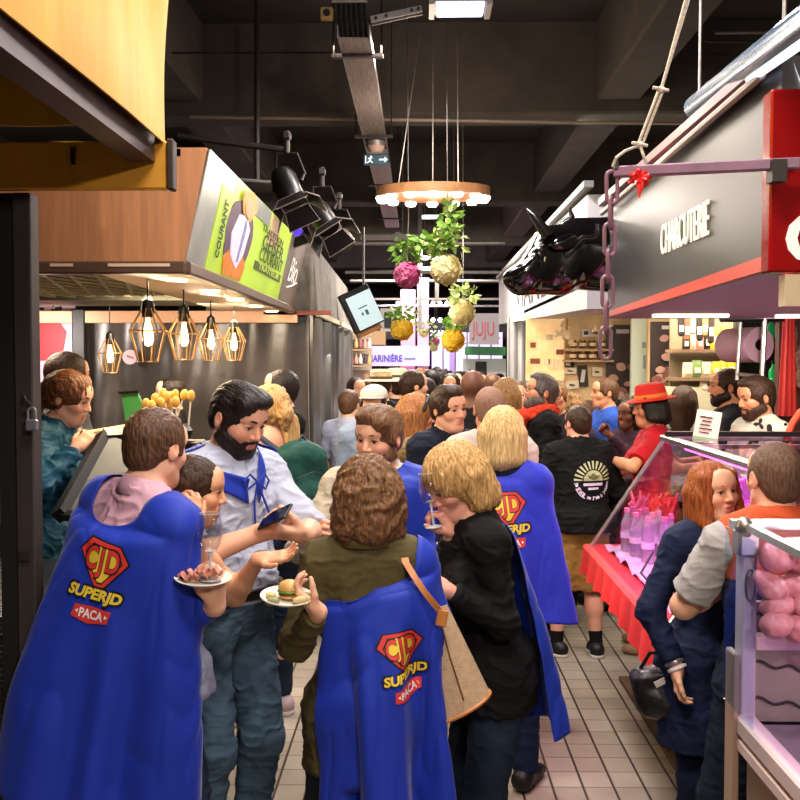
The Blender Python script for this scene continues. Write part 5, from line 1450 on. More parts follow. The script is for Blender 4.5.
# back wall of the bright stall
BD = 9.6
b = MB(); b.box((2.75, BD + .06, 1.2), (3.34, .1, 2.4)); o = b.build('stall_partition', mat('partition_warm', 'd9b98c', .6, var=.12, scale=4)); props(o, 'warm lit back partition behind the jar shelves on the right', 'partition')
t = thing('shelf_unit', 'wooden wall shelf carrying two rows of small jars', 'shelf', at(592, 345, BD)); SHW = mat('shelf_tan', 'b99a70', .6, var=.1, scale=8)
for y in (350, 361): b = MB(); c = at(588, y, BD - .08); b.box(c, (.46, .16, .02)); b.build('shelf_board', SHW, t)
b = MB(); c = at(588, 345, BD - .005); b.box(c, (.47, .02, .22)); b.build('back_panel', mat('shelf_back', 'cbb088', .6), t)
JB = mat('jar_amber', '6a3216', .15, var=.3, scale=30); JL = mat('jar_lid', 'c29a3c', .3, metal=.6); JT = mat('jar_label', 'd9c6a6', .6)
for y in (344, 355.5):
    for k in range(4):
        c = at(573 + 9.7 * k, y, BD - .1); j = thing('honey_jar', 'small dark amber jar with gold lid standing in a row on the wooden wall shelf', 'jar', c - V(0, 0, .035), group='jars on the wooden wall shelf')
        b = MB(); b.lathe([(.0, -.04), (.033, -.038), (.036, -.02), (.036, .02), (.027, .032)], c, 14); b.build('jar_body', JB, j); b = MB(); b.lathe([(.03, .03), (.031, .045), (.0, .046)], c, 14); b.build('lid', JL, j); b = MB(); b.lathe([(.0368, -.02), (.0368, .012)], c, 14); b.build('paper_label', JT, j)
# warm display at the left of the jars
t = thing('lamp_sign', 'bright orange and cream lit display panel left of the jar shelves', 'display', at(543, 345, BD))
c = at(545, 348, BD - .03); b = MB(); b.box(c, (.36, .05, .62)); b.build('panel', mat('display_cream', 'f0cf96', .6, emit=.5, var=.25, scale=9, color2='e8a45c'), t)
for k, (px, py) in enumerate(((533, 345), (549, 337), (535, 361), (547, 362), (560, 352))): b = MB(); b.box(at(px, py, BD - .07), (.05 + .02 * (k % 3), .02, .05)); b.build('card', mat('card_%d' % (k % 2), ('8a4a2a', 'e9d8ac')[k % 2], .6), t)
for k in range(5): b = MB(); b.box(at(549 + 3.2 * k, 364, BD - .07), (.012, .02, .10)); b.build('pale_bar', mat('bar_cream', 'f2e0b8', .6), t)
for px, py, lab in ((567, 331, 'cluster of pale garlic bulbs hanging above the jar shelves'), (606, 329, 'small garlic bunch hanging right of the jar shelves')):
    c = at(px, py, BD - .25); t = thing('garlic_bunch', lab, 'garlic', c); GM = mat('garlic_skin', 'e3c9a0', .5, var=.2, scale=30)
    for k in range(9 if px < 580 else 4):
        p = c + RNG.normal(0, 1, 3) * V(.05, .03, .035); b = MB(); b.lathe([(.0, -.03), (.026, -.02), (.03, 0), (.016, .02), (.005, .04)], p, 12, sx=1, sy=1); b.build('bulb', GM, t)
    b = MB(); b.tube([c, V(c[0], c[1], 2.38)], .008, 6); b.build('braid', mat('braid_tan', '9a7a4a', .7), t)
t = thing('price_board', 'small white price card board over the jar shelves', 'sign', at(591, 333, BD)); b = MB(); b.box(at(591, 333, BD - .05), (.17, .02, .07)); b.build('board', mat('card_white', 'dcd6ca', .6), t)
b = MB(); b.box(at(586, 333, BD - .065), (.04, .004, .035)); b.box(at(596, 333, BD - .065), (.05, .004, .02)); b.build('print', mat('print_dark', '3a3230', .6), t)
for lab, px, py, w, h, m in (('dark tall card with a pale shape under the jar shelves', 583, 376, .09, .20, 'dark'), ('cream paper card under the jar shelves on the left', 570, 371, .12, .06, 'cream'), ('square cream card under the right jars', 597, 372, .10, .09, 'cream'), ('crumpled cream card by the scarf wearer', 572, 385, .13, .08, 'cream'), ('dark brown card left under the jar shelves', 568, 364, .12, .06, 'dark')):
    t = thing('wall_card', lab, 'card', at(px, py, BD)); b = MB(); b.box(at(px, py, BD - .02), (w, .02, h), roty(RNG.uniform(-6, 6)), bev=.004); b.build('card', mat('card_dark', '2c2422', .6) if m == 'dark' else mat('card_cream', 'e2d2b2', .6), t)
    b = MB(); b.box(at(px, py, BD - .035), (w * .4, .005, h * .6 if m == 'dark' else h * .2), roty(8)); b.build('print', mat('card_print', 'cfc7bb', .6) if m == 'dark' else mat('print_dark', '3a3230', .6), t)
# meat posters and door panel
def meat_poster(lab, px, py, w, h, d, seeds):
    c = at(px, py, d); t = thing('meat_poster', lab, 'poster', c); b = MB(); b.box(c, (w, .03, h)); b.build('board', mat('poster_brown', '3a2c2a', .5), t)
    b = MB(); b.box(c + V(0, -.018, h * .42), (w * .4, .006, h * .05)); b.build('caption', mat('poster_caption', 'c8c0b8', .5), t)
    r = np.random.default_rng(seeds)
    for k in range(11):
        x, z = r.uniform(-.36, .36) * w, r.uniform(-.42, .28) * h; R0 = r.uniform(.10, .19) * w
        pts = [(R0 * math.cos(a) * (1 + .15 * math.sin(2 * a + k)), R0 * .8 * math.sin(a)) for a in np.linspace(0, 2 * PI, 16, endpoint=False)]
        M = np.array([[1, 0, 0], [0, 0, -1], [0, 1, 0.]])
        b = MB(); b.prism(pts, .003, M, c + V(x, -.016 - .0035 * k, z)); b.build('printed_slice', mat('slice_%d' % (k % 3), ('b88a7c', 'c7a08c', '8e5a52')[k % 3], .5), t)
meat_poster('dark poster printed with slices of cured meat, right of the jar shelves', 622, 366, .30, .78, 9.55, 3)
b = MB(); b.box((2.15, 8.68, 1.2), (.36, .08, 2.4)); props(b.build('stall_partition', mat('partition_warm', 'd9b98c', .6)), 'narrow warm partition that carries the second meat poster', 'partition')
meat_poster('second meat poster behind the red hatted woman, beside the white door panel', 668, 358, .30, .62, 8.6, 8)
t = thing('cold_room_door', 'pale green white cold room door panel between two meat posters', 'door panel', at(646, 365, 9.0))
c = at(645, 372, 9.0); b = MB(); b.box((c[0], c[1], 1.15), (.26, .05, 2.3)); b.build('panel', mat('door_mint', 'ccd8c8', .4), t)
b = MB(); b.box(at(645, 345, 8.96), (.05, .01, .05)); b.box(at(645, 362, 8.96), (.03, .01, .12)); b.build('notice', mat('notice_grey', '8d9890', .5), t)
b = MB(); b.box(at(657, 370, 8.96), (.02, .03, .9)); b.build('jamb', mat('jamb_cream', 'd9d2bc', .5), t)
# shelves with packets
PD = 8.0
t = thing('packet_shelf', 'cream shelf rack with packets and bags behind the right counter', 'shelf', at(715, 370, PD))
for y in (351, 379): b = MB(); b.box(at(708, y, PD), (.62, .24, .025)); b.build('shelf_board', mat('rack_brown', '8a6e54', .6), t)
b = MB(); b.box(at(716, 362, PD + .15), (.75, .03, 1.0)); b.build('back_panel', mat('rack_cream', '85765e', .6), t)
b = MB(); b.box(at(712, 415, PD), (.8, .2, .45)); b.build('lower_cabinet', mat('cabinet_cream', 'd6cdb0', .5), t)
PK = [('yellow', 'e6c431'), ('cream', 'd9cba8'), ('dark', '2c211c'), ('pink', 'd89a86'), ('green', '7d9a5a')]
def packet(px, py, w, h, k, lab, d=PD - .08):
    c = at(px, py, d); t = thing('packet', lab, 'packet', c - V(0, 0, h / 2), group='packets on the cream rack')
    nu = 9; P = np.zeros((nu, 7, 3)); b = MB()
    for s_ in (-1, 1):
        for i in range(nu):
            for j in range(7):
                u, v = i / (nu - 1) * 2 - 1, j / 6 * 2 - 1; P[i, j] = c + V(u * w / 2 * (1 - .08 * v), s_ * .022 * (1 - u * u) * (1 - v ** 4), v * h / 2)
        b.grid(P.copy() if s_ < 0 else P[::-1].copy())
    b.build('bag', mat('packet_' + PK[k][0], PK[k][1], .4, var=.25, scale=25), t)
    b = MB(); b.box(c + V(0, -.023, -.01), (w * .5, .004, h * .3)); b.build('paper_label', mat('packet_label', 'e4dccb', .5), t)
for i, (px, py, w, h, k) in enumerate(((686, 342, .06, .15, 2), (693, 341, .05, .17, 1), (700, 342, .06, .15, 3), (707, 341, .05, .17, 2), (716, 339, .09, .20, 0), (726, 339, .10, .20, 0), (688, 370, .09, .12, 1), (697, 369, .09, .14, 4), (706, 370, .09, .13, 1), (716, 369, .07, .12, 0), (723, 368, .06, .12, 0), (731, 368, .08, .15, 0), (738, 360, .07, .18, 0), (704, 386, .07, .10, 1))):
    packet(px, py, w, h, k, '%s packet standing %s from the left on the %s shelf of the cream rack' % (PK[k][0] if PK[k][0] != 'dark' else 'dark brown', ('first', 'second', 'third', 'fourth', 'fifth', 'sixth', 'seventh', 'eighth')[i if i < 6 else min(i - 6, 7)], 'upper' if i < 6 else 'lower'))
for k, (px, py, hh, col) in enumerate(((681, 326, .16, '2a211d'), (687, 328, .20, '8a5a40'), (693, 325, .15, 'd8cbb0'), (699, 328, .20, '2c2622'), (705, 326, .17, 'b08a5a'), (711, 329, .22, '3a2a20'), (736, 334, .26, '241d1a'))):
    c = at(px, py, 7.7); t = thing('hanging_packet', ['small dark packet hung leftmost above the cream rack', 'brown packet hung second above the cream rack', 'pale packet hung third above the cream rack', 'long black packet hung fourth above the cream rack', 'tan packet hung fifth above the cream rack', 'long dark brown packet hung sixth above the cream rack', 'tall black packet hung beside the paper roll'][k], 'packet', c, group='packets hung above the cream rack')
    b = MB(); b.box(c, (.05, .035, hh), roty(RNG.uniform(-5, 5)), bev=.014); b.build('bag', mat('hung_%d' % k, col, .45, var=.2, scale=30), t)
    b = MB(); b.tube([c + V(0, 0, hh / 2 - .01), V(c[0], c[1], 2.38)], .004, 6); b.build('string', mat('string_pale', 'b3a694', .8), t)
    b = MB(); b.box(c + V(0, -.019, -.02), (.034, .004, hh * .3)); b.build('paper_label', mat('packet_label', 'e4dccb', .5), t)
# paper roll holder
c = at(749, 345, 6.6); t = thing('paper_roll', 'large mauve paper roll on a steel holder under the right canopy', 'paper roll', c)
RR_ = frame_z(V(.38, -.92, 0)); b = MB(); b.lathe([(.035, -.2), (.115, -.2), (.115, .10), (.035, .10), (.035, -.2)], c, 36, RR_); b.build('roll', mat('roll_mauve', 'c9a0b2', .6, var=.06, scale=60), t)
b = MB(); b.lathe([(.0, -.13), (.036, -.152), (.036, .102), (.0, .085)], c, 20, RR_); b.build('core', BLACK, t)
b = MB()
b.tube([at(741, 318, 6.5), at(737, 380, 6.5)], .014, 8); b.tube([at(765, 318, 6.4), at(762, 382, 6.4)], .018, 8); b.tube([at(737, 374, 6.5), at(763, 377, 6.4)], .014, 8); b.build('holder', STEEL, t)
b = MB(); b.box(at(753, 318, 6.45), (.4, .12, .05), bev=.01); b.build('bracket', BLACK, t)
b = MB(); c = at(770, 375, 7.3); b.box((c[0], 7.35, 1.15), (.42, .06, 2.3)); o = b.build('dark_panel', mat('panel_black', '120f10', .5)); props(o, 'black panel with hanging bottles behind the paper roll', 'panel')
for k, (px, py, col) in enumerate(((771, 330, '1f8a4a'), (773, 374, '1fae5a'), (779, 360, '2a6a42'))):
    c = at(px, py, 7.15); t = thing('green_bottle', ['topmost green bottle beside the paper roll', 'lowest bright green bottle beside the paper roll', 'tall dull green bottle nearest the red apron'][k], 'bottle', c, group='green bottles on the black panel')
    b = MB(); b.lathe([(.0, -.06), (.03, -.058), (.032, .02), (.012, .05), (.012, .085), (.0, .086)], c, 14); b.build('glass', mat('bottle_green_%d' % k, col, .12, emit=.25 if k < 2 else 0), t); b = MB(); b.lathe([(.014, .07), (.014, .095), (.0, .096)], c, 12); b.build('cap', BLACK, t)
t = thing('red_apron', 'long red apron hanging at the right edge above the counter', 'apron', at(788, 370, 6.4))
nu = 16; P = np.zeros((nu, 12, 3)); c = at(788, 372, 6.4)
for i in range(nu):
    for j in range(12): f = j / 11; P[i, j] = c + V((i / (nu - 1) - .5) * (.12 - .05 * f) , .02 * math.sin(i * 1.3), -.28 + .62 * f)
MB().shell(P, .006).build('cloth', mat('apron_red', 'cf3a34', .6), t)
b = MB(); b.tube([c + V(-.01, 0, .34), c + V(0, 0, .44), c + V(.02, 0, .34)], .006, 6); b.build('strap', mat('apron_red', 'cf3a34', .6), t)
for k, (px, py) in enumerate(((793, 342), (796, 360), (797, 378))):
    c = at(px, py, 6.7); t = thing('sausage_string', ['upper pale sausage at the right edge beside the red apron', 'middle pale sausage at the right edge beside the red apron', 'lowest pale sausage at the right edge beside the red apron'][k], 'sausage', c, group='sausages beside the red apron')
    b = MB(); b.tube([c + V(.02, 0, .06), c, c + V(.02, 0, -.06)], [.012, .024, .012], 10); b.build('casing', mat('sausage_pale', 'c79a86', .5, var=.3, scale=40), t); b = MB(); b.tube([c + V(.02, 0, .06), c + V(.02, 0, .1)], .004, 6); b.build('string', ROPE, t)
b = MB(); b.box((2.9, 6.9, 1.15), (.9, .08, 2.3)); o = b.build('stall_backdrop', mat('panel_reddish', '7a4a44', .5)); props(o, 'reddish back panel behind the red apron at the right edge', 'panel')
c = at(790, 408, 6.2); t = thing('orange_chair_back', 'orange curved handle at the right edge behind the floral shirt man', 'handle', c)
b = MB(); b.tube([at(786, 440, 5.3), at(792, 424, 5.3), at(800, 412, 5.3), at(812, 405, 5.3)], .018, 8); b.build('tube', mat('orange_red', 'c4422a', .4), t)

# ---------------------------------------------------------------- right counter: sloped glass case with ice
t = thing('ice_display_case', 'steel framed slanted glass display case with pink lit ice on the right', 'display case', (1.3, 4.6, 0))
XA, XTP, ZA, ZTP, Y0, Y1 = .93, 1.33, .90, 1.50, 3.75, 5.42
b = MB(); b.box((1.75, (Y0 + Y1) / 2, .46), (1.0, Y1 - Y0, .80)); b.build('base', mat('base_plum', '3a2226', .6), t)
b = MB(); b.box((1.60, (Y0 + Y1) / 2, .875), (1.36, Y1 - Y0, .04)); b.build('deck', STEEL, t)
for y in (Y0, Y1): b = MB(); b.tube([(XA, y, ZA), (XTP, y, ZTP)], .010, 6); b.build('end_post', STEEL, t)
b = MB(); b.box((XTP, (Y0 + Y1) / 2, ZTP), (.05, Y1 - Y0, .03), bev=.006); b.box((2.25, (Y0 + Y1) / 2, ZTP), (.04, Y1 - Y0, .03), bev=.006); b.box((1.78, Y1, ZTP), (.95, .05, .03), bev=.006); b.box((1.78, Y1 - .55, ZTP + .0), (.95, .03, .02)); b.build('top_frame', STEEL, t)
b = MB(); b.box((1.78, Y1 - .12, ZTP + .03), (.95, .05, .025)); b.build('top_rail', mat('rail_black', '151214', .3), t)
GLS = glass_mat('case_glass', 'fbf6ff')
b = MB(); b.hexa([(XA, Y0, ZA), (XA + .006, Y0, ZA), (XA + .006, Y1, ZA), (XA, Y1, ZA), (XTP, Y0, ZTP), (XTP + .006, Y0, ZTP), (XTP + .006, Y1, ZTP), (XTP, Y1, ZTP)]); b.build('front_pane', GLS, t)
b = MB(); b.hexa([(XA, Y1, ZA), (2.2, Y1, ZA), (2.2, Y1 + .006, ZA), (XA, Y1 + .006, ZA), (XTP, Y1, ZTP), (2.2, Y1, ZTP), (2.2, Y1 + .006, ZTP), (XTP, Y1 + .006, ZTP)]); b.build('end_pane', GLS, t)
b = MB(); b.box((1.8, (Y0 + Y1) / 2, ZTP + .012), (.9, Y1 - Y0, .006)); b.build('top_pane', GLS, t)
ptube = glow('tube_pink', 'ff5fd0', 6.0); b = MB(); b.tube([(1.42, Y0 + .1, 1.455), (1.42, Y1 - .1, 1.455)], .014, 8); b.build('pink_tube', ptube, t)
b = MB(); b.box((2.22, (Y0 + Y1) / 2, 1.2), (.02, Y1 - Y0, .6)); b.build('back_panel', mat('case_back', '7a4a70', .3), t)
nu, nv = 40, 30; P = np.zeros((nu, nv, 3)); xs = np.linspace(1.0, 2.1, nu); ys = np.linspace(Y0 + .05, Y1 - .05, nv)
for i in range(nu):
    for j in range(nv): P[i, j] = (xs[i], ys[j], .905 + .05 * (xs[i] - 1.0) + .035 * abs(vnoise(np.array([[xs[i] * 13, ys[j] * 13, 0]]))[0]) + .02 * RNG.random())
o = MB().grid(P).build('crushed_ice', mat('ice', 'e4c4da', .25, var=.15, scale=40)); props(o, 'pink lit crushed ice spread in the right display case', 'ice', kind='stuff')
BG = mat('bottle_clear', 'cdb8d6', .08, trans=.55, alpha=.75)
k = 0
for px, py, d in ((627, 520, 5.15), (633, 516, 5.2), (640, 520, 5.1), (646, 516, 5.15), (652, 521, 5.0), (659, 517, 5.05), (636, 525, 5.0), (665, 522, 4.85), (671, 516, 4.95), (648, 528, 4.85)):
    k += 1; c = at(px, py, d); zb = .93; j = thing('water_bottle', 'clear plastic bottle in the cluster standing on the pink ice', 'bottle', (c[0], c[1], zb), group='clear bottles on the pink ice')
    b = MB(); b.lathe([(.0, 0), (.03, .002), (.032, .03), (.029, .07), (.032, .11), (.03, .15), (.014, .19), (.013, .21)], (c[0], c[1], zb), 14); b.build('bottle_body', BG, j)
    b = MB(); b.lathe([(.0152, .205), (.0152, .228), (.0, .23)], (c[0], c[1], zb), 12); b.build('cap', mat('cap_pink', 'd86aa0', .4), j); b = MB(); b.lathe([(.0332, .075), (.0335, .105)], (c[0], c[1], zb), 14); b.build('paper_label', mat('label_lilac', 'e9dbee', .5), j)
for k, (px, py) in enumerate(((655, 500), (668, 497), (640, 499))):
    c = at(px, py, 5.25); t = thing('coral_decor', ['red branching coral behind the bottles, the middle one', 'red coral at the right of the bottle cluster', 'pinkish coral at the left of the bottle cluster'][k], 'coral', (c[0], c[1], .95), group='coral decorations on the ice')
    b = MB()
    for q_ in range(11):
        a = RNG.uniform(0, 2 * PI); v = V(math.cos(a) * .06, math.sin(a) * .04, .0); m_ = V(c[0], c[1], 1.1); e = m_ + v + V(0, 0, RNG.uniform(.06, .13)); b.tube([m_ - V(0, 0, .02), m_ + v * .5 + V(0, 0, .04), e], [.012, .010, .006], 6); b.tube([m_ + v * .5 + V(0, 0, .04), m_ + v * .3 + V(.02, .0, .1)], [.008, .004], 6)
    b.build('branches', mat('coral_red' if k < 2 else 'coral_pink', 'e2433e' if k < 2 else 'e0607f', .5), t); b = MB(); b.tube([(c[0], c[1], .93), (c[0], c[1], 1.1)], [.02, .012], 8); b.build('trunk', mat('coral_red', 'e2433e', .5), t)
# meat slices further along the case, foil sheet
b = MB(); nu, nv = 14, 12; P = np.zeros((nu, nv, 3))
for i in range(nu):
    for j in range(nv): P[i, j] = V(1.25 + .4 * i / 13, 4.2 + .7 * j / 11, 1.0 + .012 * math.sin(i * 2.1) + .012 * math.cos(j * 2.7) + .08 * i / 13)
o = MB().shell(P, .004).build('foil_sheet', mat('foil', 'd9c2dc', .2, metal=.7)); props(o, 'crinkled shiny foil sheet on the ice behind the red haired woman', 'foil')
for k in range(9):
    c = V(1.55 + .14 * (k % 3), 3.75 + .32 * (k // 3), .98); j = thing('meat_cut', 'raw meat piece lying on the ice in the slanted case', 'meat', c, group='meat pieces in the slanted case')
    q = [ELL(c + RNG.normal(0, .015, 3), V(.07, .05, .03) * RNG.uniform(.8, 1.2), rotz(RNG.uniform(0, 90)), .03) for _ in range(3)]; Vt, Fc = implicit(q, .012); mkmesh('flesh', Vt, Fc, mat('meat_red', 'a83a44', .3, var=.35, scale=25), j)
nu, nv = 34, 16; P = np.zeros((nu, nv, 3))
for i in range(nu):
    for j in range(nv): P[i, j] = V(1.50 + .05 * math.sin(i * .9 + j * .7) + .04 * math.sin(j * 1.9 + i * .35), 4.3 + 1.0 * i / (nu - 1), .95 + .46 * j / (nv - 1) - .04 * abs(math.sin(i * .6)))
o = MB().shell(P, .003).build('reflection_sheet', mat('reflection_lilac', 'c795d0', .12, alpha=.55, bump=.6, scale=14, spec=.8)); props(o, 'crumpled lilac sheet added to mimic glass reflections in the slanted case', 'reflection sheet')  # see-through lilac sheet added in place of reflections on the case glass
# red tablecloth with scalloped edge
nu, nv = 110, 16; P = np.zeros((nu, nv, 3))
for i in range(nu):
    y = Y0 + (Y1 + .06 - Y0) * i / (nu - 1); dr = .13 + .014 * abs(math.sin(y * 16)) + .05 * max(0, (4.6 - y))
    for j in range(nv):
        s_ = j / (nv - 1)
        if s_ < .35: P[i, j] = (1.12 - (1.12 - .905) * s_ / .35, y, .908)
        else: f = (s_ - .35) / .65; P[i, j] = (.903 - .02 * f + .012 * math.sin(y * 30) * f, y, .908 - dr * f)
o = MB().shell(P, .004).build('tablecloth', mat('cloth_coral', 'e0322f', .7, var=.06, scale=20)); props(o, 'bright red scalloped tablecloth over the front edge of the slanted case', 'tablecloth')
t = thing('menu_card', 'white and green menu card standing on top of the slanted glass case', 'card', at(711, 440, 5.2))
c = at(707, 427, 5.2); Rm = roty(9) @ rotz(-8); b = MB(); b.box(c, (.125, .008, .17), Rm); b.build('card', mat('menu_white', 'dcd8c4', .5), t)
b = MB(); b.box(c + Rm @ V(0, -.006, -.068), (.125, .004, .03), Rm); b.build('green_band', mat('menu_green', '7fa878', .5), t)
for k in range(5): b = MB(); b.box(c + Rm @ V(-.012 + .006 * (k % 2), -.006, .05 - .02 * k), (.05 + .014 * (k % 3 == 0), .003, .006), Rm); b.build('print_line', mat('print_dark', '3a3230', .6), t)
b = MB(); b.box(at(711, 446, 5.2), (.03, .03, .05), bev=.004); b.build('clip', STEEL, t)
t = thing('cable_hook', 'thin black bent wire hooked on the red tablecloth edge', 'wire', at(648, 575, 4.2)); b = MB(); b.tube([at(652, 553, 4.3), at(641, 573, 4.2), at(652, 585, 4.1), at(658, 590, 4.05)], .006, 6); b.build('wire', CABLE, t)

# ---------------------------------------------------------------- near right meat case
t = thing('meat_case', 'pinkish steel framed glass meat case in the lower right corner', 'display case', (1.1, 1.6, 0))
CX, CY = .742, 2.3; PINKST = mat('pink_steel', 'ead2cf', .35, metal=.15)
zt = 1.92 - .166 * CY
b = MB(); b.box((CX + .012, CY, 1.30), (.034, .05, .46), bev=.004); b.build('corner_post', PINKST, t)
b = MB(); b.box((CX - .016, CY, .63), (.016, .06, 1.24), bev=.003); b.build('side_strip', mat('strip_wood', 'a98d78', .5), t)
b = MB(); b.box((CX + .4, CY, zt + .005), (.85, .03, .02)); b.box((CX + .004, 1.35, zt + .005), (.02, 1.9, .016)); b.build('top_frame', mat('frame_glassy', 'c4ccc8', .2, metal=.6), t)
b = MB(); b.sphere((CX + .0, CY - .02, zt), (.02, .03, .025), 12, 8); b.box((CX + .008, CY - .01, zt - .035), (.05, .055, .06), bev=.006); b.build('corner_bracket', STEEL, t)
o_ = V(CX + .012, CY - .027, zt - .13); b = MB(); b.tube([o_ + V(.011 * math.cos(a), -.002, .035 * math.sin(a)) for a in np.linspace(0, 2 * PI, 20, endpoint=False)], .002, 6, closed=True); b.build('oval_badge', mat('badge_grey', '8c7a80', .3, metal=.6), t)
b = MB(); b.sphere(V(CX + .004, CY - .027, zt - .045), .005, 8, 6); b.build('screw', BLACK, t)
b = MB(); b.box((CX + .002, 1.38, (zt + 1.10) / 2), (.006, 1.8, zt - 1.10)); b.build('front_pane', glass_mat('case_glass', 'fbf6ff'), t)
b = MB(); b.box((CX - .035, CY - .1, zt - .2), (.004, .2, .40)); b.build('glass_fin', glass_mat('fin_glass', 'e8f4ff', .02, .5), t)
b = MB(); b.box((CX + .43, 1.35, zt + .016), (.85, 1.9, .006)); b.build('top_pane', glass_mat('case_glass', 'fbf6ff'), t)
b = MB(); b.box((CX + .45, CY - .02, 1.277), (.85, .04, .03)); b.build('shelf_edge', PINKST, t)
b = MB(); b.box((CX + .45, 1.45, 1.285), (.82, 1.7, .012)); b.build('shelf', glass_mat('case_glass', 'fbf6ff'), t)
b = MB(); b.box((CX + .47, CY + .02, 1.22), (.86, .02, .28)); b.build('floor_view_panel', mat('floor_view_grey', '8f8c78', .45, var=.08, scale=10), t)  # grey panel stands in for the floor seen through the glass
b = MB(); b.box((CX + .47, CY + .02, 1.45), (.86, .006, .20)); b.build('end_pane', glass_mat('case_glass', 'fbf6ff'), t)
for k in range(4):
    b = MB(); z0_ = 1.115 + .055 * k; b.tube([(CX + .03 + .8 * i / 60, CY + .006, z0_ + .02 + .03 * (k > 0) - .12 * i / 60 + .006 * math.sin(i * 1.2)) for i in range(20 if k == 0 else 34)], .0035, 5); b.build('bent_grout_line', mat('wave_dark', '2f2a2c', .5), t)  # floor grout bent by the glass, modelled as dark tubes
b = MB(); b.box((CX + .008, 1.38, 1.085), (.045, 1.86, .045), bev=.006); b.box((CX + .012, 1.38, 1.04), (.05, 1.86, .03), bev=.004); b.build('sill', PINKST, t)
b = MB(); b.box((CX + .45, 1.38, .515), (.86, 1.84, 1.03)); b.build('base_panel', mat('base_tan', 'a8917c', .45, var=.06, scale=5), t)
b = MB(); b.box((CX + .45, 1.4, 1.075), (.82, 1.75, .02)); b.build('floor_tray', mat('tray_steel', 'b0a4ac', .25, metal=.7), t)
b = MB(); b.box((CX + .45, 1.1, 1.50), (.6, .03, .03)); b.build('lamp_tube', glow('tube_rose', 'ffd8e2', 3), t)
MEAT = mat('pork_pink', 'd8a19c', .35, var=.2, scale=30, color2='b87470')
k = 0
for r_ in range(4):
    for c_ in range(6):
        x = CX + .045 + .05 * c_ + .02 * (r_ % 2); y = CY - .08 - .03 * RNG.random() + .015 * r_; z = 1.318 + .045 * r_ + .02 * RNG.random()
        j = thing('pork_joint', 'pink raw pork piece heaped on the shelf of the near right case', 'meat', (x, y, z), group='pork pieces in the near right case')
        q = [ELL(V(x, y, z) + RNG.normal(0, .009, 3), V(.031, .030, .023) * RNG.uniform(.8, 1.15), rotz(RNG.uniform(0, 180)) @ roty(RNG.uniform(-25, 25)), .02) for _ in range(3)]
        Vt, Fc = implicit(q, .007); N_ = vnormals(Vt, Fc); Vt = Vt + N_ * (fbm(Vt * 40, 3) * .006)[:, None]; mkmesh('flesh', Vt, Fc, MEAT, j)
        q = [ELL(V(x, y, z) + V(.012, -.008, .012), V(.017, .015, .010), rotz(RNG.uniform(0, 180)), .02)]; Vt, Fc = implicit(q, .007); mkmesh('fat', Vt, Fc, mat('fat_white', 'e8c9c0', .35), j)
t = thing('sausage_end', 'cut sausage end showing at the right edge above the near case', 'sausage', (CX + .13, 2.0, zt + .05)); c = at(800, 548, 2.2); b = MB(); b.lathe([(.0, -.012), (.022, -.012), (.025, 0), (.022, .012), (0, .012)], c, 20, rotx(80)); b.build('slice', mat('slice_cream', 'e0c098', .4), t)
b = MB(); b.lathe([(.0, -.014), (.012, -.013), (.012, .0)], c, 16, rotx(80)); b.build('filling', mat('slice_pinkish', 'cf9a80', .4), t)

# ---------------------------------------------------------------- far end of the aisle
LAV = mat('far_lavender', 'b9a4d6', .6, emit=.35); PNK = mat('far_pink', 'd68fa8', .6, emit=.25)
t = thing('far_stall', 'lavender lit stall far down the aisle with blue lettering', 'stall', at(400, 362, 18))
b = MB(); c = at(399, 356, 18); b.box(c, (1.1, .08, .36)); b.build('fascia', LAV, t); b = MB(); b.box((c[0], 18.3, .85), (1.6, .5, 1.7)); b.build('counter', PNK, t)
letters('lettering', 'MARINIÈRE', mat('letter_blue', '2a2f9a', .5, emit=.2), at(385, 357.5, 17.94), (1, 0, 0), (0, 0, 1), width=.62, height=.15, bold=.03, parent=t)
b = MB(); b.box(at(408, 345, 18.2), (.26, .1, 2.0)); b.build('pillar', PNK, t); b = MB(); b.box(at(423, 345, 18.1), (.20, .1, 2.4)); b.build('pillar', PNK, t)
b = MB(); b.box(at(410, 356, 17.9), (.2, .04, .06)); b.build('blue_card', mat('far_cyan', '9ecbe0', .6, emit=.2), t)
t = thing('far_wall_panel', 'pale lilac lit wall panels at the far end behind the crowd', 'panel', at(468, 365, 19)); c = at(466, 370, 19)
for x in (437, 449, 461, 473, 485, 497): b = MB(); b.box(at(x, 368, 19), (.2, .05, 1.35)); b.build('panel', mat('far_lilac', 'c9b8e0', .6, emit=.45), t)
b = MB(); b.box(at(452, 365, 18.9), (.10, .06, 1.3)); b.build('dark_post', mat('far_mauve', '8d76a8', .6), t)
b = MB(); b.box(at(445, 330, 19.2), (3.4, .1, .35)); b.build('black_header', BLACKP, t)
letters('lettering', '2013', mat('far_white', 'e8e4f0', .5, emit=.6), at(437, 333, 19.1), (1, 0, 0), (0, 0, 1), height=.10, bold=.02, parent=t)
for k in range(16):
    c = at(398 + 7.0 * (k % 8), 303 + 17 * (k // 8) , 20 - 2 * (k // 8)); b = MB(); b.sphere(c, .04, 10, 6); o = b.build('ceiling_bulb', glow('far_bulb', 'fff4e6', 8)); props(o, 'small bright ceiling bulb in a far row over the crowd', 'light bulb', 'rows of far ceiling bulbs')
t = thing('green_awning', 'flat green awning edge over a far stall on the right', 'awning', at(485, 351, 14)); b = MB(); b.box(at(485, 351, 14), (.56, .3, .12), roty(1), bev=.01); b.build('valance', mat('awning_green', '3f8f56', .5, emit=.1), t)
b = MB(); b.tube([at(445, 346, 14), at(500, 338, 13.8)], .012, 6); b.build('arm', GALV, t)
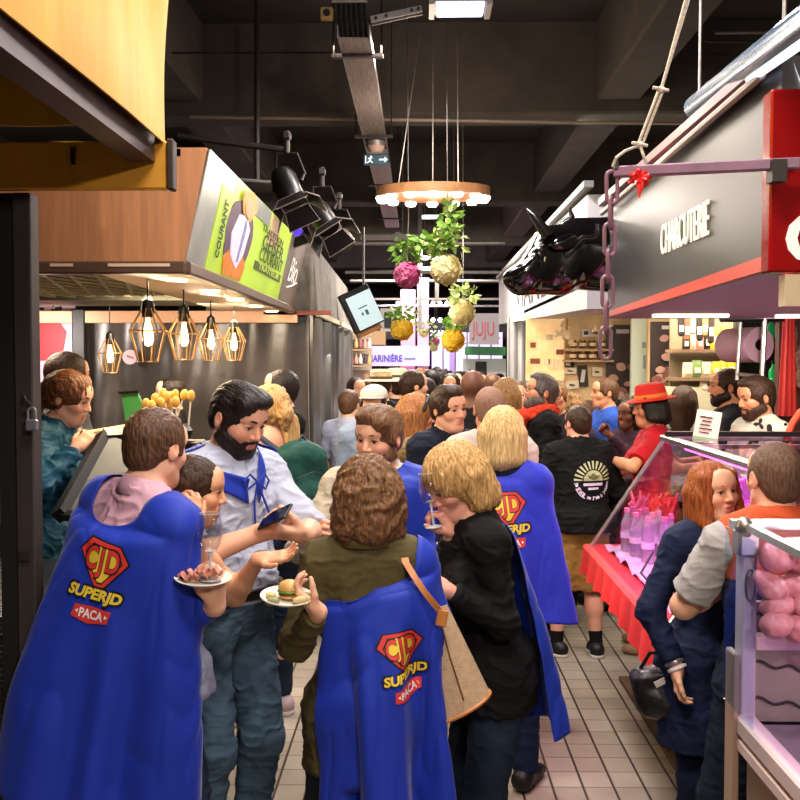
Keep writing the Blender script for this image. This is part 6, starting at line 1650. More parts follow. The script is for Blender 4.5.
t = thing('far_white_counter', 'white stall front with a dark notice under the green awning', 'stall', at(488, 372, 14.3)); b = MB(); b.box((at(484, 376, 14.4)[0], 14.4, .97), (.62, .1, 1.94)); b.build('front', mat('far_whitish', 'd8d6d4', .6, emit=.15), t); b = MB(); b.box(at(481, 372, 14.3), (.16, .03, .30)); b.build('notice', BLACK, t)
t = thing('red_letter_sign', 'white sign with tall red letters beyond the white fascia', 'sign', at(483, 330, 13.5)); b = MB(); b.box(at(484, 329, 13.6), (.40, .08, .42)); b.build('board', mat('sign_palewhite', 'a89ea4', .5), t)
letters('lettering', 'JUJU', mat('letter_crimson', 'c24a62', .5), at(483, 331, 13.54), (1, 0, 0), (0, 0, 1), width=.30, height=.24, parent=t)
t = thing('left_far_shelves', 'cluttered lit shelves of the third left stall beyond the tarp', 'shelf', at(358, 360, 12.2))
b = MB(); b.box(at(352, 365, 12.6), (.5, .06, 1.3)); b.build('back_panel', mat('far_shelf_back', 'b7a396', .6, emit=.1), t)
for y in (336, 350, 366): b = MB(); b.box(at(353, y, 12.4), (.46, .2, .02)); b.build('shelf_board', SHW, t)
for k in range(14):
    c = at(343 + 4.4 * (k % 7), 344 if k < 7 else 360, 12.3); col = ('c79a86', 'e6ddd0', '4a3640', 'd0b070', '9a5a62')[k % 5]; b = MB(); b.lathe([(.0, -.045), (.024, -.044), (.026, .02), (.01, .05), (.01, .075), (.0, .076)], c, 10); o = b.build('bottle', mat('far_bottle_%d' % (k % 5), col, .3)); props(o, 'small bottle among others on the far left lit shelves', 'bottle', 'bottles on the far left shelves')
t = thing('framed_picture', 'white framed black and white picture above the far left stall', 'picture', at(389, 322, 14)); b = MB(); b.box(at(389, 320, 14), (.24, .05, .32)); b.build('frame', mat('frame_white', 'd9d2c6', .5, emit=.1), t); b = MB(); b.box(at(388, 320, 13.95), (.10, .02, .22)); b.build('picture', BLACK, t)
b = MB(); b.box(at(378, 338, 13.2), (.2, .3, .18)); o = b.build('tan_box', mat('box_tan', 'c9a27a', .6)); props(o, 'tan cardboard box above the lavender sign on the far left', 'box')
# ---------------------------------------------------------------- the people
def hairmat(name, c, c2=None, rough=.42):
    return mat('hair_' + name, c, rough, color2=c2, var=.4, scale=150, stretch=(1, 1, .10), bump=.5, spec=.3, detail=4)
HB = hairmat('black', '2a1f19', '0f0b09'); HDK = hairmat('dark_brown', '4a3222', '20140d'); HBR = hairmat('brown', '6e4c33', '33201a'); HCH = hairmat('chestnut', '8a623f', '3f2819')
HBL = hairmat('blond', 'd9b073', '8f6534'); HBL2 = hairmat('pale_blond', 'e6c78c', 'a07c46'); HRED = hairmat('copper', 'b5622c', '5e2a12'); HGR = hairmat('grey', '6e625a', '2e2622'); HLB = hairmat('light_brown', 'a57c4c', '5a3a20')
def fab(name, c, rough=.85, var=.08, scale=9, bump=.12, bs=160, **k): return mat('fabric_' + name, c, rough, var=var, scale=scale, bump=bump, bscale=bs, spec=.25, **k)
CAPE = mat('cape_blue', '19319e', .62, var=.05, scale=5, bump=.10, bscale=220, spec=.3, sheen=.12)
JEAN = fab('denim_blue', '4d6377', .85, .35, 5); JEAND = fab('denim_dark', '1c2738', .85, .3, 5); NAVY = fab('navy', '16203c'); BLK = fab('black', '0e0d0f'); CHAR = fab('charcoal', '26262a')
OLIVE = fab('olive', '4f4628', .8, .12); WHT = fab('white_shirt', 'b3b7c9', .75, .05); PINKS = fab('pink_shirt', 'c99aa8', .8, .07); CREAMS = fab('cream', 'c2b49c', .8, .08); BROWNP = fab('brown_trouser', '3a2c26')
SHB = mat('shoe_black', '121214', .5); SHW_ = mat('sole_white', 'cfc8bd', .6); SHT = mat('shoe_tan', '8a5a28', .6, var=.2, scale=20); SHG = mat('shoe_pale', 'b9a2a0', .6)

def spot(px, pyc, d, up=0.0):
    """where a standing figure's crown is seen -> ground place and body height"""
    p = at(px, pyc, d); return (p[0], p[1]), (p[2] - up) / 1.782 * 1.75

# printed cape badge
BK = mat('print_black', '140c10', .6); RDP = mat('print_red', 'd0342f', .6); YLP = mat('print_yellow', 'e3c23a', .6); WTP = mat('print_white', 'e9e2e0', .6)
def shrink(poly, t):
    c = np.mean(poly, 0); return [tuple(c + (np.array(p) - c) * t) for p in poly]
def badge(cp, bvh, o, ex, ey, s, rows=3):
    def flat(name, polys, m, off, lab=None):
        v = []; f = []
        for q in polys:
            f.append(tuple(range(len(v), len(v) + len(q)))); v += [(x * s, y * s) for x, y in q]
        decal(name, np.array(v), f, m, bvh, o, ex, ey, off, cp, label=lab)
    def word(name, txt, m, off, cx, cy, w, h, bold, shear=0.0, rot=0.0, sp=1.0):
        v, f = text_tris(txt, 1.0, bold, shear, sp); lo, hi = v.min(0), v.max(0); v = (v - (lo + hi) / 2) / (hi - lo) * V(w, h)
        c, q = math.cos(rot), math.sin(rot); v = v @ np.array([[c, q], [-q, c]])
        decal(name, (v + V(cx, cy)) * s, f, m, bvh, o, ex, ey, off, cp)
    sh = [(-.36, .44), (.30, .40), (.52, .14), (.10, -.40), (-.02, -.40), (-.54, .20)]
    flat('shield_outline', [shrink(sh, 1.08)], BK, .0022); flat('shield', [sh], RDP, .0032, 'red five sided shield')
    flat('shield_inset_outline', [shrink(sh, .80)], BK, .0042); flat('shield_inset', [shrink(sh, .74)], YLP, .0050, 'yellow shield field')
    word('monogram_outline', 'CJD', BK, .0058, -.01, .06, .78, .60, .055, sp=1.18); word('monogram', 'CJD', RDP, .0066, -.01, .06, .72, .54, .03, sp=1.22)
    word('title_outline', 'SUPERJD', BK, .0066, .0, -.52, 1.18, .34, .07, .15); word('title', 'SUPERJD', YLP, .0074, .0, -.52, 1.10, .26, .045, .15)
    if rows > 2:
        flat('ribbon', [[(-.38, -.96), (-.02, -1.04), (.36, -.96), (.40, -.74), (.0, -.72), (-.34, -.74)]], RDP, .004, 'red ribbon')
        word('ribbon_word', 'PACA', WTP, .0052, .02, -.86, .48, .17, .03); flat('ribbon_mark', [[(-.31, -.85), (-.25, -.81), (-.25, -.89)], [(.35, -.85), (.29, -.81), (.29, -.89)]], WTP, .0052)

GLASSW = mat('wine_glass', 'ffffff', .03, trans=1.0, ior=1.12, spec=.6)
GL = glass_mat('goblet_glass', 'eef1f4', .04, 1.5)
def wine_glass(label, base, s=1.0, tilt=None, wine=None, group=None):
    t = thing('wine_glass', label, 'glass', base, group=group); R = np.eye(3) if tilt is None else tilt; c = np.asarray(base)
    b = MB(); b.lathe([(.018 * s, .085 * s), (.031 * s, .105 * s), (.036 * s, .135 * s), (.033 * s, .175 * s), (.030 * s, .195 * s)], c, 28, R); b.f = [f for f in b.f if len(f) == 4]; b.m = b.m[:len(b.f)]; b.build('bowl', GL, t)
    b = MB(); b.tube([c + R @ V(.030 * s * math.cos(a), .030 * s * math.sin(a), .195 * s) for a in np.linspace(0, 2 * PI, 28, endpoint=False)], .0009 * s, 5, closed=True); b.build('rim', mat('glass_rim', 'dfe3e6', .05, metal=.3), t)
    b = MB(); b.lathe([(.0, .002), (.004, .008), (.0035, .05), (.006, .08), (.018, .086)], c, 14, R, sx=s, sy=s); b.build('stem', mat('stem_glass', 'd8dcdf', .05, alpha=.8), t)
    b = MB(); b.lathe([(.032 * s, 0), (.032 * s, .002), (.006 * s, .008), (.0, .008)], c, 24, R); b.build('foot', mat('stem_glass', 'd8dcdf', .05, alpha=.8), t)
    if wine: b = MB(); b.lathe([(.0, .09 * s), (.017 * s, .09 * s), (.030 * s, .107 * s), (.034 * s, .13 * s), (.0, .131 * s)], c, 20, R); b.build('wine', mat('wine_' + wine, wine, .05, alpha=.7), t)
    return t
PLATE = mat('plate_paper', 'd8d0c2', .6)
def plate(label, c, r=.085, tilt=None):
    R = np.eye(3) if tilt is None else tilt; t = thing('paper_plate', label, 'plate', c)
    b = MB(); b.lathe([(.0, -.004), (r * .62, -.004), (r, .012), (r, .015), (r * .62, .0), (.0, .0)], c, 36, R); b.build('dish', PLATE, t)
    b = MB(); b.tube([c + R @ V(r * math.cos(a), r * math.sin(a), .0135) for a in np.linspace(0, 2 * PI, 36, endpoint=False)], .0022, 5, closed=True); b.build('rim', PLATE, t); return t

# 1 --- caped man in the left foreground
(px_, py_), h_ = spot(109, 411, 3.06)
p = Person('person in a long blue cape over a pink shirt, back turned, at lower left', (px_, py_), -36, 1.80, vox=.0042, lean=10, roll=8, head=(10, 5, 0), shrug=.0,
           R=dict(world=at(215, 606, 2.92), pole=(.12, .12, -1), hand='grip', dw=(.1, .05, 1), nw=(-.9, .3, .25)), L=dict(world=at(152, 455, 3.42), pole=(-.3, 0, -1), hand='relax'), skin='fair', bulk=1.02)
p.top(PINKS, sleeve='long', hem=.86, off=.014, neck=.060, wr=.006); p.pants(BROWNP); p.collar(PINKS, .066, .052, .014, gap=20)
p.hair('short', HBR, vol=-.001, amp=.004); p.shoes(SHB, SHB)
M1 = p
def warp1(L, T, t, a):
    L[..., 0] += -.115 * t * np.clip(-np.sin(T), 0, 1) - .0 * t
    return L
cp = p.cape(CAPE, -112, 100, hem=.60, ax=.248, ay=.175, fx=.02, fy=.12, folds=4, fa=.045, ph=.6, nr=.112, drop=.045, warp=warp1, hemvar=.0, shift=(0, -.13), dip=.07, nv=90, nu=170)
badge(cp, p.sheet_bvh, at(77, 577, 2.72), V(1, -.12, -.19), V(.19, 0, 1), .160)
b = MB(); w_ = p.arms['R']; b.tube([w_['W'] - nrm(w_['W'] - w_['E']) * .03 + frame_z(w_['W'] - w_['E']) @ V(.036 * math.cos(a), .036 * math.sin(a), 0) for a in np.linspace(0, 2 * PI, 20, endpoint=False)], .004, 6, closed=True); b.build('wristband', mat('band_dark', '1a1614', .4), p.root)
pc = at(203, 581, 2.89); Rp = rotx(6) @ roty(3)
plate('paper plate with sliced ham and a wine glass, held by the left foreground caped person', pc, .082, Rp)
HAM = mat('ham', 'c98470', .4, var=.3, scale=50)
for k in range(5):
    c = pc + V(-.045 + .022 * k, -.02 + .02 * (k % 2), .018 + .004 * k); P = np.zeros((9, 7, 3))
    for i in range(9):
        for j in range(7): P[i, j] = c + V((i / 8 - .5) * .04, (j / 6 - .5) * .045, .008 * math.sin(i * 1.1 + k) + .006 * math.cos(j * 1.4))
    o = MB().shell(P, .003).build('ham_slice', HAM); props(o, 'folded ham slice on the paper plate under the wine glass', 'ham', 'ham slices on the left plate')
wine_glass('empty stemmed wine glass standing on the plate of ham at left', pc + V(.022, .0, .004), 1.0)

# 2 --- woman with her hand on her chin
(px_, py_), h_ = spot(165, 441, 3.22)
p = Person('person with dark hair leaning the chin on one hand and gesturing with an open palm', (px_, py_), -78, h_, 'f', vox=.0040, lean=8, head=(-6, 4, 0),
           R=dict(world=at(258, 560, 3.10), pole=(-.7, -.5, -.6), hand='open', dw=(1, -.1, .15), nw=(-.1, -.35, 1), curl=(10, 22, 18), spread=.09), L=dict(world=at(190, 532, 3.06), pole=(-.4, .6, -1), hand='relax', dw=(.1, 0, 1), nw=(-.6, .6, 0)), skin='d59c76', eye='2a1a12')
p.top(fab('pale_top', '8d90a6'), sleeve='none', hem=.9, off=.01, neck=.08); p.pants(JEAND); p.hair('tied', HDK, length=.1); p.brows(HDK, .003); p.shoes(SHB)
b = MB(); e = p.hp(.083, .0, -.04); b.tube([e, e - V(0, 0, .02), e - V(0, 0, .055)], [.002, .003, .004], 6); b.build('earring', mat('earring_white', 'e4dcd8', .3), p.root)

# 3 --- bearded man in a white shirt with a phone
(px_, py_), h_ = spot(223, 378, 3.66)
p = Person('person with dark beard in a white shirt and jeans, blue ribbon tie, reading a phone', (px_, py_), -130, h_ + .045, vox=.0036, lean=4, head=(6, 22, 0),
           R=dict(world=at(259, 533, 3.40), pole=(1, -.4, -.9), hand='grip', dw=(.9, -.25, .1), nw=(-.1, .5, 1)), L=dict(world=at(306, 535, 3.38), pole=(-1, -.2, -.8), hand='grip', dw=(-.8, -.25, .12), nw=(.0, .6, 1)), skin='fair', eye='2c1c12', bulk=1.0, belly=.012, stub=.5,
           feet=dict(R=(.13, .02, -15), L=(-.10, .0, 15)))
p.top(WHT, sleeve='roll', hem=.99, off=.018, neck=.07, front=.05, wr=.009, loose=.008); p.pants(JEAN, off=.014, wr=.007, wide=.0); p.collar(WHT, .072, .045, .02, gap=30)
p.hair('swept', HB, vol=-.003, part=-1); p.beard(HB, 1.15); p.brows(HB, .0048)
p.band('belt', mat('belt_leather', '1c120e', .4), 1.00, 1.037, .034); p.shoes(SHB, SHB)
b = MB(); c = p.lo(.0, .135, 1.0); b.box(c, (.045, .01, .035), p.RZ, bev=.003); b.build('buckle', STEEL, p.root)
cp = p.cape(CAPE, -88, 88, hem=.62, ax=.21, ay=.15, fx=-.04, fy=.02, folds=6, fa=.02, nr=.085, nu=80, nv=60)
cf = p.up(.0, .115, 1.40)
P = np.zeros((14, 8, 3))
for side in (1, -1):
    P = np.zeros((12, 8, 3)); wd = .16 if side > 0 else .06
    for i in range(12):
        for j in range(8): f, g = i / 11, j / 7; P[i, j] = p.up(side * (.02 + wd * f), .13 - .12 * f ** 1.5 - .02 * g, 1.415 + .05 * f - (.09 - .045 * f) * g)
    p.sheet('cape_flap', CAPE, P, margin=.006, it=4)
b = MB(); q0 = p.up(0, .135, 1.405)
for sx, pts in ((1, ((.0, 0), (.035, .03), (.06, .01), (.05, -.025), (.0, 0))), (-1, ((.0, 0), (-.035, .025), (-.055, .0), (-.04, -.03), (.0, 0)))): b.tube([q0 + p.RU() @ V(x, .012, z) for x, z in pts], .004, 6)
for pts in (((0, 0), (.012, -.07), (.0, -.20)), ((0, 0), (-.03, -.06), (-.06, -.12), (-.10, -.23))): b.tube([q0 + p.RU() @ V(x, .014 + .01 * abs(z), z) for x, z in pts], .0042, 6)
b.build('ribbon_tie', CAPE, p.root)
ph = at(275, 517, 3.31); Rph = rotz(-20) @ rotx(35) @ roty(-28)
t = thing('smartphone', 'dark smartphone held in both hands by the white shirted bearded person', 'phone', ph)
b = MB(); b.box(ph, (.14, .070, .009), Rph, bev=.003); b.build('phone_case', mat('phone_dark', '2a2226', .3), t); b = MB(); b.box(ph + Rph @ V(0, 0, .0052), (.13, .064, .001), Rph); b.build('screen', mat('phone_screen', '0c0c10', .08), t); b = MB(); b.cyl(ph + Rph @ V(.05, .02, -.005), ph + Rph @ V(.05, .02, -.007), .007, 12); b.build('camera_lens', BLACK, t)

# 8 --- man with brown hair and a blue cape facing us
(px_, py_), h_ = spot(381, 394, 3.958)
p = Person('person with swept brown hair facing the camera, blue cape over a cream shirt', (px_, py_), 170, h_, vox=.0038, lean=2, head=(-18, 8, -2),
           R=dict(world=at(330, 540, 3.679), pole=(1, -.5, -.8), hand='grip', dw=(-.3, -.7, .4)), L=dict(world=at(420, 560, 3.791), pole=(-1, -.6, -.6), hand='grip'), skin='fair', eye='4a3a28', stub=.3)
p.top(CREAMS, sleeve='long', hem=.9, off=.014, neck=.07, front=.03, wr=.005); p.pants(NAVY); p.collar(WHT, .07, .045, .016); p.hair('swept', HCH, vol=.004, part=1, amp=.004, hairline=.010); p.beard(HCH, .75); p.brows(HCH, .0045); p.shoes(SHB)
cp = p.cape(CAPE, -150, 62, hem=.62, ax=.235, ay=.16, fx=.05, fy=.04, folds=6, fa=.025, nr=.088, ph=1.0)
t = p.root; w_ = p.arms['R']; b = MB(); b.tube([w_['W'] + frame_z(w_['W'] - w_['E']) @ V(.034 * math.cos(a), .034 * math.sin(a), 0) for a in np.linspace(0, 2 * PI, 20, endpoint=False)], .005, 6, closed=True); b.build('watch', mat('watch_dark', '1c1a1c', .3), t)

# 9 --- brunette in olive jacket with cape and bag
(px_, py_), h_ = spot(366, 450, 3.033)
p = Person('person with wavy brown hair, back turned, blue cape over an olive jacket', (px_, py_), 4, h_ + .005, 'f', vox=.0045, head=(14, 6, 2), lean=1, bulk=1.0,
           L=dict(world=at(319, 612, 2.810), pole=(-.25, -.6, -1), hand='grip', dw=(-.6, .1, .55), nw=(.5, .2, .85), curl=(30, 40, 25)), R=dict(w=(.24, .12, .95)), skin='fair')
p.top(OLIVE, sleeve='long', hem=.72, off=.018, neck=.07, wr=.006, flare=.01, drop=.0); p.pants(fab('dark_slate', '2c3034'), wide=.03); p.shoes(SHB)
p.collar(OLIVE, .075, .05, .02); p.hair('wavy', HCH, vol=.015, length=.085, amp=.006, wave=.28, freq=10)
b = MB(); b.box(p.up(-.125, -.02, 1.462), (.10, .045, .006), p.RU() @ roty(-24), bev=.002); b.build('epaulette', OLIVE, p.root)
b = MB(); b.sphere(p.up(-.09, -.02, 1.485), .006, 10, 6); b.build('epaulette_button', mat('button_horn', '3a3020', .4), p.root)
M9 = p
def warp9(L, T, t, a):
    sm = lambda x, a_, b_: np.clip((x - a_) / (b_ - a_), 0, 1) ** 2 * (3 - 2 * np.clip((x - a_) / (b_ - a_), 0, 1))
    L[..., 0] += .05 * t + .03
    L[..., 2] -= .10 * np.clip(-np.sin(T), 0, 1) * (1 - t)
    st = sm(T, .335, .39) - sm(T, .50, .95)
    L[..., 1] += (.07 * st - .045 * (sm(T, -.1, .33) - sm(T, .335, .37))) * np.clip((t - .08) * 6, 0, 1)
    return L
cp = p.cape(CAPE, -62, 112, hem=.30, ax=.215, ay=.155, fx=.0, fy=.11, folds=6, fa=.034, ph=.4, nr=.115, drop=.06, dip=.08, warp=warp9, nv=100, nu=150)
badge(cp, p.sheet_bvh, p.lo(.115, -.2, 1.155), p.RZ @ rotz(10) @ V(1, 0, .16), p.RZ @ V(-.12, 0, 1), .135)
pc = at(287, 600, 2.810); plate('paper plate with a small burger held out by the olive jacketed person', pc, .075, rotx(8) @ roty(4))
BUN = mat('bun_gold', 'd3a25c', .45, var=.2, scale=30)
def burger(lab, c, s, g):
    t = thing('mini_burger', lab, 'burger', c, group=g); b = MB(); b.lathe([(.0, .002), (.030 * s, .004), (.032 * s, .012), (.0, .013)], c, 24); b.build('bottom_bun', BUN, t)
    b = MB(); b.lathe([(.0, .013), (.034 * s, .013), (.034 * s, .020), (.0, .021)], c, 24); b.build('patty', mat('patty_brown', '5a3420', .6), t)
    b = MB(); b.lathe([(.0, .021), (.036 * s, .021), (.035 * s, .026), (.0, .027)], c, 18, sx=1.05); b.build('lettuce', LEAF, t)
    b = MB(); b.lathe([(.034 * s, .027), (.035 * s, .034), (.028 * s, .046), (.014 * s, .053), (.0, .054)], c, 24); b.build('top_bun', BUN, t)
burger('small golden burger in the middle of the paper plate', pc + V(.005, .01, .002), .9, 'burgers')
for k, (dx, dy) in enumerate(((-.045, -.01), (-.03, -.035), (.05, -.02), (.052, .02))):
    c = pc + V(dx, dy, .008); q = [ELL(c + RNG.normal(0, .006, 3), V(.016, .013, .009), None, .008) for _ in range(3)]; Vt, Fc = implicit(q, .004); o = mkmesh('snack_bite', Vt, Fc, mat('snack_%d' % (k % 2), ('c9b27c', '8a8a5a')[k % 2], .5, var=.3, scale=60)); props(o, 'small bite of food beside the burger on the paper plate', 'snack', 'bites beside the burger')
# the bag
STRAP = mat('leather_tan', 'b9753a', .5, var=.12, scale=20)
t = thing('tote_bag', 'beige woven tote bag with a tan leather strap hanging from the olive jacketed shoulder', 'bag', at(455, 650, 2.966))
q0 = [at(434, 612, 2.988), at(452, 606, 2.921), at(489, 690, 2.966), at(443, 719, 2.921)]
cx = at(452, 660, 2.966)
nu, nv = 36, 24; P = np.zeros((nu, nv, 3)); TOP = [at(427, 606, 3.010), at(447, 604, 3.010)]; BOT = [at(430, 722, 3.010), at(490, 692, 3.010)]
for i in range(nu):
    a = 2 * PI * i / nu
    for j in range(nv):
        f = j / (nv - 1); l = TOP[0] * (1 - f) + BOT[0] * f; r = TOP[1] * (1 - f ** .85) + BOT[1] * f ** .85
        m_ = (l + r) / 2; P[i, j] = m_ + (r - l) / 2 * math.cos(a) + V(0, 1, 0) * (.03 + .045 * f) * math.sin(a)
b = MB(); b.grid(P, closed_u=True); k = b.n; b.f.append(tuple(i * nv for i in range(nu))); b.f.append(tuple(i * nv + nv - 1 for i in range(nu))[::-1]); b.m += [0, 0]
b.build('bag_body', mat('bag_weave', 'b89a78', .8, var=.12, scale=40, bump=.5, bscale=260), t)
b = MB(); b.tube([P[int(nu * .75), 2] + V(0, -.004, 0), P[int(nu * .76), 10] + V(.004, -.004, 0), P[int(nu * .79), 20] + V(.002, -.004, 0)], .0025, 6); b.build('seam', mat('seam_brown', '6b4426', .6), t)
P2 = np.stack([P[:, -1], P[:, -1] + V(.003, 0, -.004)], 1); b = MB(); b.tube([x for x in P[:, -1]], .006, 6, closed=True); b.build('base_piping', STRAP, t)
sp_ = [p.up(.10, .04, 1.475), p.up(.115, -.04, 1.482), p.up(.125, -.105, 1.42)]; tgt = at(441, 612, 2.921)
sp_ += [sp_[2] * (1 - f) + tgt * f + V(.0, -.035 * math.sin(f * PI), 0) for f in (.25, .5, .75, 1.0)]
Ps = np.array([[x - V(.011, 0, .0), x + V(.011, 0, .0)] for x in sp_]); b = MB(); b.shell(Ps, .005); b.build('strap', STRAP, t)
b = MB(); b.box(at(442, 618, 2.916), (.032, .008, .05), roty(12), bev=.003); b.build('strap_tab', STRAP, t)

# 10 --- blonde woman in black drinking wine
(px_, py_), h_ = spot(492, 440, 3.367)
p = Person('person with blond hair in a black tunic raising a wine glass, blue cape hanging behind', (px_, py_), 106, h_ + .04, 'f', vox=.0040, lean=10, head=(14, 24, 0), bulk=.96,
           R=dict(world=at(452, 534, 3.323), pole=(1, -.2, -1), hand='grip', dw=(-.55, -.1, .9), nw=(-.8, 0, -.45)), L=dict(world=at(447, 590, 3.144), pole=(-.1, -.6, -1), hand='grip', dw=(-1, .1, .1)), skin='pinkish', eye='4a5560')
p.top(BLK, sleeve='long', hem=.80, off=.014, neck=.075, wr=.007, flare=.0, loose=.0); p.pants(JEAND); p.shoes(SHB)
p.hair('bob', HBL, vol=.010, length=.085, amp=.005, wave=.06, front=False, freq=9); p.brows(HBL, .003)
cp = p.cape(CAPE, -40, 92, hem=.66, ax=.19, ay=.14, fx=.08, fy=.10, folds=5, fa=.03, nr=.105, ph=2.0, drop=.03, dip=.03, hemvar=.06)
g = at(434, 527, 3.267); wine_glass('stemmed wine glass raised to the lips of the blond person in black', g, .92, roty(-8), None)

# 11 --- blond bob with cape
(px_, py_), h_ = spot(503, 398, 4.460)
p = Person('person with pale blond bob seen from behind in a blue cape with a red badge', (px_, py_), -14, h_, 'f', vox=.006, head=(4, 2, 0), skin='fair')
p.top(NAVY, hem=.9); p.pants(NAVY); p.shoes(SHB); p.hair('bob', HBL2, vol=.003, length=.10, amp=.005)
cp = p.cape(mat('cape_violet_blue', '2a34b8', .62, var=.05, scale=5, bump=.10, bscale=220, spec=.3, sheen=.12), -100, 108, hem=.84, ax=.195, ay=.13, fx=.13, fy=.10, folds=5, fa=.030, nr=.09, drop=.02, dip=.03, shift=(0, -.05))
badge(cp, p.sheet_bvh, p.lo(.055, -.2, 1.30), p.RZ @ rotz(18) @ V(1, 0, .1), p.RZ @ V(-.08, 0, 1), .17)

# 4 --- woman with green backpack
(px_, py_), h_ = spot(270, 378, 5.2)
p = Person('person with messy blond hair tied up, bare shoulders and a green backpack, seen from behind', (px_, py_), 38, h_, 'f', vox=.006, head=(6, 4, 0), skin='fair', feet=dict(R=(.13, .12, 0), L=(-.10, -.05, 14)))
p.top(fab('grey_top', '4a4a58'), sleeve='none', hem=.95, off=.008, neck=.12, drop=.06); p.pants(JEAND, to=.94); p.shoes(SHG, SHW_); p.socks(SHG)
p.hair('tied', HBL, vol=.012, length=.09, amp=.012)
for k in range(6):
    q = [CAP(p.hp(.02 + .012 * k, -.10, .0 - .01 * k), p.hp(.03 + .014 * k, -.115, -.20 - .02 * (k % 3)), .026, .014, .02)]; Vt, Fc = implicit(q, .006); N_ = vnormals(Vt, Fc); Vt = Vt + N_ * (vnoise(Vt * V(90, 90, 12)) * .005)[:, None]; mkmesh('hair_strand', Vt, Fc, HBL, p.root)
bc = p.up(.05, -.21, 1.24); t = thing('backpack', 'dark green padded backpack on the back of the bare shouldered blond person', 'backpack', bc); GP = fab('green_pack', '17453a', .6, .3, 14)
q = [BOXS(bc, (.15, .085, .21), p.RU(), .07, .02), ELL(bc + p.RU() @ V(0, -.07, -.06), (.12, .06, .11), p.RU(), .03), ELL(bc + p.RU() @ V(0, .0, .16), (.11, .07, .08), p.RU(), .04)]
Vt, Fc = implicit(q, .009); N_ = vnormals(Vt, Fc); Vt = Vt + N_ * (fbm(Vt * 12, 3) * .014)[:, None]; mkmesh('pack_body', Vt, Fc, GP, t)
for sx in (-1, 1):
    b = MB(); b.tube([bc + p.RU() @ V(sx * .08, .06, .18), p.up(sx * .10, -.05, 1.50), p.up(sx * .11, .06, 1.45), p.up(sx * .115, .125, 1.30), p.up(sx * .13, .06, 1.12), bc + p.RU() @ V(sx * .12, .06, -.14)], .014, 8); b.build('shoulder_strap', mat('strap_slate', '3a4656', .7), t)
b = MB(); b.tube([bc + p.RU() @ V(-.09, -.115, .06), bc + p.RU() @ V(0, -.125, .09), bc + p.RU() @ V(.09, -.115, .06)], .004, 6); b.build('zip', mat('zip_black', '0d1412', .5), t); b = MB(); b.tube([bc + p.RU() @ V(-.03, -.02, .23), bc + p.RU() @ V(0, -.02, .27), bc + p.RU() @ V(.03, -.02, .23)], .007, 8); b.build('handle', MATS['strap_slate'], t)

# 5 --- man in black at the tarp
(px_, py_), h_ = spot(281, 362, 6.6)
p = Person('person with short dark hair all in black standing against the black tarp', (px_, py_), 118, h_, vox=.009, head=(-16, -4, 0), skin='fair', R=dict(w=(.12, .26, 1.12), hand='relax'), L=dict(w=(-.10, .27, 1.15), hand='relax'))
p.top(BLK, hem=.9, front=.03, off=.016); p.collar(WHT, .066, .03); p.pants(BLK); p.shoes(SHB); p.hair('short', HB); p.brows(HB)
b = MB(); b.box(p.up(-.08, .12, 1.34), (.03, .01, .015)); b.build('chest_badge', WHITE, p.root)

# raised floor inside the left stall, with the three people on it
b = MB(); b.box((-2.15, 5.9, .09), (2.2, 3.0, .18)); o = b.build('stall_platform', mat('platform_dark', '1c1714', .7)); props(o, 'dark raised floor inside the left stall', 'platform', kind='structure')
(px_, py_), h_ = spot(34, 367, 4.55, .18)
p = Person('person with auburn hair in a teal jacket leaning on the left counter', (px_, py_), -92, h_ + .04, 'f', vox=.0055, lean=14, head=(-4, 8, 0), skin='fair', z0=.18, R=dict(world=at(76, 448, 4.35), pole=(.6, -.7, -.6)), L=dict(world=at(84, 446, 4.7), pole=(-.6, -.5, -.8)))
p.top(fab('teal', '1f4f63', .6, .15), hem=.8, off=.022, wr=.010, flare=.03, neck=.07); p.pants(JEAND); p.shoes(SHB); p.hair('tied', hairmat('auburn', '7d4e2a', '3c2012'), vol=.01, length=.1, amp=.008); p.brows(HDK)
(px_, py_), h_ = spot(66, 344, 5.2, .18)
p = Person('person with short dark hair in a grey jumper behind the teal jacketed one', (px_, py_), -60, h_, vox=.007, head=(0, 2, 0), skin='fair', z0=.18, R=dict(w=(.2, .3, 1.05)), L=dict(w=(-.2, .3, 1.05)))
p.top(fab('grey_knit', '55575a'), hem=.9, off=.018, wr=.008); p.pants(BLK); p.shoes(SHB); p.hair('short', HDK, vol=.006); p.brows(HDK)
(px_, py_), h_ = spot(171, 371, 6.75, .18)
p = Person('dark haired person at the back of the left stall behind the golden skewers', (px_, py_), 100, h_, vox=.009, skin='fair', z0=.18)
p.top(BLK); p.pants(BLK); p.shoes(SHB); p.hair('crop', HB); p.beard(HB, .6)

# 12, 13, 15 --- middle group
(px_, py_), h_ = spot(490, 377, 5.3)
p = Person('heavily built person with cropped head in a pale polo shirt beyond the blond bob', (px_, py_), -6, h_, vox=.007, bulk=1.25, skin='pinkish')
p.top(fab('pale_polo', 'b3a59a', .8, .06), sleeve='short', hem=.85, off=.016, neck=.066); p.collar(fab('pink_trim', 'c56a80'), .07, .035); p.pants(fab('beige_short', '8a7350'), shorts=True); p.shoes(SHT, SHW_); p.hair('crop', hairmat('shaved', '9a7560', '7a5848', .6), vol=-.0015, amp=.001)
for a in 'RL':
    A = p.arms[a]; e = A['S'] + (A['E'] - A['S']) * .78; u = nrm(A['E'] - A['S']); b = MB(); b.lathe([(.077, -.018), (.078, .004), (.070, .006)], e, 24, frame_z(u)); b.build('sleeve_trim', MATS['fabric_pink_trim'], p.root)
(px_, py_), h_ = spot(448, 377, 5.5)
p = Person('smiling person with dark hair in a navy jumper turned to the right', (px_, py_), -146, h_, vox=.0055, head=(4, 6, 6), skin='fair', R=dict(w=(.14, .25, 1.05)))
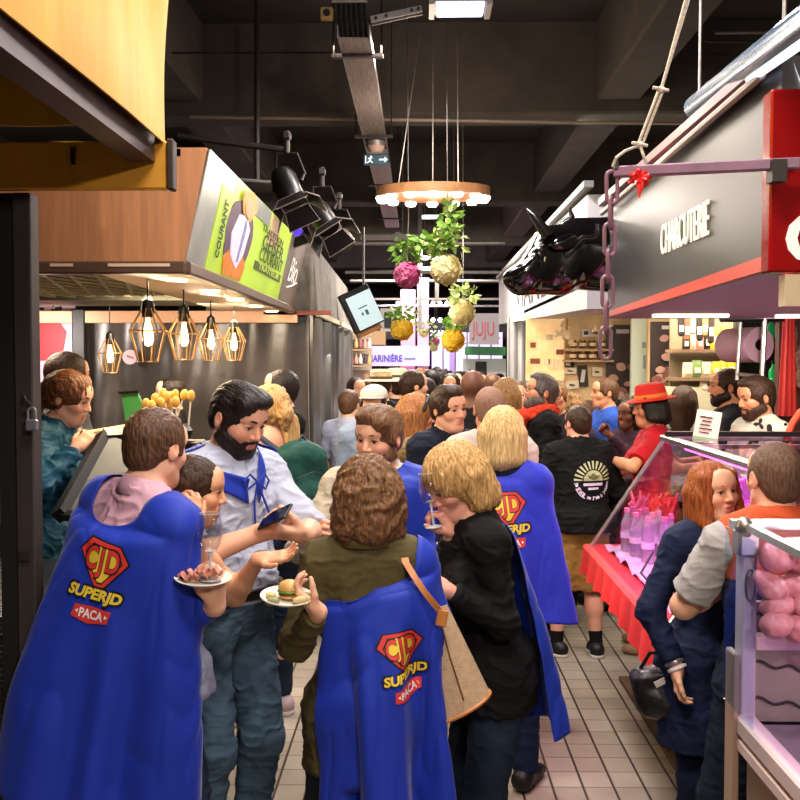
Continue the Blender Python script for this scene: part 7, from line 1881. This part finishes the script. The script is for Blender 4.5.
p.top(fab('navy_knit', '161b2a'), hem=.9, off=.016, neck=.062, wr=.006); p.collar(fab('navy_knit', '161b2a'), .064, .04); p.pants(BLK); p.shoes(SHB); p.hair('messy', HDK, vol=.002); p.brows(HDK)
(px_, py_), h_ = spot(473, 362, 6.7)
p = Person('tall bald person with dark skin behind the pale polo wearer', (px_, py_), -8, h_, vox=.009, skin='dark', detail=False); p.top(BLK); p.pants(BLK); p.shoes(SHB)
# 14 --- woman with sunglasses on her hair
(px_, py_), h_ = spot(414, 388, 6.0)
p = Person('person in a tan jacket seen in profile with a dark band over auburn blond hair', (px_, py_), -84, h_, 'f', vox=.006, head=(0, 6, 0), skin='tan', R=dict(w=(.10, .24, 1.1)), L=dict(w=(-.12, .24, 1.1)))
p.top(fab('tan_jacket', '7d6a4c', .8, .12), hem=.8, off=.02, wr=.008, neck=.07); p.pants(JEAND); p.shoes(SHB); p.hair('bob', hairmat('strawberry', 'b87a42', '6a3a1c'), vol=.004, length=.15); p.brows(HBR)
b = MB(); b.tube([p.hp(.094 * math.sin(a), .028 + .03 * math.cos(a), .03 + .098 * math.cos(a)) for a in np.linspace(-1.5, 1.5, 18)], .012, 8); b.build('headband', mat('band_black', '14100e', .4), p.root)
# 16 --- red scarf
(px_, py_), h_ = spot(540, 366, 6.95)
p = Person('bearded person with glasses and an orange red scarf over a black coat, looking left', (px_, py_), 96, h_ - .01, vox=.0055, head=(6, -12, 0), skin='tan', R=dict(w=(.12, .26, 1.0)), L=dict(w=(-.2, .2, .95)))
p.top(BLK, hem=.72, off=.03, wr=.008, flare=.03, bulk=1) if False else p.top(BLK, hem=.72, off=.03, wr=.008, flare=.03); p.pants(BLK); p.shoes(SHB); p.hair('messy', HGR, vol=-.001); p.beard(HGR, 1.3); p.brows(HGR); p.glasses(BLACK)
SCF = fab('scarf_red', 'c63a22', .9, .15, 20); q = []
for k in range(14):
    a = 2 * PI * k / 14; c0 = p.nb + p.RU() @ V(.088 * math.sin(a), .085 * math.cos(a) + .02, .035 - .03 * max(0, math.cos(a))); a2 = 2 * PI * (k + 1) / 14; c1 = p.nb + p.RU() @ V(.088 * math.sin(a2), .085 * math.cos(a2) + .02, .035 - .03 * max(0, math.cos(a2))); q.append(CAP(c0, c1, .040, .043, .02))
q += [CAP(p.up(-.05, .13, 1.46), p.up(-.02, .17, 1.25), .045, .05, .03), CAP(p.up(-.02, .17, 1.25), p.up(-.0, .18, 1.12), .05, .04, .03)]
p.garment('scarf', q, SCF, .008, .012, 16)
# 17, 18
(px_, py_), h_ = spot(556, 374, 7.5)
p = Person('person with glasses and a smiling face just behind the red scarf wearer', (px_, py_), 160, h_, vox=.008, skin='tan'); p.top(CHAR); p.pants(BLK); p.shoes(SHB); p.hair('short', HLB); p.glasses(BLACK); p.brows(HBR)
(px_, py_), h_ = spot(571, 391, 7.9)
p = Person('person with tousled blond hair seen from behind beside the black shirted back', (px_, py_), -10, h_, 'f', vox=.008, skin='fair', detail=False); p.top(fab('dark_violet', '2c2438')); p.pants(BLK); p.shoes(SHB); p.hair('curly', HLB, vol=-.01)

# 19 --- black printed shirt and shorts
(px_, py_), h_ = spot(579, 402, 6.45)
p = Person('stocky person in a black sweatshirt with a round sun print and tan shorts, back turned', (px_, py_), 8, h_ + .02, vox=.0065, bulk=1.2, head=(14, 4, 0), skin='pinkish', feet=dict(R=(.13, -.02, -10), L=(-.14, .02, 38)), L=dict(w=(-.26, .22, 1.02)), R=dict(w=(.26, .22, 1.02)))
tp = p.top(BLK, hem=.88, off=.024, wr=.007, neck=.064, loose=.015); p.pants(fab('shorts_tan', 'a87c42', .85, .12), shorts=True, wide=.012, off=.016, wr=.006); p.shoes(SHB, SHW_); p.socks(BLK); p.hair('crop', HDK, vol=.003)
bv = ob_bvh(tp); SUN = mat('print_sun', 'b9b98e', .6); LIL = mat('print_lilac', 'd9c3e0', .6); o0 = p.up(.055, -.25, 1.235); ex = p.RZ @ V(1, 0, 0); ey = V(0, 0, 1)
rays = []
for k in range(13):
    a = math.radians(4 + 172 * k / 12); w0, w1 = .045, .06
    rays.append([(.062 * math.cos(a - w0 * 1.3), .062 * math.sin(a - w0 * 1.3)), (.105 * math.cos(a - w1), .105 * math.sin(a - w1)), (.105 * math.cos(a + w1), .105 * math.sin(a + w1)), (.062 * math.cos(a + w0 * 1.3), .062 * math.sin(a + w0 * 1.3))])
def flat_decal(name, polys, m, off):
    v = []; f = []
    for q in polys: f.append(tuple(range(len(v), len(v) + len(q)))); v += [(x * 1.2, y * 1.2) for x, y in q]
    return decal(name, np.array(v), f, m, bv, o0, ex, ey, off, tp)
flat_decal('sun_rays', rays, SUN, .003)
flat_decal('sun_disc', [[(.056 * math.cos(a), .056 * math.sin(a)) for a in np.linspace(.0, PI, 20)]], SUN, .003)
flat_decal('sun_drawing', [[(.03 * math.cos(a) * (1 + .3 * math.sin(5 * a)), .022 + .014 * math.sin(a) * (1 + .3 * math.cos(4 * a))) for a in np.linspace(0, 2 * PI, 24, endpoint=False)]], mat('print_olive', '6a6a44', .6), .0045)
flat_decal('caption_bar', [[(-.055, -.026), (.055, -.026), (.055, -.012), (-.055, -.012)], [(-.03, -.047), (.03, -.047), (.03, -.035), (-.03, -.035)]], LIL, .003)
txt = 'le SOLEIL se lève à l\'ouest'
for k, ch in enumerate(txt):
    if ch == ' ': continue
    a = math.radians(188 + (352 - 188) * k / (len(txt) - 1)); v, f = text_tris(ch, .034 if not ch.isupper() else .040, .0015, 0); v = v - (v.min(0) + v.max(0)) / 2
    th_ = a + PI / 2; R2 = np.array([[math.cos(th_), -math.sin(th_)], [math.sin(th_), math.cos(th_)]]); v = v @ R2.T + V(.112 * math.cos(a), .112 * math.sin(a))
    decal('print_letter', v, f, LIL, bv, o0, ex, ey, .003, tp)

# 20-26 --- right side background
(px_, py_), h_ = spot(606, 372, 8.2)
p = Person('person in a blue polo shirt in profile before the meat poster', (px_, py_), 98, h_, vox=.007, skin='tan', R=dict(w=(.1, .28, 1.1))); p.top(fab('polo_blue', '2a4fa8'), sleeve='short'); p.pants(JEAND); p.shoes(SHB); p.hair('short', HBR, vol=-.001); p.brows(HBR)
p.collar(fab('polo_blue', '2a4fa8'), .066, .035)
(px_, py_), h_ = spot(589, 389, 8.9)
p = Person('person in a pale blue shirt half hidden behind the blue polo wearer', (px_, py_), 60, h_ - .06, vox=.01, skin='fair', detail=False); p.top(fab('pale_blue', '9fb0c6')); p.pants(BLK); p.shoes(SHB); p.hair('short', HBR)
(px_, py_), h_ = spot(630, 394, 7.6)
p = Person('person with curly black hair holding a hand to the mouth beside the red dress', (px_, py_), 128, h_, 'f', vox=.0065, skin='7a4a36', R=dict(w=(.03, .22, 1.46), hand='fist'), L=dict(w=(-.1, .22, 1.1))); p.top(fab('plum', '3c2430')); p.pants(BLK); p.shoes(SHB); p.hair('curly', HB, vol=-.006); p.brows(HB)
(px_, py_), h_ = spot(652, 383, 6.6)
p = Person('person in a red hat and red dress facing left with hands raised', (px_, py_), 80, h_, 'f', vox=.0055, bulk=1.12, skin='tan', head=(14, 4, 0), L=dict(w=(-.16, .30, 1.30), hand='relax', pole=(-1, -.5, -.4)), R=dict(w=(.04, .33, 1.32), hand='relax'))
RDF = fab('red_dress', 'b01722', .7, .08); p.top(RDF, sleeve='short', hem=.62, off=.018, flare=.05, wr=.006, neck=.075); p.pants(BLK, to=.85); p.shoes(mat('shoe_beige', '9a7a58', .6, var=.2, scale=30), None); p.hair('bob', HB, length=.06, vol=-.004); p.brows(HB)
t = thing('felt_hat', 'bright red felt hat with an orange band on the person in the red dress', 'hat', p.hp(0, 0, .1)); hz = p.hp(0, -.012, .062); RT_ = p.RH @ rotx(-4)
b = MB(); b.lathe([(.098, .0), (.152, -.006), (.160, -.002), (.150, .004), (.101, .014), (.094, .07), (.085, .098), (.06, .108), (.0, .098)], hz, 36, RT_, sx=.92, sy=1.06); b.build('crown', mat('hat_red', 'cf2616', .75, var=.08, scale=30), t)
b = MB(); b.lathe([(.1035, .010), (.1035, .034), (.0985, .036)], hz, 36, RT_, sx=.92, sy=1.06); b.build('hat_band', mat('hat_band', 'd9812a', .6), t)
fp = p.up(-.10, .30, 1.18); b = MB(); b.box(fp, (.012, .16, .22), p.RZ @ rotx(28)); o = b.build('folder', mat('folder_pink', 'd98a84', .6)); props(o, 'pink folder held against the red dress', 'folder')
(px_, py_), h_ = spot(684, 381, 7.7)
p = Person('person with long dark hair in a light grey jacket seen from behind at the counter', (px_, py_), -28, h_, 'f', vox=.008, skin='fair', detail=False); p.top(fab('light_grey', '9a9a98'), off=.018, wr=.008); p.pants(BLK); p.shoes(SHB); p.hair('long', HDK, vol=.004, length=.24)
(px_, py_), h_ = spot(664, 368, 8.7)
p = Person('person with light blond hair showing above the red hat', (px_, py_), 10, h_, 'f', vox=.009, skin='fair', detail=False); p.top(CREAMS); p.pants(BLK); p.shoes(SHB); p.hair('bob', HLB, length=.08)
(px_, py_), h_ = spot(728, 361, 6.9)
p = Person('bearded person in a dark grey apron and shirt facing left behind the right counter', (px_, py_), 84, h_, vox=.006, skin='tan', R=dict(w=(.08, .28, 1.12), hand='relax'), L=dict(w=(-.1, .30, 1.1), hand='relax')); p.top(CHAR, sleeve='short', off=.016); p.pants(BLK); p.shoes(SHB); p.hair('short', HDK, vol=-.001); p.beard(HB, 1.0); p.brows(HB)
(px_, py_), h_ = spot(760, 368, 6.1)
p = Person('bearded person in a white shirt with dark floral print behind the right counter, looking down', (px_, py_), 104, h_, vox=.0055, bulk=1.12, skin='tan', head=(0, 12, 0), R=dict(w=(.06, .32, 1.18), hand='relax'), L=dict(w=(-.12, .32, 1.14), hand='relax'))
tp = p.top(fab('white_work', 'c9c2b8', .8, .05), off=.018, wr=.006, front=.04); p.collar(fab('white_work', 'c9c2b8'), .07, .04, .018); p.pants(BLK); p.shoes(SHB); p.hair('messy', HDK, vol=-.001); p.beard(HDK, 1.1); p.brows(HB)
bv = ob_bvh(tp); oc = p.up(-.19, .02, 1.40); nv_ = nrm(V(*(EYE - oc)[:2], 0)); ex = nrm(np.cross((0, 0, 1), nv_)); ey = V(0, 0, 1)
for k, (dx, dz, r_) in enumerate(((.07, .10, .04), (-.03, .02, .055), (-.09, .07, .035), (-.06, -.09, .045), (.10, -.12, .04), (-.13, -.03, .04))):
    a0 = k * 1.3; v = [(r_ * (.6 + .4 * math.cos(3 * a + a0)) * math.cos(a), r_ * (.6 + .4 * math.cos(3 * a + a0)) * math.sin(a)) for a in np.linspace(0, 2 * PI, 26, endpoint=False)]
    decal('printed_flower', np.array(v), [tuple(range(26))], BK, bv, oc + ex * dx + ey * dz, ex, ey, .006, tp)
v = [(-.035, .035), (.035, .035), (.035, -.01), (.0, -.045), (-.035, -.01)]; decal('sleeve_badge', np.array(v), [tuple(range(5))], BK, bv, oc + ex * .06, ex, ey, .006, tp); decal('badge_bar', np.array([(-.02, .012), (.02, .012), (.02, .02), (-.02, .02)]), [(0, 1, 2, 3)], RDP, bv, oc + ex * .06, ex, ey, .008, tp)

# 27 --- redhead in navy blazer
(px_, py_), h_ = spot(714, 452, 3.6)
p = Person('person with long copper hair in a navy blazer talking to the right', (px_, py_), -160, h_ + .005, 'f', vox=.0036, head=(2, -4, 4), skin='fair', eye='4f6a58', lips='a03c44', L=dict(w=(-.2, .1, .86)), R=dict(world=at(677, 668, 3.444), pole=(1, -.6, -.2), hand='relax', dw=(.05, -.05, -1), nw=(.5, -.2, 0)))
p.top(fab('navy_blazer', '131d3a', .75, .08), hem=.62, off=.022, wr=.005, neck=.07, front=.09, flare=.03, sleeve_to=.86); p.pants(NAVY); p.shoes(SHB); p.hair('long', HRED, vol=-.006, length=.27, amp=.004); p.brows(hairmat('ginger', '6e3a1e', '4a2412'), .0036)
A = p.arms['R']; u = nrm(A['W'] - A['E'])
for k, (m_, dd) in enumerate(((mat('band_white', 'd6d2cf', .5), .0), (mat('band_silver', 'a8a4a8', .3, metal=.8), -.02))):
    b = MB(); b.lathe([(.0335, -.006), (.0345, 0), (.0335, .006)], A['W'] + u * dd, 24, frame_z(u)); b.build('bracelet', m_, p.root)
b = MB(); b.sphere(p.hp(.084, -.002, -.03), .005, 10, 8); b.build('earring', mat('pearl', 'e6ded8', .2), p.root)
hb = at(657, 688, 3.575); t = thing('handbag', 'black leather handbag held low by the navy blazer wearer', 'bag', hb)
q = [BOXS(hb, (.085, .06, .085), roty(-12), .04, .02), ELL(hb + V(.02, -.02, -.04), (.09, .07, .06), None, .04)]; Vt, Fc = implicit(q, .008); N_ = vnormals(Vt, Fc); Vt = Vt + N_ * (fbm(Vt * 16, 3) * .012)[:, None]; mkmesh('bag_body', Vt, Fc, mat('leather_black', '141214', .35, bump=.2, bscale=80), t)
b = MB(); b.tube([hb + V(-.06, 0, .07), hb + V(-.03, -.01, .13), hb + V(.04, -.01, .14), hb + V(.08, 0, .07)], .007, 8); b.build('handle', MATS['leather_black'], t)
b = MB(); b.tube([hb + V(.05 + .012 * math.cos(a), -.06, .085 + .012 * math.sin(a)) for a in np.linspace(0, 2 * PI, 16, endpoint=False)], .003, 6, closed=True); b.build('ring', STEEL, t); b = MB(); b.box(hb + V(.01, -.068, .05), (.075, .004, .022), roty(-28)); b.build('white_strap_label', mat('band_white', 'd6d2cf', .5), t)

# 28 --- orange, grey and navy T-shirt
(px_, py_), h_ = spot(776, 428, 3.216)
p = Person('person with shaved temples in an orange, grey and navy panelled T-shirt, seen from behind', (px_, py_), 4, h_, vox=.0040, head=(4, 0, 0), skin='fair', L=dict(w=(-.06, .24, 1.20), pole=(-1, -.4, -.5)), R=dict(w=(.2, .25, 1.0)), feet=dict(L=(-.16, .10, 20), R=(.12, -.02, -10)))
ORG = fab('orange_panel', 'c4512a', .8, .06); GRY = fab('grey_panel', 'a7a3a2', .8, .06); NVY = fab('navy_panel', '161f36', .8, .08)
q = [inflate(x, .021) for x in p.torso]; zc_ = p.up(0, 0, 1.30)
p.garment('shirt_yoke', q + [PLANE(p.up(0, 0, 1.285), p.RU() @ V(0, 0, -1))] + p.neck_cut(.066), ORG, .005, .003, label='orange upper panel')
p.garment('shirt_body', [inflate(x, .015) for x in p.torso] + [CON(p.lo(0, 0, 1.0), p.lo(0, 0, .87), .15 * p.s, .175 * p.s, k=.06), PLANE(p.up(0, 0, 1.285), p.RU() @ V(0, 0, 1)), PLANE(p.lo(0, 0, .87), V(0, 0, -1))], NVY, .005, .006, label='navy lower panel')
for a in 'RL':
    A = p.arms[a]; e = A['S'] + (A['E'] - A['S']) * .80; S0 = A['S'] + (A['S'] - p.nb) * .0
    p.garment('sleeve', [ELL(A['S'], V(.073, .073, .073) * p.s, None, .03), CON(A['S'], e, .072 * p.s, .071 * p.s, k=.03)], GRY, .005, .004, label='light grey sleeve')
p.pants(JEAND, off=.012, wr=.006, wide=.006); p.shoes(SHB); p.hair('crop', hairmat('fade', '7a5c48', '4e392c', .6), vol=.001, amp=.0025)
# ---------------------------------------------------------------- the crowd further down the aisle
def far(label, px, pyc, d, face, topc, hair='short', hm=None, sex='m', skin='fair', hat=None, sleeve='long', bulk=1.0, beard=False, head=(0, 0, 0), det=False, vox=None, **k):
    (x, y), h = spot(px, pyc + (2 if hat else 0), d); p = Person(label, (x, y), face, h, sex, bulk=bulk, vox=vox or max(.008, .0010 * d), skin=skin, detail=det, head=head, **k)
    p.top(fab('crowd_' + topc, topc), sleeve=sleeve, hem=.86, off=.016); p.pants((BLK, JEAND, NAVY, CHAR)[int(px) % 4]); p.shoes(SHB)
    if hair: p.hair(hair, hm or HDK, length=.13)
    if beard: p.beard(hm or HDK)
    return p
STRAW = mat('straw', 'd2bd92', .8, var=.2, scale=60, bump=.4, bscale=150)
def straw_hat(p, lab, m=STRAW, band='6b4a3a', cap=False):
    hz = p.hp(0, -.01, .06); t = thing('cap' if cap else 'straw_hat', lab, 'hat', hz); R = p.RH
    if cap:
        q = [ELL(hz + R @ V(0, 0, .005), (.094, .112, .078), R, .02), PLANE(hz - R @ V(0, 0, .012), R @ V(0, 0, -1))]; Vt, Fc = implicit(q, .008); mkmesh('crown', Vt, Fc, m, t)
        b = MB(); b.lathe([(.0, -.006), (.085, -.004), (.088, .0), (.085, .004), (.0, .008)], hz + R @ V(0, .095, -.006), 20, R, sx=.95, sy=.8); b.build('visor', m, t)
    else:
        b = MB(); b.lathe([(.098, .0), (.16, -.008), (.168, -.004), (.155, .004), (.100, .014), (.094, .075), (.075, .095), (.0, .098)], hz, 32, R, sx=.95, sy=1.05); b.build('crown', m, t); b = MB(); b.lathe([(.1025, .010), (.1015, .036)], hz, 32, R, sx=.95, sy=1.05); b.build('hat_band', mat('hat_band_' + band, band, .6), t)
p = far('person in a pale flat cap looking at the camera beside the grey tarp', 374, 380, 6.6, 172, '7a8aa0', None, det=True, vox=.007, stub=.5); straw_hat(p, 'pale flat cap with a short visor', mat('cap_pale', 'c2b8a6', .7), cap=True); p.hair('crop', HB)
p = far('person in a straw hat and black shirt with a white figure four on the back', 381, 367, 8.4, 6, '17191f', 'crop'); straw_hat(p, 'straw hat with brown band, left one of two in the crowd')
bv = ob_bvh([c for c in p.root.children if c.name.startswith('shirt')][0]); v, f = text_tris('4', .30, .012); v = v - (v.min(0) + v.max(0)) / 2; sh_ = [c for c in p.root.children if c.name.startswith('shirt')][0]; decal('print_number', v, f, WTP, bv, p.up(.05, -.2, 1.30), p.RZ @ V(1, 0, 0), V(0, 0, 1), .005, sh_)
p = far('person in dark clothes under the right hand straw hat of the crowd', 397, 366, 8.9, 10, '20242c', 'crop'); straw_hat(p, 'straw hat with dark band, right one of two in the crowd', band='3a2f2a')
far('person in a dark green jacket with dark hair turned right toward the crowd', 413, 364, 8.0, -68, '1d3a33', 'short', HDK, det=True)
far('bearded dark skinned person facing the green jacketed one', 425, 372, 8.6, 60, '1a1c26', 'crop', HB, skin='dark', beard=True)
far('person in a white T-shirt near the end of the grey tarp', 356, 372, 9.6, -150, 'd6d2d0', 'short', HDK, sleeve='short')
far('person in a striped pale shirt half hidden by the grey tarp edge', 349, 384, 7.9, -20, 'a9aec0', 'short', HBR, sleeve='short')
far('person in a cream linen shirt beyond the flat cap', 364, 370, 10.6, 20, 'cfc4b4', 'short', HBR)
far('person with short black hair in the crowd below the lavender sign', 431, 365, 10.2, 15, '2a2530', 'short', HB)
far('person with dark curls below the pink pillars', 440, 366, 11.0, -30, '3a2a3a', 'curly', HB, 'f')
far('person in a dark coat just left of the bald tall one', 451, 368, 9.4, 170, '1c1a20', 'short', HB, skin='tan', det=True)
far('person with brown bob between the bald ones and the red scarf', 506, 372, 7.6, 10, '5a4a40', 'bob', HLB, 'f')
far('person with light hair behind the grey wrapped column side', 517, 376, 8.6, -170, '7a3a34', 'bob', HCH, 'f', det=True)
far('person in a red cap far down the aisle', 448, 366, 12.5, 0, '6a5a6a', 'crop', HB); p = far('person in a maroon top far under the bright yellow flower ball', 459, 367, 12.0, 160, '6a2a34', 'short', HB)
for i, (px, pyc, d, fc, tc) in enumerate(((390, 366, 12.6, 20, '8a8a94'), (402, 365, 13.4, -40, '2a2a34'), (420, 365, 12.2, 170, '5a4a44'), (468, 366, 13.5, 30, '3a3a4a'), (480, 368, 12.0, -160, '8a6a5a'), (492, 369, 11.0, 10, '2a2422'), (371, 368, 12.0, -100, 'b9a8a0'), (436, 364, 14.5, 0, '6a6a7a'), (499, 370, 13.0, 150, '4a4a54'), (345, 370, 12.5, -60, '9a94a0'))):
    lab = ('grey clad figure far back between the straw hats', 'dark clad figure farthest back above the right straw hat', 'brown clad figure far back behind the green jacket', 'slate clad figure far back right of the bright yellow flower ball', 'tan clad figure far back under the green awning', 'dark figure under the right end of the green awning', 'beige clad figure far back above the flat cap', 'grey blue figure at the very end of the aisle', 'grey figure farthest right in the distant crowd', 'lilac grey figure at the far left end of the crowd')[i]
    far('person seen as a ' + lab, px, pyc, d, fc, tc, ('short', 'crop', 'bob', 'short')[i % 4], (HB, HBR, HLB, HDK)[i % 4], 'f' if i % 4 == 2 else 'm', ('fair', 'tan', 'pinkish')[i % 3])
# ---------------------------------------------------------------- light
def area(name, loc, size, power, col='fff0dc', aim=(0, 0, -1), sy=None, spread=180):
    l = bpy.data.lights.new(name, 'AREA'); l.energy = power; l.color = lin(col); l.size = size
    if sy: l.shape = 'RECTANGLE'; l.size_y = sy
    l.spread = math.radians(spread)
    o = bpy.data.objects.new(name, l); COL.objects.link(o); o.location = loc
    o.rotation_euler = Vector(aim).to_track_quat('-Z', 'Y').to_euler(); return o
def point(name, loc, power, col='ffe2b0', r=.03):
    l = bpy.data.lights.new(name, 'POINT'); l.energy = power; l.color = lin(col); l.shadow_soft_size = r
    o = bpy.data.objects.new(name, l); COL.objects.link(o); o.location = loc; return o
# ceiling luminaires over the aisle
area('aisle_lamp', (.15, -1.2, 3.7), .9, 28, 'fff5ec', (0.0, .55, -1), .4)
area('aisle_lamp', (.05, 1.4, 3.8), .8, 60, 'fff5ec', (0, .1, -1), .35)
area('aisle_lamp', at(460, 8, 5.4) - V(0, 0, .05), .25, 40, 'f4f2ff', (0, 0, -1), .2)
area('aisle_lamp', (.3, 10.5, 3.6), 1.0, 230, 'fff4ea', (0, 0, -1), .5)
area('aisle_lamp', (.0, 15.0, 3.6), 1.2, 380, 'fff4ea', (0, .3, -1), .6)
area('aisle_lamp', (.0, 18.0, 3.4), 1.2, 160, 'e6dcff', (0, .5, -1), .6)
point('ring_lamp', rc - V(0, 0, .16), 45, 'ffeeda', .25)
# left stall
for k in range(3): area('canopy_lamp', (-1.2, 4.6 + 1.1 * k, ZB - .04), .25, 20, 'ffe3bc', (.25, -.1, -1))
for c in LAMPS: point('pendant_lamp', c - V(0, 0, .03), 4.0, 'ffd79a', .03)
area('stall_light', (-2.2, 5.3, 2.2), .4, 18, 'ffe3c4', (0, -.2, -1))
# right stalls
area('counter_light', (1.75, 5.0, 2.12), .9, 28, 'fff0d8', (0, 0, -1), .4)
area('counter_light', (2.1, 7.9, 2.34), 1.6, 75, 'fff0d8', (0, .15, -1), 1.2)
area('case_lamp', (1.44, 4.55, 1.44), .05, 12, 'ff5fcf', (.1, 0, -1), 1.5, 130)
area('meat_lamp', (CX + .4, 1.5, 1.49), .05, 7, 'ffdce4', (0, .5, -1), .6)
area('tube_side_light', (1.0, 3.0, 3.0), .08, 14, 'e6ecff', (-1, .12, -.4), 1.4)
area('sign_lamp', (.72, 4.2, 2.86), .06, 10, 'fff0dc', (.6, .1, -.7), 1.6)
w = bpy.data.worlds.new('world'); SC.world = w; w.use_nodes = True
w.node_tree.nodes['Background'].inputs[0].default_value = (.9, .8, .72, 1); w.node_tree.nodes['Background'].inputs[1].default_value = .03
SC.view_settings.view_transform = 'Standard'; SC.view_settings.look = 'None'; SC.view_settings.gamma = 1.0; SC.view_settings.exposure = 0.0
SC.view_settings.use_curve_mapping = False
SC.cycles.use_denoising = True
SC.cycles.max_bounces = 8; SC.cycles.diffuse_bounces = 3; SC.cycles.sample_clamp_indirect = 6.0
area('fascia_fill', (.55, 8.5, 3.2), .08, 60, 'fff8f0', (.7, 0, -.75), 4.5)  # added fill without a fixture, brightens the white fascia
area('aisle_lamp', (-.1, 6.0, 3.75), .8, 70, 'fff5ec', (0, 0, -1), .35)
area('aisle_lamp', (.1, 3.1, 3.9), .8, 75, 'fff5ec', (0, 0, -1), .35)  # extra overhead light added so the capes darken downwards
area('tube_side_light', (1.05, -.4, 3.02), .12, 45, 'fff4e8', (-1, 1.6, -.4), .12)  # small unseen light added behind the camera for the wooden panel
area('stall_light', (-2.75, 6.9, 2.1), .3, 14, 'fff0e6', (0, .8, -.5))  # fill added to brighten the pinkish poster board
area('stall_light', (.75, 10.2, 2.3), .3, 16, 'fff6ee', (.5, .6, -.4))  # added to lift the grey wrapped column
area('stall_light', (-1.6, 6.3, 2.22), .6, 22, 'ffe9d0', (0, .7, -.7), .2)  # added and aimed at the black tarp to raise a highlight
area('counter_light', (2.0, 5.5, 2.12), .2, 10, 'fff0e4', (.15, .8, -.5), .2)  # extra light added in front of the paper roll
point('ring_lamp', rc + V(0, 0, .45), 40, 'ffeeda', .2)  # up-light added over the ring to lighten the ceiling
